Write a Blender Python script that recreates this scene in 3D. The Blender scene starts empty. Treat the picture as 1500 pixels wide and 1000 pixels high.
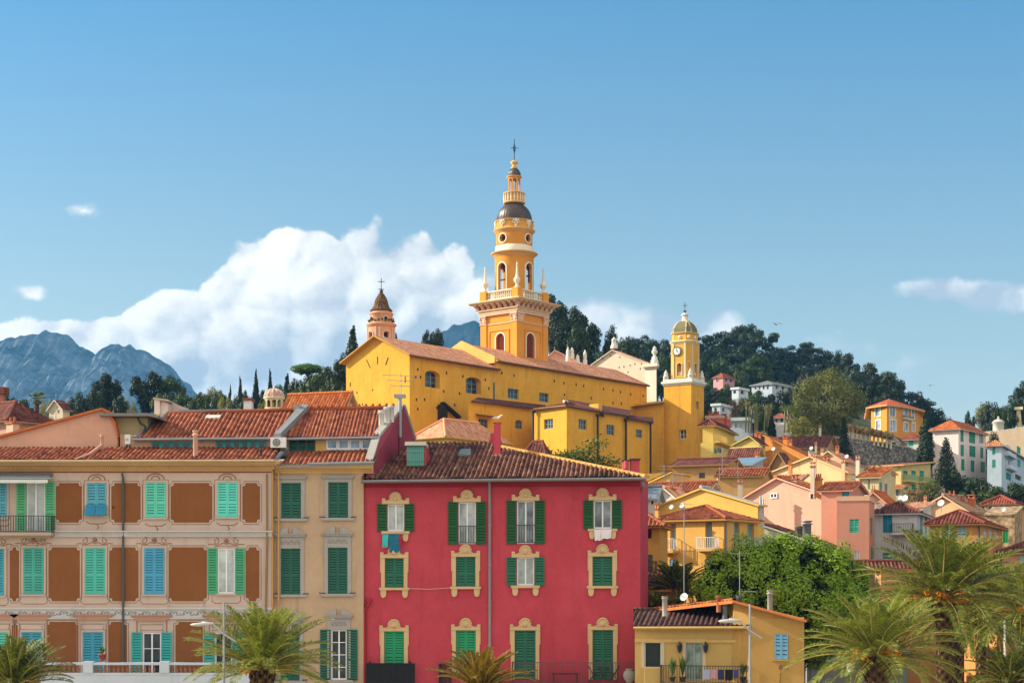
import bpy, math, random
from mathutils import Vector, noise as mnoise
# ------------------------------------------------------------------ camera, sky, sun
F = 2400.0; YH = 860.0; ZC = 9.0          # focal length and horizon row in photo pixels, eye height
SC = bpy.context.scene
SUN_EL, SUN_AZ = 27.0, 9.0                # elevation; degrees behind the facade plane, sun on the left
EXPO = 1.25
cd = bpy.data.cameras.new("camera"); cam = bpy.data.objects.new("camera", cd)
SC.collection.objects.link(cam); SC.camera = cam
cd.sensor_width = 36; cd.lens = 36*F/1500; cd.shift_y = (YH-500)/1500
cd.clip_start = 1; cd.clip_end = 30000
cam.location = (0, 0, ZC); cam.rotation_euler = (math.pi/2, 0, 0)
SC.view_settings.view_transform = 'Standard'; SC.view_settings.look = 'None'
SC.view_settings.exposure = EXPO; SC.view_settings.gamma = 1; SC.view_settings.use_curve_mapping = False
SC.cycles.use_denoising = True
SC.cycles.max_bounces = 6; SC.cycles.diffuse_bounces = 3; SC.cycles.glossy_bounces = 2
SC.cycles.transmission_bounces = 3; SC.cycles.transparent_max_bounces = 6; SC.cycles.volume_bounces = 0
sd = Vector((-math.cos(math.radians(SUN_EL))*math.cos(math.radians(SUN_AZ)),
             math.cos(math.radians(SUN_EL))*math.sin(math.radians(SUN_AZ)), math.sin(math.radians(SUN_EL))))
ld = bpy.data.lights.new("sun", 'SUN'); ld.energy = 4.0; ld.angle = math.radians(0.5); ld.color = (1, 0.92, 0.76)
lo = bpy.data.objects.new("sun", ld); SC.collection.objects.link(lo); lo.location = (-60, 20, 120)
lo.rotation_euler = sd.to_track_quat('Z', 'Y').to_euler()

class NT:
    """tiny node-graph helper"""
    def __init__(s, tree): s.t = tree; s.n = tree.nodes; s.l = tree.links
    def node(s, typ, ins=None, **kw):
        nd = s.n.new(typ)
        for k, v in kw.items(): setattr(nd, k, v)
        for k, v in (ins or {}).items():
            if hasattr(v, 'is_output'): s.l.new(v, nd.inputs[k])
            else: nd.inputs[k].default_value = v
        return nd
    def m(s, op, a, b=None, c=None, clamp=False):
        nd = s.n.new('ShaderNodeMath'); nd.operation = op; nd.use_clamp = clamp
        for i, v in enumerate((a, b, c)):
            if v is None: continue
            if hasattr(v, 'is_output'): s.l.new(v, nd.inputs[i])
            else: nd.inputs[i].default_value = v
        return nd.outputs[0]
    def vm(s, op, a, b=None, out=0):
        nd = s.n.new('ShaderNodeVectorMath'); nd.operation = op
        for i, v in enumerate((a, b)):
            if v is None: continue
            if hasattr(v, 'is_output'): s.l.new(v, nd.inputs[i])
            else: nd.inputs[i].default_value = v
        return nd.outputs[out]
    def rng(s, v, a, b, c, d, smooth=False):
        nd = s.n.new('ShaderNodeMapRange'); nd.interpolation_type = 'SMOOTHSTEP' if smooth else 'LINEAR'
        s.l.new(v, nd.inputs[0])
        for i, x in enumerate((a, b, c, d)): nd.inputs[i+1].default_value = x
        return nd.outputs[0]
    def mix(s, fac, a, b, mode='MIX'):
        nd = s.n.new('ShaderNodeMix'); nd.data_type = 'RGBA'; nd.blend_type = mode; nd.clamp_factor = True
        for i, v in ((0, fac), (6, a), (7, b)):
            if hasattr(v, 'is_output'): s.l.new(v, nd.inputs[i])
            else: nd.inputs[i].default_value = v if i == 0 else (*v[:3], 1)
        return nd.outputs[2]
    def noise(s, vec, scale, detail=3, rough=.55, out=0, dist=0):
        nd = s.node('ShaderNodeTexNoise', {'Scale': scale, 'Detail': detail, 'Roughness': rough, 'Distortion': dist})
        if vec is not None: s.l.new(vec, nd.inputs['Vector'])
        return nd.outputs[out]

w = bpy.data.worlds.new("World"); SC.world = w; w.use_nodes = True
w.node_tree.nodes.clear(); W = NT(w.node_tree)
sky = W.node('ShaderNodeTexSky', sky_type='NISHITA', sun_disc=False, sun_elevation=math.radians(SUN_EL),
             sun_rotation=math.atan2(sd.x, sd.y), altitude=0, air_density=1.0, dust_density=0.6, ozone_density=2.2)
SKYS = 0.15
# clouds live in the sky itself: a density field over the direction (tangent plane of the north half)
tc = W.node('ShaderNodeTexCoord').outputs['Generated']
sp = W.node('ShaderNodeSeparateXYZ', {0: tc})
yy = W.m('MAXIMUM', sp.outputs[1], 0.02)
U = W.m('DIVIDE', sp.outputs[0], yy); V = W.m('DIVIDE', sp.outputs[2], yy)
p0 = W.node('ShaderNodeCombineXYZ', {0: U, 1: V, 2: 0.0}).outputs[0]
wob = W.noise(p0, 12, 5, .6, out=1)
p1 = W.vm('ADD', p0, W.vm('MULTIPLY', W.vm('SUBTRACT', wob, (.5, .5, .5)), (.05, .035, 0)))
BL = [(505, 405, 130, 74, 1.1), (430, 405, 90, 66, 1.1), (590, 435, 105, 68, 1.05), (345, 448, 105, 52, 1), (230, 485, 120, 42, 1),
      (70, 508, 130, 36, 1), (330, 545, 330, 75, 1.1), (540, 520, 180, 85, 1.1), (640, 480, 70, 50, .55), (0, 495, 70, 34, .9)]
BR = [(865, 485, 80, 50, .95), (950, 482, 80, 36, .85), (1055, 476, 46, 24, .75), (660, 450, 60, 50, .5), (1425, 434, 120, 17, .95), (1475, 442, 80, 18, .85),
      (40, 427, 26, 12, .55), (115, 311, 27, 11, .4), (1330, 545, 50, 42, .25), (1230, 510, 60, 26, .22), (700, 420, 40, 25, .3)]
def field(pv, bl):
    acc = None
    for px, py, rx, ry, amp in bl:
        rx /= F; ry /= F
        q = W.node('ShaderNodeVectorMath', {0: pv, 1: (1/rx, 1/ry, 0), 2: (-(px-750)/F/rx, -(YH-py)/F/ry, 0)}, operation='MULTIPLY_ADD').outputs[0]
        ln = W.vm('LENGTH', q, out=1)
        f = W.m('MULTIPLY', W.m('SUBTRACT', 1.25, ln), amp)
        acc = f if acc is None else W.m('SMOOTH_MAX', acc, f, .12)
    return acc
fb = field(p1, BL)
def billow(pv): return W.m('SUBTRACT', .56, W.node('ShaderNodeTexVoronoi', {'Vector': pv, 'Scale': 30.0}, voronoi_dimensions='2D', feature='F1').outputs['Distance'])
p2 = W.vm('ADD', p0, W.vm('MULTIPLY', W.vm('SUBTRACT', W.noise(p0, 40, 3, .6, out=1), (.5, .5, .5)), (.016, .014, 0)))
bil = billow(p2)
det = W.noise(p0, 22, 7, .6); big = W.noise(p0, 10, 5, .55)
db = W.m('ADD', W.m('ADD', fb, W.m('MULTIPLY', W.m('SUBTRACT', det, .5), .75)), W.m('MULTIPLY', bil, .72))
ab = W.rng(db, .22, .36, 0, 1, True)
fr = field(p1, BR)
wsp = W.noise(W.vm('MULTIPLY', p0, (1, 1.9, 1)), 30, 7, .62)
ar = W.m('MULTIPLY', W.rng(W.m('ADD', fr, W.m('MULTIPLY', W.m('SUBTRACT', wsp, .5), .8)), .06, .58, 0, 1, True), .93)
north = W.rng(sp.outputs[1], .05, .2, 0, 1)
# light: billows catch the sun on their upper left, the body is soft grey
off = W.vm('ADD', p0, (-.016, .012, 0))
rel = W.m('SUBTRACT', det, W.noise(off, 22, 7, .58))
rel2 = W.m('SUBTRACT', big, W.noise(W.vm('ADD', p0, (-.03, .024, 0)), 10, 5, .55))
lit = W.m('ADD', W.m('ADD', W.m('ADD', W.m('MULTIPLY', W.m('SUBTRACT', bil, billow(W.vm('ADD', p2, (-.006, .005, 0)))), 1.4), W.m('MULTIPLY', rel, 1.6)), W.m('MULTIPLY', rel2, 2.6)), W.rng(V, .10, .205, .35, .85))
lit = W.m('ADD', lit, W.rng(U, -.18, -.02, .08, -.30), clamp=True)
ccol = W.mix(lit, (1.6, 1.76, 1.92), (3.75, 3.55, 3.2))
alpha = W.m('MULTIPLY', W.m('MAXIMUM', ab, ar), north)
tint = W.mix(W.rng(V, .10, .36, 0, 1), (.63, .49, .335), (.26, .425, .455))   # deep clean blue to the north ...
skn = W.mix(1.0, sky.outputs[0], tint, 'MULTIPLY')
fill_veil = W.mix(W.noise(tc, 3, 4, .6), (3.2, 2.95, 2.6), (5.0, 4.65, 4.1))   # ... and an unseen bright cloud layer added behind the viewer to fill the facades
skc = W.mix(W.rng(sp.outputs[1], .18, -.2, 0, 1, True), skn, fill_veil)
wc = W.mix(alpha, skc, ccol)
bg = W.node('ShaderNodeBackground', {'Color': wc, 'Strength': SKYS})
W.node('ShaderNodeOutputWorld', {'Surface': bg.outputs[0]})

# ------------------------------------------------------------------ helpers
def P(px, py, D): return Vector(((px-750)/F*D, D, ZC+(YH-py)/F*D))
def lin(h):
    if isinstance(h, str):
        h = [int(h[i:i+2], 16)/255 for i in (0, 2, 4)]
    return tuple(((c+.055)/1.055)**2.4 if c > .04045 else c/12.92 for c in h)
WL = {}
COL = SC.collection
class MB:
    def __init__(s): s.v = []; s.f = []; s.m = []; s.uv = []; s.sm = []
    def face(s, pts, m=0, uv=None, smooth=False):
        i = len(s.v); s.v += [Vector(p) for p in pts]; s.f.append(list(range(i, i+len(pts)))); s.m.append(m)
        s.uv.append(uv); s.sm.append(smooth)
    def grid(s, rows, m=0, uvs=None, smooth=True, close=False):
        i = len(s.v); nc = len(rows[0])
        for r in rows: s.v += [Vector(p) for p in r]
        for a in range(len(rows)-1):
            for b in range(nc if close else nc-1):
                c = (b+1) % nc
                s.f.append([i+a*nc+b, i+a*nc+c, i+(a+1)*nc+c, i+(a+1)*nc+b]); s.m.append(m); s.sm.append(smooth)
                s.uv.append([uvs[a][b], uvs[a][c], uvs[a+1][c], uvs[a+1][b]] if uvs else None)
    def hexa(s, c, m=0):   # 8 corners: 4 bottom (ccw), 4 top
        i = len(s.v); s.v += [Vector(p) for p in c]
        for q in ((0, 1, 2, 3), (4, 5, 6, 7), (0, 1, 5, 4), (1, 2, 6, 5), (2, 3, 7, 6), (3, 0, 4, 7)):
            s.f.append([i+k for k in q]); s.m.append(m); s.uv.append(None); s.sm.append(False)
    def prism(s, poly, d, m=0):   # polygon swept by vector d
        d = Vector(d); n = len(poly); poly = [Vector(p) for p in poly]
        s.face(poly, m); s.face([p+d for p in poly], m)
        for k in range(n):
            a, b = poly[k], poly[(k+1) % n]; s.face([a, b, b+d, a+d], m)
    def tube(s, path, r, seg=6, m=0, cap=True, smooth=True):
        path = [Vector(p) for p in path]; rows = []
        for k, p in enumerate(path):
            t = (path[min(k+1, len(path)-1)]-path[max(k-1, 0)]).normalized()
            x = t.cross(Vector((0, 0, 1)) if abs(t.z) < .95 else Vector((0, 1, 0))).normalized(); y = t.cross(x)
            rr = r[k] if isinstance(r, (list, tuple)) else r
            rows.append([p+x*rr*math.cos(a)+y*rr*math.sin(a) for a in [2*math.pi*q/seg for q in range(seg)]])
        s.grid(rows, m, smooth=smooth, close=True)
        if cap: s.face(rows[0], m); s.face(rows[-1], m)
    def lathe(s, c, prof, seg=16, m=0, smooth=True, rot=0, arc=None):   # prof: (r, z)
        c = Vector(c); rows = [[c+Vector((r*math.cos(rot+2*math.pi*q/seg), r*math.sin(rot+2*math.pi*q/seg), z)) for q in range(seg)] for r, z in prof]
        s.grid(rows, m, smooth=smooth, close=True)
        if prof[0][0] > .01: s.face(rows[0], m)
        if prof[-1][0] > .01: s.face(rows[-1], m)
    def ball(s, c, r, m=0, sx=1, sy=1, sz=1, seg=10, rings=7):
        c = Vector(c); rows = []
        for k in range(rings+1):
            a = -math.pi/2+math.pi*k/rings
            rows.append([c+Vector((r*sx*math.cos(a)*math.cos(2*math.pi*q/seg), r*sy*math.cos(a)*math.sin(2*math.pi*q/seg), r*sz*math.sin(a))) for q in range(seg)])
        s.grid(rows, m, close=True)
    def mesh(s, name, mats, o=Vector()):
        me = bpy.data.meshes.new(name); me.from_pydata([tuple(p-o) for p in s.v], [], s.f)
        for x in (mats if isinstance(mats, (list, tuple)) else [mats]): me.materials.append(x)
        me.polygons.foreach_set('material_index', s.m); me.polygons.foreach_set('use_smooth', s.sm)
        if any(u for u in s.uv):
            L = me.uv_layers.new(name='UVMap'); k = 0; flat = []
            for f, u in zip(s.f, s.uv):
                for j in range(len(f)): flat += list(u[j]) if u else [0, 0]
            L.data.foreach_set('uv', flat)
        me.update(); return me
    def build(s, name, mats, parent=None, loc=None):
        if not s.v: return None
        o = WL[parent.name] if parent else Vector(loc if loc is not None else (0, 0, 0))
        ob = bpy.data.objects.new(name, s.mesh(name, mats, o)); COL.objects.link(ob)
        if parent: ob.parent = parent
        else: ob.location = o
        WL[ob.name] = o
        return ob
def tag(o, label, cat=None, group=None, kind=None):
    if label: o['label'] = label
    if cat: o['category'] = cat
    if group: o['group'] = group
    if kind: o['kind'] = kind
    return o
def thing(name, label, cat, loc, group=None):
    o = bpy.data.objects.new(name, None); COL.objects.link(o); o.location = loc; o.empty_display_size = .5
    WL[o.name] = Vector(loc); return tag(o, label, cat, group)
class Fr:
    """face frame: s to the right as seen from outside, z up, n outwards"""
    def __init__(s, o, th, side='A'):
        c, q = math.cos(th), math.sin(th); s.o = Vector((o[0], o[1], 0))
        s.e = Vector((c, -q, 0)) if side == 'A' else Vector((q, c, 0))
        s.n = Vector((-q, -c, 0)) if side == 'A' else Vector((c, -q, 0))
    def __call__(s, a, z, n=0): return s.o+s.e*a+s.n*n+Vector((0, 0, z))
    def pix(s, px, py):
        u = (px-750)/F; a = (u*s.o.y-s.o.x)/(s.e.x-u*s.e.y); d = s.o.y+a*s.e.y
        return a, ZC+(YH-py)/F*d
    def rect(s, x0, x1, y0, y1):
        a0 = s.pix(x0, y0)[0]; a1 = s.pix(x1, y0)[0]; xm = (x0+x1)/2
        return a0, a1, s.pix(xm, y1)[1], s.pix(xm, y0)[1]
def bx(mb, G, a0, a1, z0, z1, n0, n1, m=0):
    mb.hexa([G(a0, z0, n0), G(a1, z0, n0), G(a1, z0, n1), G(a0, z0, n1), G(a0, z1, n0), G(a1, z1, n0), G(a1, z1, n1), G(a0, z1, n1)], m)
def poly(mb, G, pts, n0, n1, m=0): mb.prism([G(a, z, n0) for a, z in pts], G.n*(n1-n0), m)

# ------------------------------------------------------------------ materials
MC = {}
def new_mat(key):
    m = bpy.data.materials.new(key); m.use_nodes = True; m.node_tree.nodes.clear(); return m, NT(m.node_tree)
def fin(N, col, rough=.85, spec=.25, bump=None, bstr=.2, bdist=.02, metal=0, extra=None):
    b = N.node('ShaderNodeBsdfPrincipled', {'Base Color': col if hasattr(col, 'is_output') else (*col[:3], 1), 'Roughness': rough, 'Specular IOR Level': spec, 'Metallic': metal})
    if bump is not None:
        bn = N.node('ShaderNodeBump', {'Height': bump, 'Strength': bstr, 'Distance': bdist}); N.l.new(bn.outputs[0], b.inputs['Normal'])
    N.node('ShaderNodeOutputMaterial', {'Surface': b.outputs[0]}); return b
def plaster(h, var=.16, grime=.25, gcol=None, k=1.0):
    key = ('pl', h, var, grime, gcol, k)
    if key in MC: return MC[key]
    m, N = new_mat('plaster'); c = [x*k*.88 for x in lin(h)]
    o = N.node('ShaderNodeTexCoord').outputs['Object']
    a = N.noise(o, .45, 6, .68); b = N.noise(N.vm('MULTIPLY', o, (1.6, 1.6, .22)), 1.0, 4, .65); f = N.noise(o, 5, 4, .7)
    md = N.noise(o, 1.7, 5, .7)
    v = N.m('ADD', N.m('ADD', N.m('ADD', N.m('MULTIPLY', N.m('SUBTRACT', a, .5), 2.2*var), N.m('MULTIPLY', N.m('SUBTRACT', md, .5), 1.8*var)), N.m('MULTIPLY', N.m('SUBTRACT', f, .5), var*1.5)), 1.0)
    col = N.mix(1.0, c, N.node('ShaderNodeCombineXYZ', {0: v, 1: v, 2: v}).outputs[0], 'MULTIPLY')
    fd = N.m('MULTIPLY', N.rng(N.noise(o, .23, 5, .62), .5, .7, 0, 1, True), .35)
    col = N.mix(fd, col, [min(.9, x*1.18+.035) for x in c])
    g = gcol and lin(gcol) or [x*.42+.02 for x in c]
    col = N.mix(N.m('MULTIPLY', N.rng(b, .52, .78, 0, 1, True), grime), col, g)
    fin(N, col, .9, .15, N.noise(o, 9, 5, .7), .35, .02); MC[key] = m; return m
def paint(h, rough=.5, var=.1, metal=0, k=1.0):
    key = ('pa', h, rough, var, metal, k)
    if key in MC: return MC[key]
    m, N = new_mat('paint'); c = [x*k for x in lin(h)]
    o = N.node('ShaderNodeTexCoord').outputs['Object']; a = N.noise(o, 1.3, 4, .65)
    v = N.rng(a, .25, .75, 1-var, 1+var)
    col = N.mix(1.0, c, N.node('ShaderNodeCombineXYZ', {0: v, 1: v, 2: v}).outputs[0], 'MULTIPLY')
    fin(N, col, rough, .3, N.noise(o, 12, 3), .12, .01, metal); MC[key] = m; return m
def glass(h='3a4448', h2='8a979a', rough=.08):
    key = ('gl', h, h2)
    if key in MC: return MC[key]
    m, N = new_mat('window_glass'); o = N.node('ShaderNodeTexCoord').outputs['Object']
    a = N.noise(o, .9, 3, .6)
    fin(N, N.mix(N.rng(a, .35, .65, 0, 1), lin(h), lin(h2)), rough, .5, N.noise(o, .8, 2), .05, .02); MC[key] = m; return m
def tiles(base='b5562f', dark='5a2c1c', pale='d68a5a', flat=True, moss=.3):
    key = ('ti', base, dark, pale, flat, moss)
    if key in MC: return MC[key]
    m, N = new_mat('roof_tiles'); uv = N.node('ShaderNodeTexCoord').outputs['UV']; s = N.node('ShaderNodeSeparateXYZ', {0: uv})
    o = N.node('ShaderNodeTexCoord').outputs['Object']
    iu = N.m('FLOOR', N.m('ADD', N.m('DIVIDE', s.outputs[0], .25), .5)); vr = N.m('DIVIDE', s.outputs[1], .38)
    iv = N.m('FLOOR', vr); fv = N.m('FRACT', vr)
    wn = N.node('ShaderNodeTexWhiteNoise', {'Vector': N.node('ShaderNodeCombineXYZ', {0: iu, 1: iv, 2: 0.0}).outputs[0]}, noise_dimensions='3D')
    ns = N.noise(o, .5, 5, .65); fn = N.noise(o, 3.5, 4, .7)
    wc_ = N.node('ShaderNodeTexWhiteNoise', {'W': iu}, noise_dimensions='1D').outputs[0]
    t = N.m('ADD', N.m('ADD', N.m('MULTIPLY', wn.outputs[0], .5), N.m('MULTIPLY', wc_, .25)), N.m('MULTIPLY', N.m('SUBTRACT', fn, .35), .5))
    c = N.mix(N.rng(t, .45, 1.0, 0, 1), lin(base), lin(pale)); c = N.mix(N.rng(t, .05, .42, 1, 0), c, lin(dark))
    c = N.mix(N.m('MULTIPLY', N.rng(ns, .5, .72, 0, 1, True), moss), c, [x*.35+.012 for x in lin(dark)])
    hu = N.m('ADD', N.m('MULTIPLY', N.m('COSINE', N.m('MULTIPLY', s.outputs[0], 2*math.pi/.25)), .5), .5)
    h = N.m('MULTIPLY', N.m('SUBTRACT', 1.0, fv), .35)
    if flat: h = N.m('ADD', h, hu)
    chn = N.rng(hu, 0, .3, .45, 1)   # tile colour darker along the channels
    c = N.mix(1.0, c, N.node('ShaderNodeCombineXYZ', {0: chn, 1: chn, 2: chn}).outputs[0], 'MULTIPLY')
    fin(N, c, .85, .2, h, .9 if flat else .7, .07 if flat else .06); MC[key] = m; return m
def stone(h='8a8378', h2='c0b7a4', sc=2.2):
    key = ('st', h, h2, sc)
    if key in MC: return MC[key]
    m, N = new_mat('rubble_stone'); o = N.node('ShaderNodeTexCoord').outputs['Object']
    v = N.node('ShaderNodeTexVoronoi', {'Vector': N.vm('ADD', o, N.vm('MULTIPLY', N.noise(o, 2, 3, .6, out=1), (.3, .3, .3))), 'Scale': sc})
    c = N.mix(N.m('MULTIPLY', N.node('ShaderNodeSeparateXYZ', {0: v.outputs['Color']}).outputs[0], 1.0), lin(h), lin(h2))
    c = N.mix(N.rng(v.outputs['Distance'], .3, .65, 0, .7), c, [x*.3 for x in lin(h)])
    fin(N, c, .95, .1, v.outputs['Distance'], -.6, .08); MC[key] = m; return m
def leafmat(h, h2, trans=.35, k=1.0):
    key = ('lf', h, h2, trans, k)
    if key in MC: return MC[key]
    m, N = new_mat('foliage'); r = N.node('ShaderNodeNewGeometry').outputs['Random Per Island']
    oi = N.node('ShaderNodeObjectInfo').outputs['Random']
    o = N.node('ShaderNodeTexCoord').outputs['Object']
    c = N.mix(N.m('ADD', N.m('MULTIPLY', r, .6), N.m('MULTIPLY', oi, .4)), [x*k for x in lin(h)], [x*k for x in lin(h2)])
    d = N.node('ShaderNodeBsdfPrincipled', {'Base Color': c, 'Roughness': .55, 'Specular IOR Level': .25})
    tcl = N.mix(1.0, c, (1.3, 1.25, .5), 'MULTIPLY')
    t = N.node('ShaderNodeBsdfTranslucent', {'Color': tcl})
    mx = N.node('ShaderNodeMixShader', {0: trans, 1: d.outputs[0], 2: t.outputs[0]})
    N.node('ShaderNodeOutputMaterial', {'Surface': mx.outputs[0]}); MC[key] = m; return m
def bark(h='6b5541', h2='3a2c20', sc=4):
    key = ('bk', h, h2, sc)
    if key in MC: return MC[key]
    m, N = new_mat('bark'); o = N.node('ShaderNodeTexCoord').outputs['Object']
    n = N.noise(N.vm('MULTIPLY', o, (1, 1, .35)), sc, 5, .7)
    fin(N, N.mix(N.rng(n, .35, .65, 0, 1), lin(h2), lin(h)), .95, .1, n, .8, .06); MC[key] = m; return m
IRON = paint('2a2c2d', .5, .1); ZINC = paint('8d9196', .45, .12, .3); WHITE = paint('e2e4e6', .5, .05); DARKPIPE = paint('4a4a46', .5, .1)
GLASS = glass(); GLASSD = glass('15191c', '39454d'); CURT = glass('7f8a8a', 'c3cac8', .15); BLUEGL = glass('3f5f7a', '8fb6cf')
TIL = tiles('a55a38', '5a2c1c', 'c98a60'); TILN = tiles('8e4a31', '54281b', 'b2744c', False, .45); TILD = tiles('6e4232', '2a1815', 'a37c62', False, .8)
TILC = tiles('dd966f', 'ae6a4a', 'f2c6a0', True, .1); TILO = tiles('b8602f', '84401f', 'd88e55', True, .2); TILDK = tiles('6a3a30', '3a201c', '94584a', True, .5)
HOLE = paint('16130f', .9, .1)

# ------------------------------------------------------------------ roof sheets of barrel tiles
def roof(mb, pts, corr=0.0, pitch=.25, m=0, th=.12, me=None):
    pts = [Vector(p) for p in pts]; u = (pts[1]-pts[0]).normalized()
    nn = Vector()
    for k in range(len(pts)): nn += pts[k].cross(pts[(k+1) % len(pts)])
    nn.normalize()
    if nn.z < 0: nn = -nn
    v = nn.cross(u); 
    if v.z < 0: v = -v
    o = pts[0]; q = [((p-o).dot(u), (p-o).dot(v)) for p in pts]; lift = [(p-o).dot(nn) for p in pts]
    me = m if me is None else me
    if not corr:
        mb.face(pts, m, q)
    else:
        u0 = min(a for a, b in q); u1 = max(a for a, b in q); du = pitch/6; n = int((u1-u0)/du)+1
        vm_ = max(b for a, b in q)-min(b for a, b in q); nr = max(2, int(vm_/.38)+1)
        rows = []; uvs = []
        for k in range(n+1):
            x = min(max(u0+k*(u1-u0)/n, u0+1e-4), u1-1e-4); hits = []
            for j in range(len(q)):
                (a, b), (c, d) = q[j], q[(j+1) % len(q)]
                if (a <= x) != (c <= x): hits.append(b+(d-b)*(x-a)/(c-a))
            if len(hits) < 2: continue
            lo_, hi_ = min(hits), max(hits); h = corr*(.5+.5*math.cos(2*math.pi*x/pitch))
            rows.append([o+u*x+v*(lo_+(hi_-lo_)*t/nr)+nn*(h+.02*math.sin(7.3*int(x/pitch+.5)+t*2.1)) for t in range(nr+1)])
            uvs.append([(x, lo_+(hi_-lo_)*t/nr) for t in range(nr+1)])
        mb.grid(rows, m, uvs, smooth=True)
    low = [p-nn*th for p in pts]; mb.face(low, me, [(0, 0)]*len(pts))
    for k in range(len(pts)):
        a, b = k, (k+1) % len(pts); mb.face([pts[a], pts[b], low[b], low[a]], me, [(0, 0)]*4)
def caps(mb, a, b, r=.13, m=0):   # ridge or hip tiles
    a, b = Vector(a), Vector(b); n = max(2, int((b-a).length/.38)); 
    for k in range(n):
        p, q = a.lerp(b, k/n), a.lerp(b, (k+1.12)/n); mb.tube([p, q], [r*1.08, r*.9], 6, m)
def cornice(mb, G, a0, a1, z, steps, m=0, ends=.0):   # steps: (height, projection) upwards
    zz = z
    for h, pr in steps:
        bx(mb, G, a0-ends*pr, a1+ends*pr, zz, zz+h-.003, -.05, pr, m); zz += h

# ------------------------------------------------------------------ shutters, windows
def leaf(mb, G, a0, a1, z0, z1, n=0.0, sp=.1, m=0, mid=.4):
    w = a1-a0; st = min(.075, w*.16)
    bx(mb, G, a0+.004, a1-.004, z0+.004, z1-.004, n, n+.008, 1)  # back panel in a darker colour, painting the shade between the slats
    bx(mb, G, a0, a0+st, z0, z1, n+.012, n+.045, m); bx(mb, G, a1-st, a1, z0, z1, n+.012, n+.045, m)
    zm = z0+(z1-z0)*mid
    for a, b in ((z0, z0+st*1.3), (zm-st*.6, zm+st*.6), (z1-st, z1)): bx(mb, G, a0+st, a1-st, a, b, n+.012, n+.042, m)
    for lo_, hi_ in ((z0+st*1.3, zm-st*.6), (zm+st*.6, z1-st)):
        k = max(1, int((hi_-lo_)/sp)); d = (hi_-lo_)/k
        for j in range(k):
            z = lo_+j*d
            mb.face([G(a0+st, z+.004, n+.042), G(a1-st, z+.004, n+.042), G(a1-st, z+d*.7, n+.014), G(a0+st, z+d*.7, n+.014)], m)
def casement(mb, mg, G, a0, a1, z0, z1, n, panes=2, bars=0, fw=.06):
    bx(mb, G, a0, a0+fw, z0, z1, n-.03, n+.03); bx(mb, G, a1-fw, a1, z0, z1, n-.03, n+.03)
    bx(mb, G, a0+fw, a1-fw, z1-fw, z1, n-.03, n+.03); bx(mb, G, a0+fw, a1-fw, z0, z0+fw*1.3, n-.03, n+.03)
    w = (a1-a0-2*fw)
    for k in range(1, panes):
        a = a0+fw+w*k/panes; bx(mb, G, a-fw*.6, a+fw*.6, z0+fw*1.3, z1-fw, n-.028, n+.034)
    for k in range(1, bars+1):
        z = z0+(z1-z0)*k/(bars+1); bx(mb, G, a0+fw, a1-fw, z-.018, z+.018, n-.02, n+.02)
    bx(mg, G, a0+fw*.5, a1-fw*.5, z0+fw*.5, z1-fw*.5, n-.035, n-.01)
def railing(mb, G, a0, a1, z0, z1, n, sp=.13, r=.012, belly=0.0, m=0):
    for z in (z0+.05, z1): bx(mb, G, a0, a1, z-.018, z+.018, n-.018, n+.018, m)
    k = max(2, int((a1-a0)/sp))
    for j in range(k+1):
        a = a0+(a1-a0)*j/k
        if belly: mb.tube([G(a, z0+.05, n), G(a, z0+(z1-z0)*.3, n+belly), G(a, z0+(z1-z0)*.65, n), G(a, z1, n)], r, 4, m, cap=False)
        else: bx(mb, G, a-r, a+r, z0+.06, z1-.02, n-r, n+r, m)
def cutwall(mb, G, lo_, hi_, z0_, ze_, op, m=0):
    ca = sorted({lo_, hi_}|{v for o in op for v in o[:2]}); cz = sorted({z0_, ze_}|{v for o in op for v in o[2:4]})
    for i in range(len(ca)-1):
        run = None
        for j in range(len(cz)-1):
            am, zm = (ca[i]+ca[i+1])/2, (cz[j]+cz[j+1])/2
            hole = any(o[0] < am < o[1] and o[2] < zm < o[3] for o in op)
            if not hole and run is None: run = cz[j]
            if run is not None and (hole or j == len(cz)-2):
                top = cz[j] if hole else cz[j+1]
                mb.face([G(ca[i], run), G(ca[i+1], run), G(ca[i+1], top), G(ca[i], top)], m); run = None
    for a0, a1, z0, z1, d in op:
        for p, q in (((a0, z0), (a0, z1)), ((a1, z0), (a1, z1)), ((a0, z0), (a1, z0)), ((a0, z1), (a1, z1))):
            mb.face([G(*p, 0), G(*q, 0), G(*q, -d-.06), G(*p, -d-.06)], m)
        mb.face([G(a0, z0, -d-.06), G(a1, z0, -d-.06), G(a1, z1, -d-.06), G(a0, z1, -d-.06)], m)
def archfill(mb, G, a0, a1, z1, h, d, m=0):   # turns the square head of an opening into an arch
    am, n = (a0+a1)/2, 8
    for sg in (-1, 1):
        arc = [(am+sg*(a1-a0)/2*math.cos(t), z1-h+h*math.sin(t)) for t in [math.pi/2*k/n for k in range(n+1)]]
        poly(mb, G, [(am+sg*(a1-a0)/2, z1-.002)]+[(a, min(z, z1-.003)) for a, z in arc], -d, -.002, m)
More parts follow.
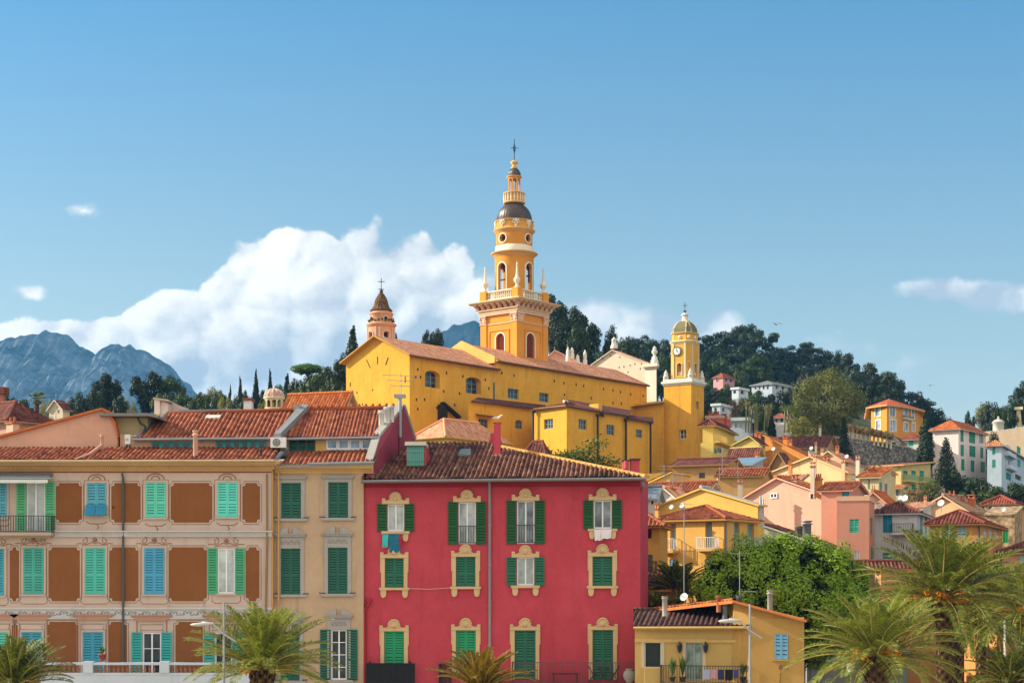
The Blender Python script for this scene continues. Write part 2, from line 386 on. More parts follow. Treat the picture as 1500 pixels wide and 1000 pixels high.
class Bld:
    """a building with a visible left face A and right face B meeting at the near corner"""
    def __init__(s, name, label, cat, xL, xC, xR, D, th, yE, wall, w2=None, z0=None, group=None, sh='2f8f7c', root=None):
        s.th = math.radians(th); c, q = math.cos(s.th), math.sin(s.th); s.D = D
        xc = (xC-750)/F*D; s.C = Vector((xc, D, 0)); s.e1 = Vector((-c, q, 0)); s.e2 = Vector((q, c, 0))
        uL = (xL-750)/F; s.w1 = (xc-uL*D)/(c+uL*q)
        if w2 is None: uR = (xR-750)/F; w2 = (uR*D-xc)/(q-uR*c)
        s.w2 = w2; s.A = Fr(s.C, s.th, 'A'); s.B = Fr(s.C, s.th, 'B'); s.ze = ZC+(YH-yE)/F*D
        s.z0 = z0 if z0 is not None else min(zt(*(s.L(a, b).xy)) for a in (0, s.w1) for b in (0, s.w2))-1.5
        s.root = root or thing(name, label, cat, (xc, D, s.z0), group); s.wall = wall; s.sh = sh
        s.op = {'A': [], 'B': []}; s.x = MB(); s.cr = None
    def L(s, a, b, z=0): return s.C+s.e1*a+s.e2*b+Vector((0, 0, z))
    def face(s, f): return s.A if f == 'A' else s.B
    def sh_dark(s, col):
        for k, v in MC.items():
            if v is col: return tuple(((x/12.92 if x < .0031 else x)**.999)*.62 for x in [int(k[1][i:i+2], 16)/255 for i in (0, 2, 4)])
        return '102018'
    def lim(s, f): return (-s.w1, 0) if f == 'A' else (0, s.w2)
    def win(s, f, x0, x1, y0, y1, kind='s', col=None, frame=None, gl=None, depth=.16, bars=0, sur=None, sill=True, rail=None, panes=2, name='window', leafw=None, tilt=False):
        G = s.face(f); a0, a1, z0, z1 = G.rect(x0, x1, y0, y1)
        lim = s.lim(f)
        cut = a0 > lim[0]+.05 and a1 < lim[1]-.05 and z1 < s.ze-.05 and z0 > s.z0
        d = -depth if cut else 0.03
        if cut: s.op[f].append((a0, a1, z0, z1, depth))
        fr, shd, gp = MB(), [], MB(); col = paint(col or s.sh, .6, .14); fm = frame or WHITE; am = (a0+a1)/2
        if sur: sw, sm = sur; fr_s = MB(); g = .02
        if kind in 's':
            bx(fr, G, a0, a1, z0, z1, d-.06, d-.03) if cut else bx(fr, G, a0-.06, a1+.06, z0-.06, z1+.06, .0, .03)
            for p, q in ((a0+.01, am-.004), (am+.004, a1-.01)):
                b = MB(); leaf(b, G, p, q, z0+.01, z1-.01, d+.09 if cut else .035, .13 if s.D < 150 else .24); shd.append(b)
        elif kind in 'og':
            casement(fr, gp, G, a0+.005, a1-.005, z0+.005, z1-.005, d+.05 if cut else .05, panes, bars)
            if kind == 'o':
                lw = leafw or (a1-a0)*.55
                for p, q in ((a0-lw-.02, a0-.02), (a1+.02, a1+lw+.02)):
                    b = MB(); leaf(b, G, p, q, z0-.02, z1+.02, .03, .13 if s.D < 150 else .24); shd.append(b)
        elif kind == 'd':
            bx(gp, G, a0, a1, z0, z1, d-.03, d); bx(fr, G, a0, a0+.04, z0, z1, d, d+.05); bx(fr, G, a1-.04, a1, z0, z1, d, d+.05)
        wo = fr.build(name, [fm], s.root)
        gp.build('pane', [gl or GLASS], wo)
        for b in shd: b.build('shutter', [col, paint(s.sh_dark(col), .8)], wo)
        if sill and s.D < 160:
            b = MB(); bx(b, G, a0-.1, a1+.1, z0-.08, z0-.003, .003, .12); b.build('sill', [sur[1] if sur else s.wall], wo)
        if sur:
            sw, sm = sur; b = MB(); e = .003
            bx(b, G, a0-sw, a0-e, z0, z1+sw, .003, .05); bx(b, G, a1+e, a1+sw, z0, z1+sw, .003, .05); bx(b, G, a0-e, a1+e, z1+e, z1+sw, .003, .05)
            b.build('surround', [sm], wo)
        if rail:
            b = MB(); railing(b, G, a0-.02, a1+.02, z0+.02, z0+rail, .06); b.build('railing', [IRON], wo)
        return wo, (a0, a1, z0, z1)
    def balcony(s, f, x0, x1, y0, y1, depth=.7, slab=None, iron=IRON, name='balcony', solid=None):
        G = s.face(f); a0, a1, z0, z1 = G.rect(x0, x1, y0, y1); b = MB()
        bx(b, G, a0, a1, z0-.16, z0, .003, depth); bx(b, G, a0+.1, a1-.1, z0-.26, z0-.163, .003, depth*.6)
        o = b.build(name, [slab or s.wall], s.root); r = MB()
        if solid: 
            bx(r, G, a0, a1, z0, z1, depth-.06, depth-.01); bx(r, G, a0, a0+.05, z0, z1, .003, depth-.063); bx(r, G, a1-.05, a1, z0, z1, .003, depth-.063)
            r.build('parapet', [solid], o); return o
        sp = .13 if s.D < 150 else .25; rr = .013 if s.D < 150 else .03
        railing(r, G, a0, a1, z0, z1, depth-.04, sp, rr)
        for aa in (a0, a1):
            for z in (z0+.05, z1): bx(r, G, aa-.018, aa+.018, z-.018, z+.018, 0, depth-.06)
            for k in range(1, 5): n = depth*k/5; bx(r, G, aa-rr, aa+rr, z0+.07, z1-.02, n-rr, n+rr)
        r.build('railing', [iron], o); return o
    def roof(s, kind, rise, over=.35, f=.5, mat=None, corr=None, fascia=None, zo=0):
        mat = mat or TIL; o = over; z = s.ze; w1, w2 = s.w1, s.w2; mb = MB(); L = s.L
        corr = (.07 if s.D < 150 else 0) if corr is None else corr
        def R_(pts): roof(mb, pts, corr, .25, 0, .12, 1)
        ex = s.x
        if kind == 'hip':
            h = min(w1, w2)/2; k = rise/h; zl = z-k*o
            c = [L(-o, -o, zl), L(w1+o, -o, zl), L(w1+o, w2+o, zl), L(-o, w2+o, zl)]
            if w1 >= w2: r0, r1 = L(h, h, z+rise), L(w1-h, h, z+rise)
            else: r0, r1 = L(h, h, z+rise), L(h, w2-h, z+rise)
            if w1 >= w2: R_([c[1], c[0], r0, r1]); R_([c[0], c[3], r0]); R_([c[3], c[2], r1, r0]); R_([c[2], c[1], r1])
            else: R_([c[1], c[0], r0]); R_([c[0], c[3], r1, r0]); R_([c[3], c[2], r1]); R_([c[2], c[1], r0, r1])
            up = Vector((0, 0, .06))
            if s.D < 200:
                for a, b in ((c[0], r0), (c[1], r1 if w1 >= w2 else r0), (r0, r1)): 
                    if (a-b).length > .5: caps(mb, a+up, b+up, .12, 0)
        elif kind == 'gableA':
            p = f*w1; k0, k1 = rise/p, rise/(w1-p); t = z+rise
            R_([L(-o, -o, z-k0*o), L(-o, w2+o, z-k0*o), L(p, w2+o, t), L(p, -o, t)])
            R_([L(w1+o, w2+o, z-k1*o), L(w1+o, -o, z-k1*o), L(p, -o, t), L(p, w2+o, t)])
            for b in (0, w2): ex.face([L(0, b, z), L(w1, b, z), L(p, b, t-.02)])
            if s.D < 160: caps(mb, L(p, -o, t+.06), L(p, w2+o, t+.06))
        elif kind == 'gableB':
            p = f*w2; k0, k1 = rise/p, rise/(w2-p); t = z+rise
            R_([L(w1+o, -o, z-k0*o), L(-o, -o, z-k0*o), L(-o, p, t), L(w1+o, p, t)])
            R_([L(-o, w2+o, z-k1*o), L(w1+o, w2+o, z-k1*o), L(w1+o, p, t), L(-o, p, t)])
            for a in (0, w1): ex.face([L(a, 0, z), L(a, w2, z), L(a, p, t-.02)])
            if s.D < 160: caps(mb, L(-o, p, t+.06), L(w1+o, p, t+.06))
        elif kind == 'shedA':   # rises away from face A
            k = rise/w2
            R_([L(w1+o, -o, z-k*o), L(-o, -o, z-k*o), L(-o, w2+o, z+rise+k*o), L(w1+o, w2+o, z+rise+k*o)])
            for a in (0, w1): ex.face([L(a, 0, z), L(a, w2, z), L(a, w2, z+rise-.01)])
            ex.face([L(0, w2, z), L(w1, w2, z), L(w1, w2, z+rise-.01), L(0, w2, z+rise-.01)])
        elif kind == 'shedB':   # rises away from face B (leftwards); rise may be negative
            k = rise/w1
            R_([L(-o, -o, z-k*o), L(-o, w2+o, z-k*o), L(w1+o, w2+o, z+rise+k*o), L(w1+o, -o, z+rise+k*o)])
            for b in (0, w2): ex.face([L(0, b, z), L(w1, b, z), L(w1, b, z+rise-.01)])
            ex.face([L(w1, 0, z), L(w1, w2, z), L(w1, w2, z+rise-.01), L(w1, 0, z+rise-.01)])
        elif kind == 'flat':
            for a0, a1, b0, b1 in ((-o, w1+o, -o, .2), (-o, w1+o, w2-.2, w2+o), (-o, .2, .2, w2-.2), (w1-.2, w1+o, .2, w2-.2)):
                mb.hexa([L(a0, b0, z), L(a1, b0, z), L(a1, b1, z), L(a0, b1, z)]+[L(a0, b0, z+rise), L(a1, b0, z+rise), L(a1, b1, z+rise), L(a0, b1, z+rise)])
            mb.face([L(.2, .2, z+.05), L(w1-.2, .2, z+.05), L(w1-.2, w2-.2, z+.05), L(.2, w2-.2, z+.05)])
        s.ro = mb.build('roof', [mat, fascia or s.wall], s.root); return s.ro
    def chim(s, px, yt, yb, wpx, d=None, mat=None, pots=0, cap=True, top=None):
        D = d or s.D+s.w2*.35; p = P(px, yt, D); w = wpx/F*D/2; zb = P(px, yb, D).z-.9; b = MB(); G = Fr((p.x, p.y), s.th)
        bx(b, G, -w, w, zb, p.z-.12, -w*1.4, 0)
        bx(b, G, -w*1.2, w*1.2, p.z-.12, p.z, -w*1.65, w*.25, 1 if cap else 0)
        for k in range(pots): a = -w*.6+1.2*w*k/max(1, pots-1); b.lathe(G(a, p.z, -w*.7), [(w*.3, 0), (w*.22, .35)], 8, 1)
        if cap and not pots:
            for a in (-w*.7, w*.7): bx(b, G, a-w*.25, a+w*.25, p.z, p.z+.22, -w*1.2, -w*.2, 0)
            bx(b, G, -w*1.15, w*1.15, p.z+.22, p.z+.3, -w*1.6, w*.2, 1)
        return b.build('chimney', [mat or s.wall, paint('9c5434', .8)], getattr(s, 'ro', None) or s.root)
    def dish(s, px, py, rpx, d=None, az=-35):
        D = d or s.D+1; p = P(px, py, D); r = rpx/F*D; b = MB(); a = math.radians(az); ax = Vector((math.sin(a), -math.cos(a), .45)).normalized()
        x = ax.cross(Vector((0, 0, 1))).normalized(); y = x.cross(ax); rows = []
        for k in range(5):
            rr = r*k/4; rows.append([p+(x*math.cos(t)+y*math.sin(t))*rr-ax*r*.28*(1-(k/4)**2) for t in [2*math.pi*q/16 for q in range(16)]])
        b.grid(rows, 0, close=True); b.tube([p-ax*r*.28, p+ax*r*.7-y*r*.2], .02, 4, 1); b.tube([p-ax*r*.25, p-ax*r*.5, p-ax*r*.5-Vector((0, 0, r*2.6))], .025, 5, 1)
        return b.build('satellite_dish', [paint('cfcfca', .5), ZINC], s.root)
    def aerial(s, px, yt, yb, d=None, arms=3, span=1.3):
        return aerial(s.root, px, yt, yb, d or s.D+s.w2*.3, arms, span)
    def pipe(s, f, px, y0, y1, mat=None, r=.06):
        G = s.face(f); a, z1 = G.pix(px, y0); z0 = G.pix(px, y1)[1]; b = MB()
        b.tube([G(a, z1, .3), G(a, z1-.25, .1), G(a, z0, .1)], r, 8)
        for k in range(1, 5): zz = z1-.3-(z1-.3-z0)*k/5; b.tube([G(a, zz-.04, .1), G(a, zz+.04, .1)], r*1.35, 8)
        return b.build('drainpipe', [mat or DARKPIPE], s.root)
    def finish(s, mats=None, extra=None):
        mb = s.x
        for f in 'AB': cutwall(mb, s.face(f), *s.lim(f), s.z0, s.ze, s.op[f])
        L = s.L
        mb.face([L(s.w1, 0, s.z0), L(s.w1, s.w2, s.z0), L(s.w1, s.w2, s.ze), L(s.w1, 0, s.ze)])
        mb.face([L(0, s.w2, s.z0), L(s.w1, s.w2, s.z0), L(s.w1, s.w2, s.ze), L(0, s.w2, s.ze)])
        mb.face([L(0, 0, s.ze-.02), L(s.w1, 0, s.ze-.02), L(s.w1, s.w2, s.ze-.02), L(0, s.w2, s.ze-.02)])
        return mb.build('wall', mats or [s.wall], s.root)
class PolyB(Bld):
    """a building whose front is a chain of wall faces; pts are (photo column, distance) from left to right"""
    def __init__(s, name, label, cat, pts, yE, wall, z0=None, group=None, sh='2f8f7c', root=None, ref=0):
        s.pts = [Vector(((px-750)/F*D, D, 0)) for px, D in pts]; s.D = pts[ref][1]; s.ze = ZC+(YH-yE)/F*s.D; s.w2 = 3
        s.z0 = z0 if z0 is not None else min(zt(p.x, p.y) for p in s.pts)-1.5
        s.root = root or thing(name, label, cat, (s.pts[ref].x, s.pts[ref].y, s.z0), group); s.wall = wall; s.sh = sh; s.x = MB(); s.ro = None
        s.fr = []; s.op = {}
        for k in range(len(pts)-1):
            e = s.pts[k+1]-s.pts[k]; s.fr.append((Fr(s.pts[k], math.atan2(-e.y, e.x), 'A'), e.length)); s.op[k] = []
        s.th = math.atan2(-(s.pts[1]-s.pts[0]).y, (s.pts[1]-s.pts[0]).x)
    def face(s, f): return s.fr[f][0]
    def lim(s, f): return 0, s.fr[f][1]
    def top(s, k, dz=0, out=0.0):
        p = s.pts[k]; return Vector((p.x, p.y-out, s.ze+dz))
    def finish(s, mats=None, back=()):
        for k in range(len(s.fr)): cutwall(s.x, s.face(k), *s.lim(k), s.z0, s.ze, s.op[k])
        ps = s.pts+[Vector(((px-750)/F*D, D, 0)) for px, D in back]; Z1, Z0 = Vector((0, 0, s.ze)), Vector((0, 0, s.z0))
        for k in range(len(s.pts)-1, len(ps)): a, b = ps[k], ps[(k+1) % len(ps)]; s.x.face([a+Z0, b+Z0, b+Z1, a+Z1])
        s.x.face([p+Z1-Vector((0, 0, .03)) for p in ps])
        return s.x.build('wall', mats or [s.wall], s.root)
def aerial(parent, px, yt, yb, D, arms=3, span=1.3):
    a, c = P(px, yt, D), P(px, yb, D); b = MB(); b.tube([c, a], .022, 5)
    for k in range(arms):
        z = a.z-.15-k*(a.z-c.z)*.22; w = span*(1-.2*k)/2; q = Vector((a.x, a.y, z))
        b.tube([q-Vector((w, .3*w, 0)), q+Vector((w, .3*w, 0))], .014, 4)
        for j in range(5): e = q+Vector((w, .3*w, 0))*(j/2.5-.8); b.tube([e-Vector((-.08, .25, 0)), e+Vector((-.08, .25, 0))], .009, 4)
    return b.build('aerial', [ZINC], parent)
# ------------------------------------------------------------------ ground
def lerp_list(t, L):
    for (a, b), (c, d) in zip(L, L[1:]):
        if t <= c: return b+(d-b)*max(0, (t-a)/(c-a))
    return L[-1][1]
def zt(x, y):
    if y < 60: return 0.0
    px = 750+x/y*F
    right = lerp_list(y, [(100, 0), (125, 5), (150, 10), (185, 16), (240, 22), (270, 31), (300, 39), (320, 44), (350, 50), (430, 63), (520, 55), (700, 40), (1500, 40)])
    mid = lerp_list(y, [(100, 0), (125, 5), (150, 11), (185, 21), (220, 27), (260, 34), (300, 40), (350, 48), (430, 56), (520, 50), (700, 40), (1500, 40)])
    left = lerp_list(y, [(100, 0), (125, 6), (150, 12), (185, 19), (240, 27), (300, 29), (500, 26), (1500, 30)])
    far = lerp_list(y, [(100, 0), (125, 5), (150, 10), (185, 16), (240, 22), (300, 32), (430, 34), (1500, 30)])
    return lerp_list(px, [(-400, left), (470, left), (560, mid), (950, mid), (1060, right), (1230, right), (1420, far), (2600, far)])
# ------------------------------------------------------------------ setting
TERR = []
def build_ground():
    mb = MB(); xs = [-2500, -1200, -600]+[-300+15*k for k in range(41)]+[600, 1200, 2500]
    ys = [-1100, -600, -150, -50, 20, 60, 80]+[90+9*k for k in range(50)]+[560, 640, 760, 1000, 1500, 3000, 5200]
    rows = []
    for y in ys: rows.append([Vector((x, y, zt(x, y)-(.6 if y > 100 else 0)+(mnoise.noise((x*.02, y*.02, 0))*1.2 if y > 110 else 0))) for x in xs])
    mb.grid(rows)
    m, N = new_mat('earth_and_grass'); o = N.node('ShaderNodeTexCoord').outputs['Object']; y = N.node('ShaderNodeSeparateXYZ', {0: o}).outputs[1]
    n = N.noise(o, .09, 5, .6); c = N.mix(N.rng(n, .4, .6, 0, 1), lin('4c5330'), lin('6e6247')); c = N.mix(N.rng(N.noise(o, .6, 4), .5, .7, 0, .6), c, lin('3a4226'))
    c = N.mix(N.rng(y, 96, 104, 1, 0), c, N.mix(N.noise(o, .4, 4), lin('b3a793'), lin('9d9383')))
    fin(N, c, .95, .1, N.noise(o, 2, 4), .3, .1)
    tag(mb.build('ground', [m]), 'ground rising from the quay towards the wooded hill', kind='structure')
build_ground()

# ------------------------------------------------------------------ brown and cream house on the left
CREAM = plaster('c8b3a5', .1, .4); BROWN = plaster('9a6136', .14, .25, None, .76); TRIM = plaster('c9c3be', .08, .3); LINE = paint('94654c', .8)
PINKW = plaster('d9a68c', .1, .25); REDP = plaster('bd4652', .16, .5, '93343f', 1.0); OCHRE = plaster('cbae8e', .12, .4, None, .86)
b = Bld('apartment_house', 'brown apartment house with cream trim, turquoise shutters and a long balustraded terrace', 'house', -75, 397, None, 86, 0, 676, CREAM, 10, 0)
G = b.A; X = lambda px: G.pix(px, 700)[0]; Z = lambda py: G.pix(300, py)[1]
root_l = b.root
TQ, BLU, GRN = '4aaf9c', '409fb4', '3aa370'
BR_W = []
def scroll(mb, G, a, z, w, h, n=.0):   # painted volutes over a window, as thin relief
    for sg in (-1, 1):
        pts = []
        for k in range(15):
            t = k/14; r = .5*h*(1-t*.75); an = sg*(math.pi*2.2*t)
            pts.append(G(a+sg*w*.28-math.sin(an)*r*.7*sg*sg, z+h*.45+math.cos(an)*r*.8, n+.012))
        mb.tube(pts, .018, 4, 0, False)
        mb.tube([G(a+sg*w*t*.5, z+h*(.12+.16*math.sin(t*9)*(1-t)), n+.012) for t in [j/10 for j in range(11)]], .02, 4, 0, False)
    mb.lathe(G(a, z+h*.5, n+.01), [(0.0, -.11), (.1, -.07), (.13, 0), (.1, .07), (0.0, .11)], 8)
def bwin(x0, x1, y0, y1, kind='s', col=TQ, row=1, **kw):
    q = random.Random(int(x0*7+y0)); f = q.uniform(.9, 1.08)*(1.12 if row == 1 else 1.0); col = ''.join('%02x' % max(0, min(250, int(int(col[i:i+2], 16)*f+q.uniform(-9, 9)+(18 if row == 1 and i == 0 else 0)))) for i in (0, 2, 4))
    wo, (a0, a1, z0, z1) = b.win('A', x0, x1, y0, y1, kind, col, depth=.12, **kw)
    m = MB(); am = (a0+a1)/2; e = .14
    for q0, q1, r0, r1 in ((a0-e, a0-e+.025, z0-.05, z1+e), (a1+e-.025, a1+e, z0-.05, z1+e), (a0-e+.025, a1+e-.025, z1+e-.025, z1+e)): bx(m, G, q0, q1, r0, r1, .002, .012)
    if row == 1:
        m.tube([G(am+.45*math.cos(t), z1+e+.02+.28*math.sin(t), .02) for t in [math.pi*k/10 for k in range(11)]], .025, 4, 0, False)
        m.tube([G(am+.22*math.cos(t), z1+e+.02+.16*math.sin(t), .02) for t in [math.pi*k/8 for k in range(9)]], .025, 4, 0, False)
        m.tube([G(am+w, z, .015) for w, z in ((-.55, z0-.3), (-.35, z0-.42), (.35, z0-.42), (.55, z0-.3))], .018, 4, 0, False)
        m.tube([G(am, z0-.42, .015), G(am+.12, z0-.6, .015), G(am+.02, z0-.72, .015)], .02, 4, 0, False)
    elif row == 2:
        scroll(m, G, am, z1+e+.02, 1.9, .5)
        m.tube([G(am+w, z, .012) for w, z in ((-.75, z0-.12), (-.75, z0-.38), (-.6, z0-.5), (.6, z0-.5), (.75, z0-.38), (.75, z0-.12))], .014, 4, 0, False)
    else:
        poly(m, G, [(am-.75, z1+.62), (am+.75, z1+.62), (am+1.05, z1+.86), (am-1.05, z1+.86)], .003, .11, 1)
        bx(m, G, am-1.1, am+1.1, z1+.863, z1+.93, .003, .15, 1)
        for aa in (a0-.32, a1+.27): bx(m, G, aa, aa+.05, z0, z1+.6, .002, .03, 0)
        m.tube([G(am+w, z, .012) for w, z in ((-.55, z1+.12), (-.6, z1+.42), (.6, z1+.42), (.55, z1+.12))], .014, 4, 0, False)
    m.build('moulding', [LINE, plaster('b98a72', .08)], wo)
    return wo
bwin(-12, 10, 706, 758, 's', BLU, 1); bwin(127, 156, 707, 755, 's', BLU, 1); bwin(213, 243, 706, 758, 's', TQ, 1); bwin(318, 348, 706, 757, 's', TQ, 1)
bwin(39, 66, 706, 780, 'o', GRN, 1, leafw=.5, gl=CURT, sill=False)
bwin(-24, 6, 803, 872, 's', BLU, 2); bwin(34, 64, 802, 870, 's', TQ, 2); bwin(124, 154, 802, 870, 's', TQ, 2); bwin(211, 241, 802, 870, 's', BLU, 2)
bwin(319, 344, 803, 869, 'o', GRN, 2, leafw=.5, gl=CURT)
bwin(-18, 12, 925, 996, 's', TQ, 3, sill=False); bwin(31, 61, 925, 996, 's', BLU, 3, sill=False); bwin(121, 151, 925, 996, 's', BLU, 3, sill=False)
bwin(209, 236, 926, 996, 'o', '2f9f97', 3, leafw=.55, gl=GLASSD, bars=2, sill=False); bwin(315, 340, 926, 996, 'o', '2f9f97', 3, leafw=.55, gl=GLASSD, bars=2, sill=False)
# tilted lower flaps of the blue shutter
a0, a1, z0, z1 = G.rect(127, 156, 739, 755); fl = MB()
for p, q in ((a0-.03, (a0+a1)/2-.02), ((a0+a1)/2+.02, a1+.03)):
    fl.hexa([G(p, z0, .42), G(q, z0, .42), G(q, z0, .46), G(p, z0, .46), G(p, z1, .04), G(q, z1, .04), G(q, z1, .08), G(p, z1, .08)])
    for k in range(6): t = k/6+.06; zz = z0+(z1-z0)*t; n = .46-.38*t; bx(fl, G, p+.06, q-.06, zz-.02, zz+.02, n, n+.03)
o = fl.build('shutter_flap', [paint('2f86a8', .6)], b.root); o['label'] = 'blue shutter flaps pushed open at the bottom'
# painted panels with notched corners, in the wall itself
def panel(x0, x1, y0, y1):
    a0, a1, zb, z1 = G.rect(x0, x1, y0, y1); r = .17
    def outline(d):
        A0, A1, B0, B1 = a0-d, a1+d, zb-d, z1+d
        return [(A0+r, B0), (A1-r, B0), (A1-r*.85, B0+r*.85), (A1, B0+r), (A1, B1-r), (A1-r*.85, B1-r*.85), (A1-r, B1), (A0+r, B1), (A0+r*.85, B1-r*.85), (A0, B1-r), (A0, B0+r), (A0+r*.85, B0+r*.85)]
    b.x.face([G(a, z, .008) for a, z in outline(0)], 1)
    pin = [G(a, z, .014) for a, z in outline(.085)]; b.x.tube(pin+[pin[0]], .014, 4, 2, False)
for x0, x1 in ((82, 120), (163, 206), (250, 311), (355, 381)): panel(x0, x1, 707, 765)
for x0, x1 in ((14, 28), (71, 117), (160, 203), (247, 303), (360, 380)): panel(x0, x1, 801, 880)
for x0, x1 in ((17, 26), (68, 115), (158, 186), (257, 297), (362, 380)): panel(x0, x1, 910, 992)
bx(b.x, G, -b.w1, 0, Z(692), Z(679), .003, .05, 1)
b.finish([CREAM, BROWN, LINE])
m = MB(); cornice(m, G, -b.w1, .0, Z(690), [(.1, .1), (.16, .2), (.08, .36), (.1, .52), (.12, .58)], 0, 1)
for k in range(150):
    a = -16.6+k*.112
    bx(m, G, a, a+.055, Z(690)+.1, Z(690)+.24, .2, .27, 0)
m.build('cornice', [plaster('d0a876', .07)], b.root)
m = MB(); bx(m, G, -b.w1, .05, Z(786), Z(779), .003, .12); bx(m, G, -b.w1, .1, Z(779)+.003, Z(777), .003, .2)
for k in range(185): a = -16.6+k*.09; bx(m, G, a, a+.045, Z(784), Z(780), .123, .16)
m.build('string_course', [TRIM], b.root)
m = MB(); bx(m, G, -b.w1, .03, Z(904), Z(892), .003, .04); bx(m, G, -b.w1, .06, Z(892)+.003, Z(889), .003, .12); bx(m, G, -b.w1, .06, Z(906), Z(904)-.003, .003, .09)
for k in range(46):
    a = -16.4+k*.36; pts = []
    for t in range(13): an = t/12*5.2; r = .13*(1-t/16); pts.append(G(a+r*math.cos(an)*(1 if k % 2 else 1), Z(898)+r*math.sin(an)*(1 if k % 2 else -1), .05))
    m.tube(pts, .016, 4, 1, False)
    m.tube([G(a+.13, Z(898), .05), G(a+.25, Z(898)+(.1 if k % 2 else -.1), .05), G(a+.36, Z(898)+.02, .05)], .016, 4, 1, False)
m.build('frieze', [TRIM, paint('6f7a86', .8)], b.root)
b.pipe('A', 181, 694, 970, paint('4d5352', .5)); 
m = MB(); m.tube([G(X(392), Z(694), .2), G(X(392), Z(783), .12), G(X(390), Z(895), .12)], .06, 8); m.build('drainpipe', [paint('8a6a45', .5)], b.root)
m = MB(); m.lathe(G(X(166), Z(744), .03), [(.01, 0), (.05, .03), (.05, .1)], 6); m.build('wall_hook', [IRON], b.root)
# balcony and awning of the top floor
o = b.balcony('A', -40, 81, 756, 780, .8, plaster('b8a48f', .1)); 
m = MB(); a0, a1 = X(-40), X(78)
m.prism([G(a0, Z(693), .05), G(a0, Z(697), .05), G(a0, Z(704), 1.0), G(a0, Z(701), 1.0)], G.e*(a1-a0), 0)
for k in range(40): a = a0+(a1-a0)*k/40; m.face([G(a, Z(704), 1.0), G(a+.1, Z(704), 1.0), G(a+.1, Z(708), 1.01), G(a+.05, Z(709.5), 1.01), G(a, Z(708), 1.01)], 1)
m.tube([G(a0, Z(702), .98), G(a1+.15, Z(702), .98)], .05, 6, 2); m.tube([G(a1, Z(695), .05), G(a1+.05, Z(702), .98)], .025, 5, 2)
m.build('awning', [paint('6f7577', .7), paint('cfd0cc', .8), ZINC], b.root)
# terrace with balusters
m = MB(); zt0, ztop = Z(985), Z(967); a0, a1 = X(52), X(390); n1 = 2.2
bx(m, G, X(-60), a1, .02, zt0, .05, n1, 0); bx(m, G, a0, a1, zt0+.003, zt0+.12, n1-.3, n1+.02, 0); bx(m, G, a0, a1, ztop-.12, ztop, n1-.32, n1+.05, 0)
for px in (60, 145, 254, 362): bx(m, G, X(px)-.25, X(px)+.25, zt0+.125, ztop+.06, n1-.34, n1+.08, 0)
m.build('terrace', [plaster('c3ccd6', .05, .3)], b.root); m = MB()
h = ztop-.123-(zt0+.123)
for k in range(46):
    px = 72+k*6.4
    if min(abs(px-q) for q in (60, 145, 254, 362)) < 10 or px > 388: continue
    if min(abs(px-6.4-q) for q in (60, 145, 254, 362)) < 10 and m.v: m.build('balusters', [plaster('9a6f5c', .12)], b.root); m = MB()
    m.lathe(G(X(px), zt0+.123, n1-.15), [(.07, 0), (.07, h*.1), (.045, h*.14), (.085, h*.38), (.05, h*.68), (.04, h*.86), (.07, h*.9), (.07, h)], 8)
m.build('balusters', [plaster('9a6f5c', .12)], b.root)
def flowerpot(px, py, D, w, hgt, label, col='8d3b2c'):
    p = P(px, py, D); t = thing('flower_pot', label, 'flower pot', p); q = MB()
    q.lathe(p, [(w*.3, 0), (w*.5, w*.75), (w*.56, w*.75), (w*.56, w*.9), (w*.45, w*.88)], 12); q.build('pot', [paint(col, .8)], t); q = MB(); rr = random.Random(int(px))
    for k in range(46):
        an = rr.uniform(0, 6.28); e = Vector((math.cos(an)*rr.uniform(.1, .6)*w*1.4, math.sin(an)*rr.uniform(.1, .6)*w*1.4, hgt*rr.uniform(.5, 1)))
        a = p+Vector((0, 0, w*.85)); s = Vector((-e.y, e.x, 0)).normalized()*.035; q.face([a-s*.4, a+e*.6-s+Vector((0, 0, .1)), a+e, a+e*.6+s+Vector((0, 0, .1))])
    q.build('plant', [leafmat('2f4a22', '54703a')], t)
flowerpot(150, 967.2, 84.0, .38, .45, 'small terracotta flower pot on the white terrace balustrade')
flowerpot(64, 966, 84.0, .42, .55, 'dark leafy pot plant behind the palm on the left end of the terrace balustrade', '5a4338')
# roofs of the brown house
lo0 = [P(-75, 674, 85.5), P(400, 673, 85.5), P(412, 656, 88.6), P(-75, 654, 88.6)]
m = MB(); roof(m, lo0, .07, .25, 0, .14, 1); ro = m.build('roof', [TILN, ZINC], b.root); b.ro = ro
m = MB(); m.tube([P(-75, 675.5, 85.35), P(402, 674.5, 85.35)], .07, 8); m.build('gutter', [plaster('c2a983', .1)], ro)
m = MB()
def vert(pts, D, m_, dd=.3, mat=0): m_.prism([P(x, y, D) for x, y in pts], (0, dd, 0), mat)
vert([(195, 668), (413, 668), (413, 640), (197, 641)], 88.5, m, 2)
at = m.build('attic_wall', [plaster('d8b392', .1)], b.root)
def strip(parent, x0, x1, y0, y1, D, n, col, gl=GLASSD, frame=None):
    g = Fr((0, D), 0); a0, a1, z0, z1 = g.rect(x0, x1, y0, y1); w = (a1-a0)/n
    for k in range(n):
        fm, pm = MB(), MB(); casement(fm, pm, g, a0+w*k+.004, a0+w*(k+1)-.004, z0, z1, .04, 1, 0, .09)
        o = fm.build('attic_window', [paint(col, .5)], parent); pm.build('pane', [gl], o)
strip(b.root, 222, 281, 647.5, 662.5, 88.5, 4, '2f9aa0'); strip(b.root, 316, 390, 645, 661.5, 88.5, 6, '2f9aa0')
up0 = [P(197, 642.5, 88.1), P(411, 640.5, 88.1), P(450, 600, 92.8), P(245, 606.5, 92.8)]
m = MB(); roof(m, up0, .07, .25, 0, .14, 1); ur = m.build('upper_roof', [TILN, ZINC], b.root)
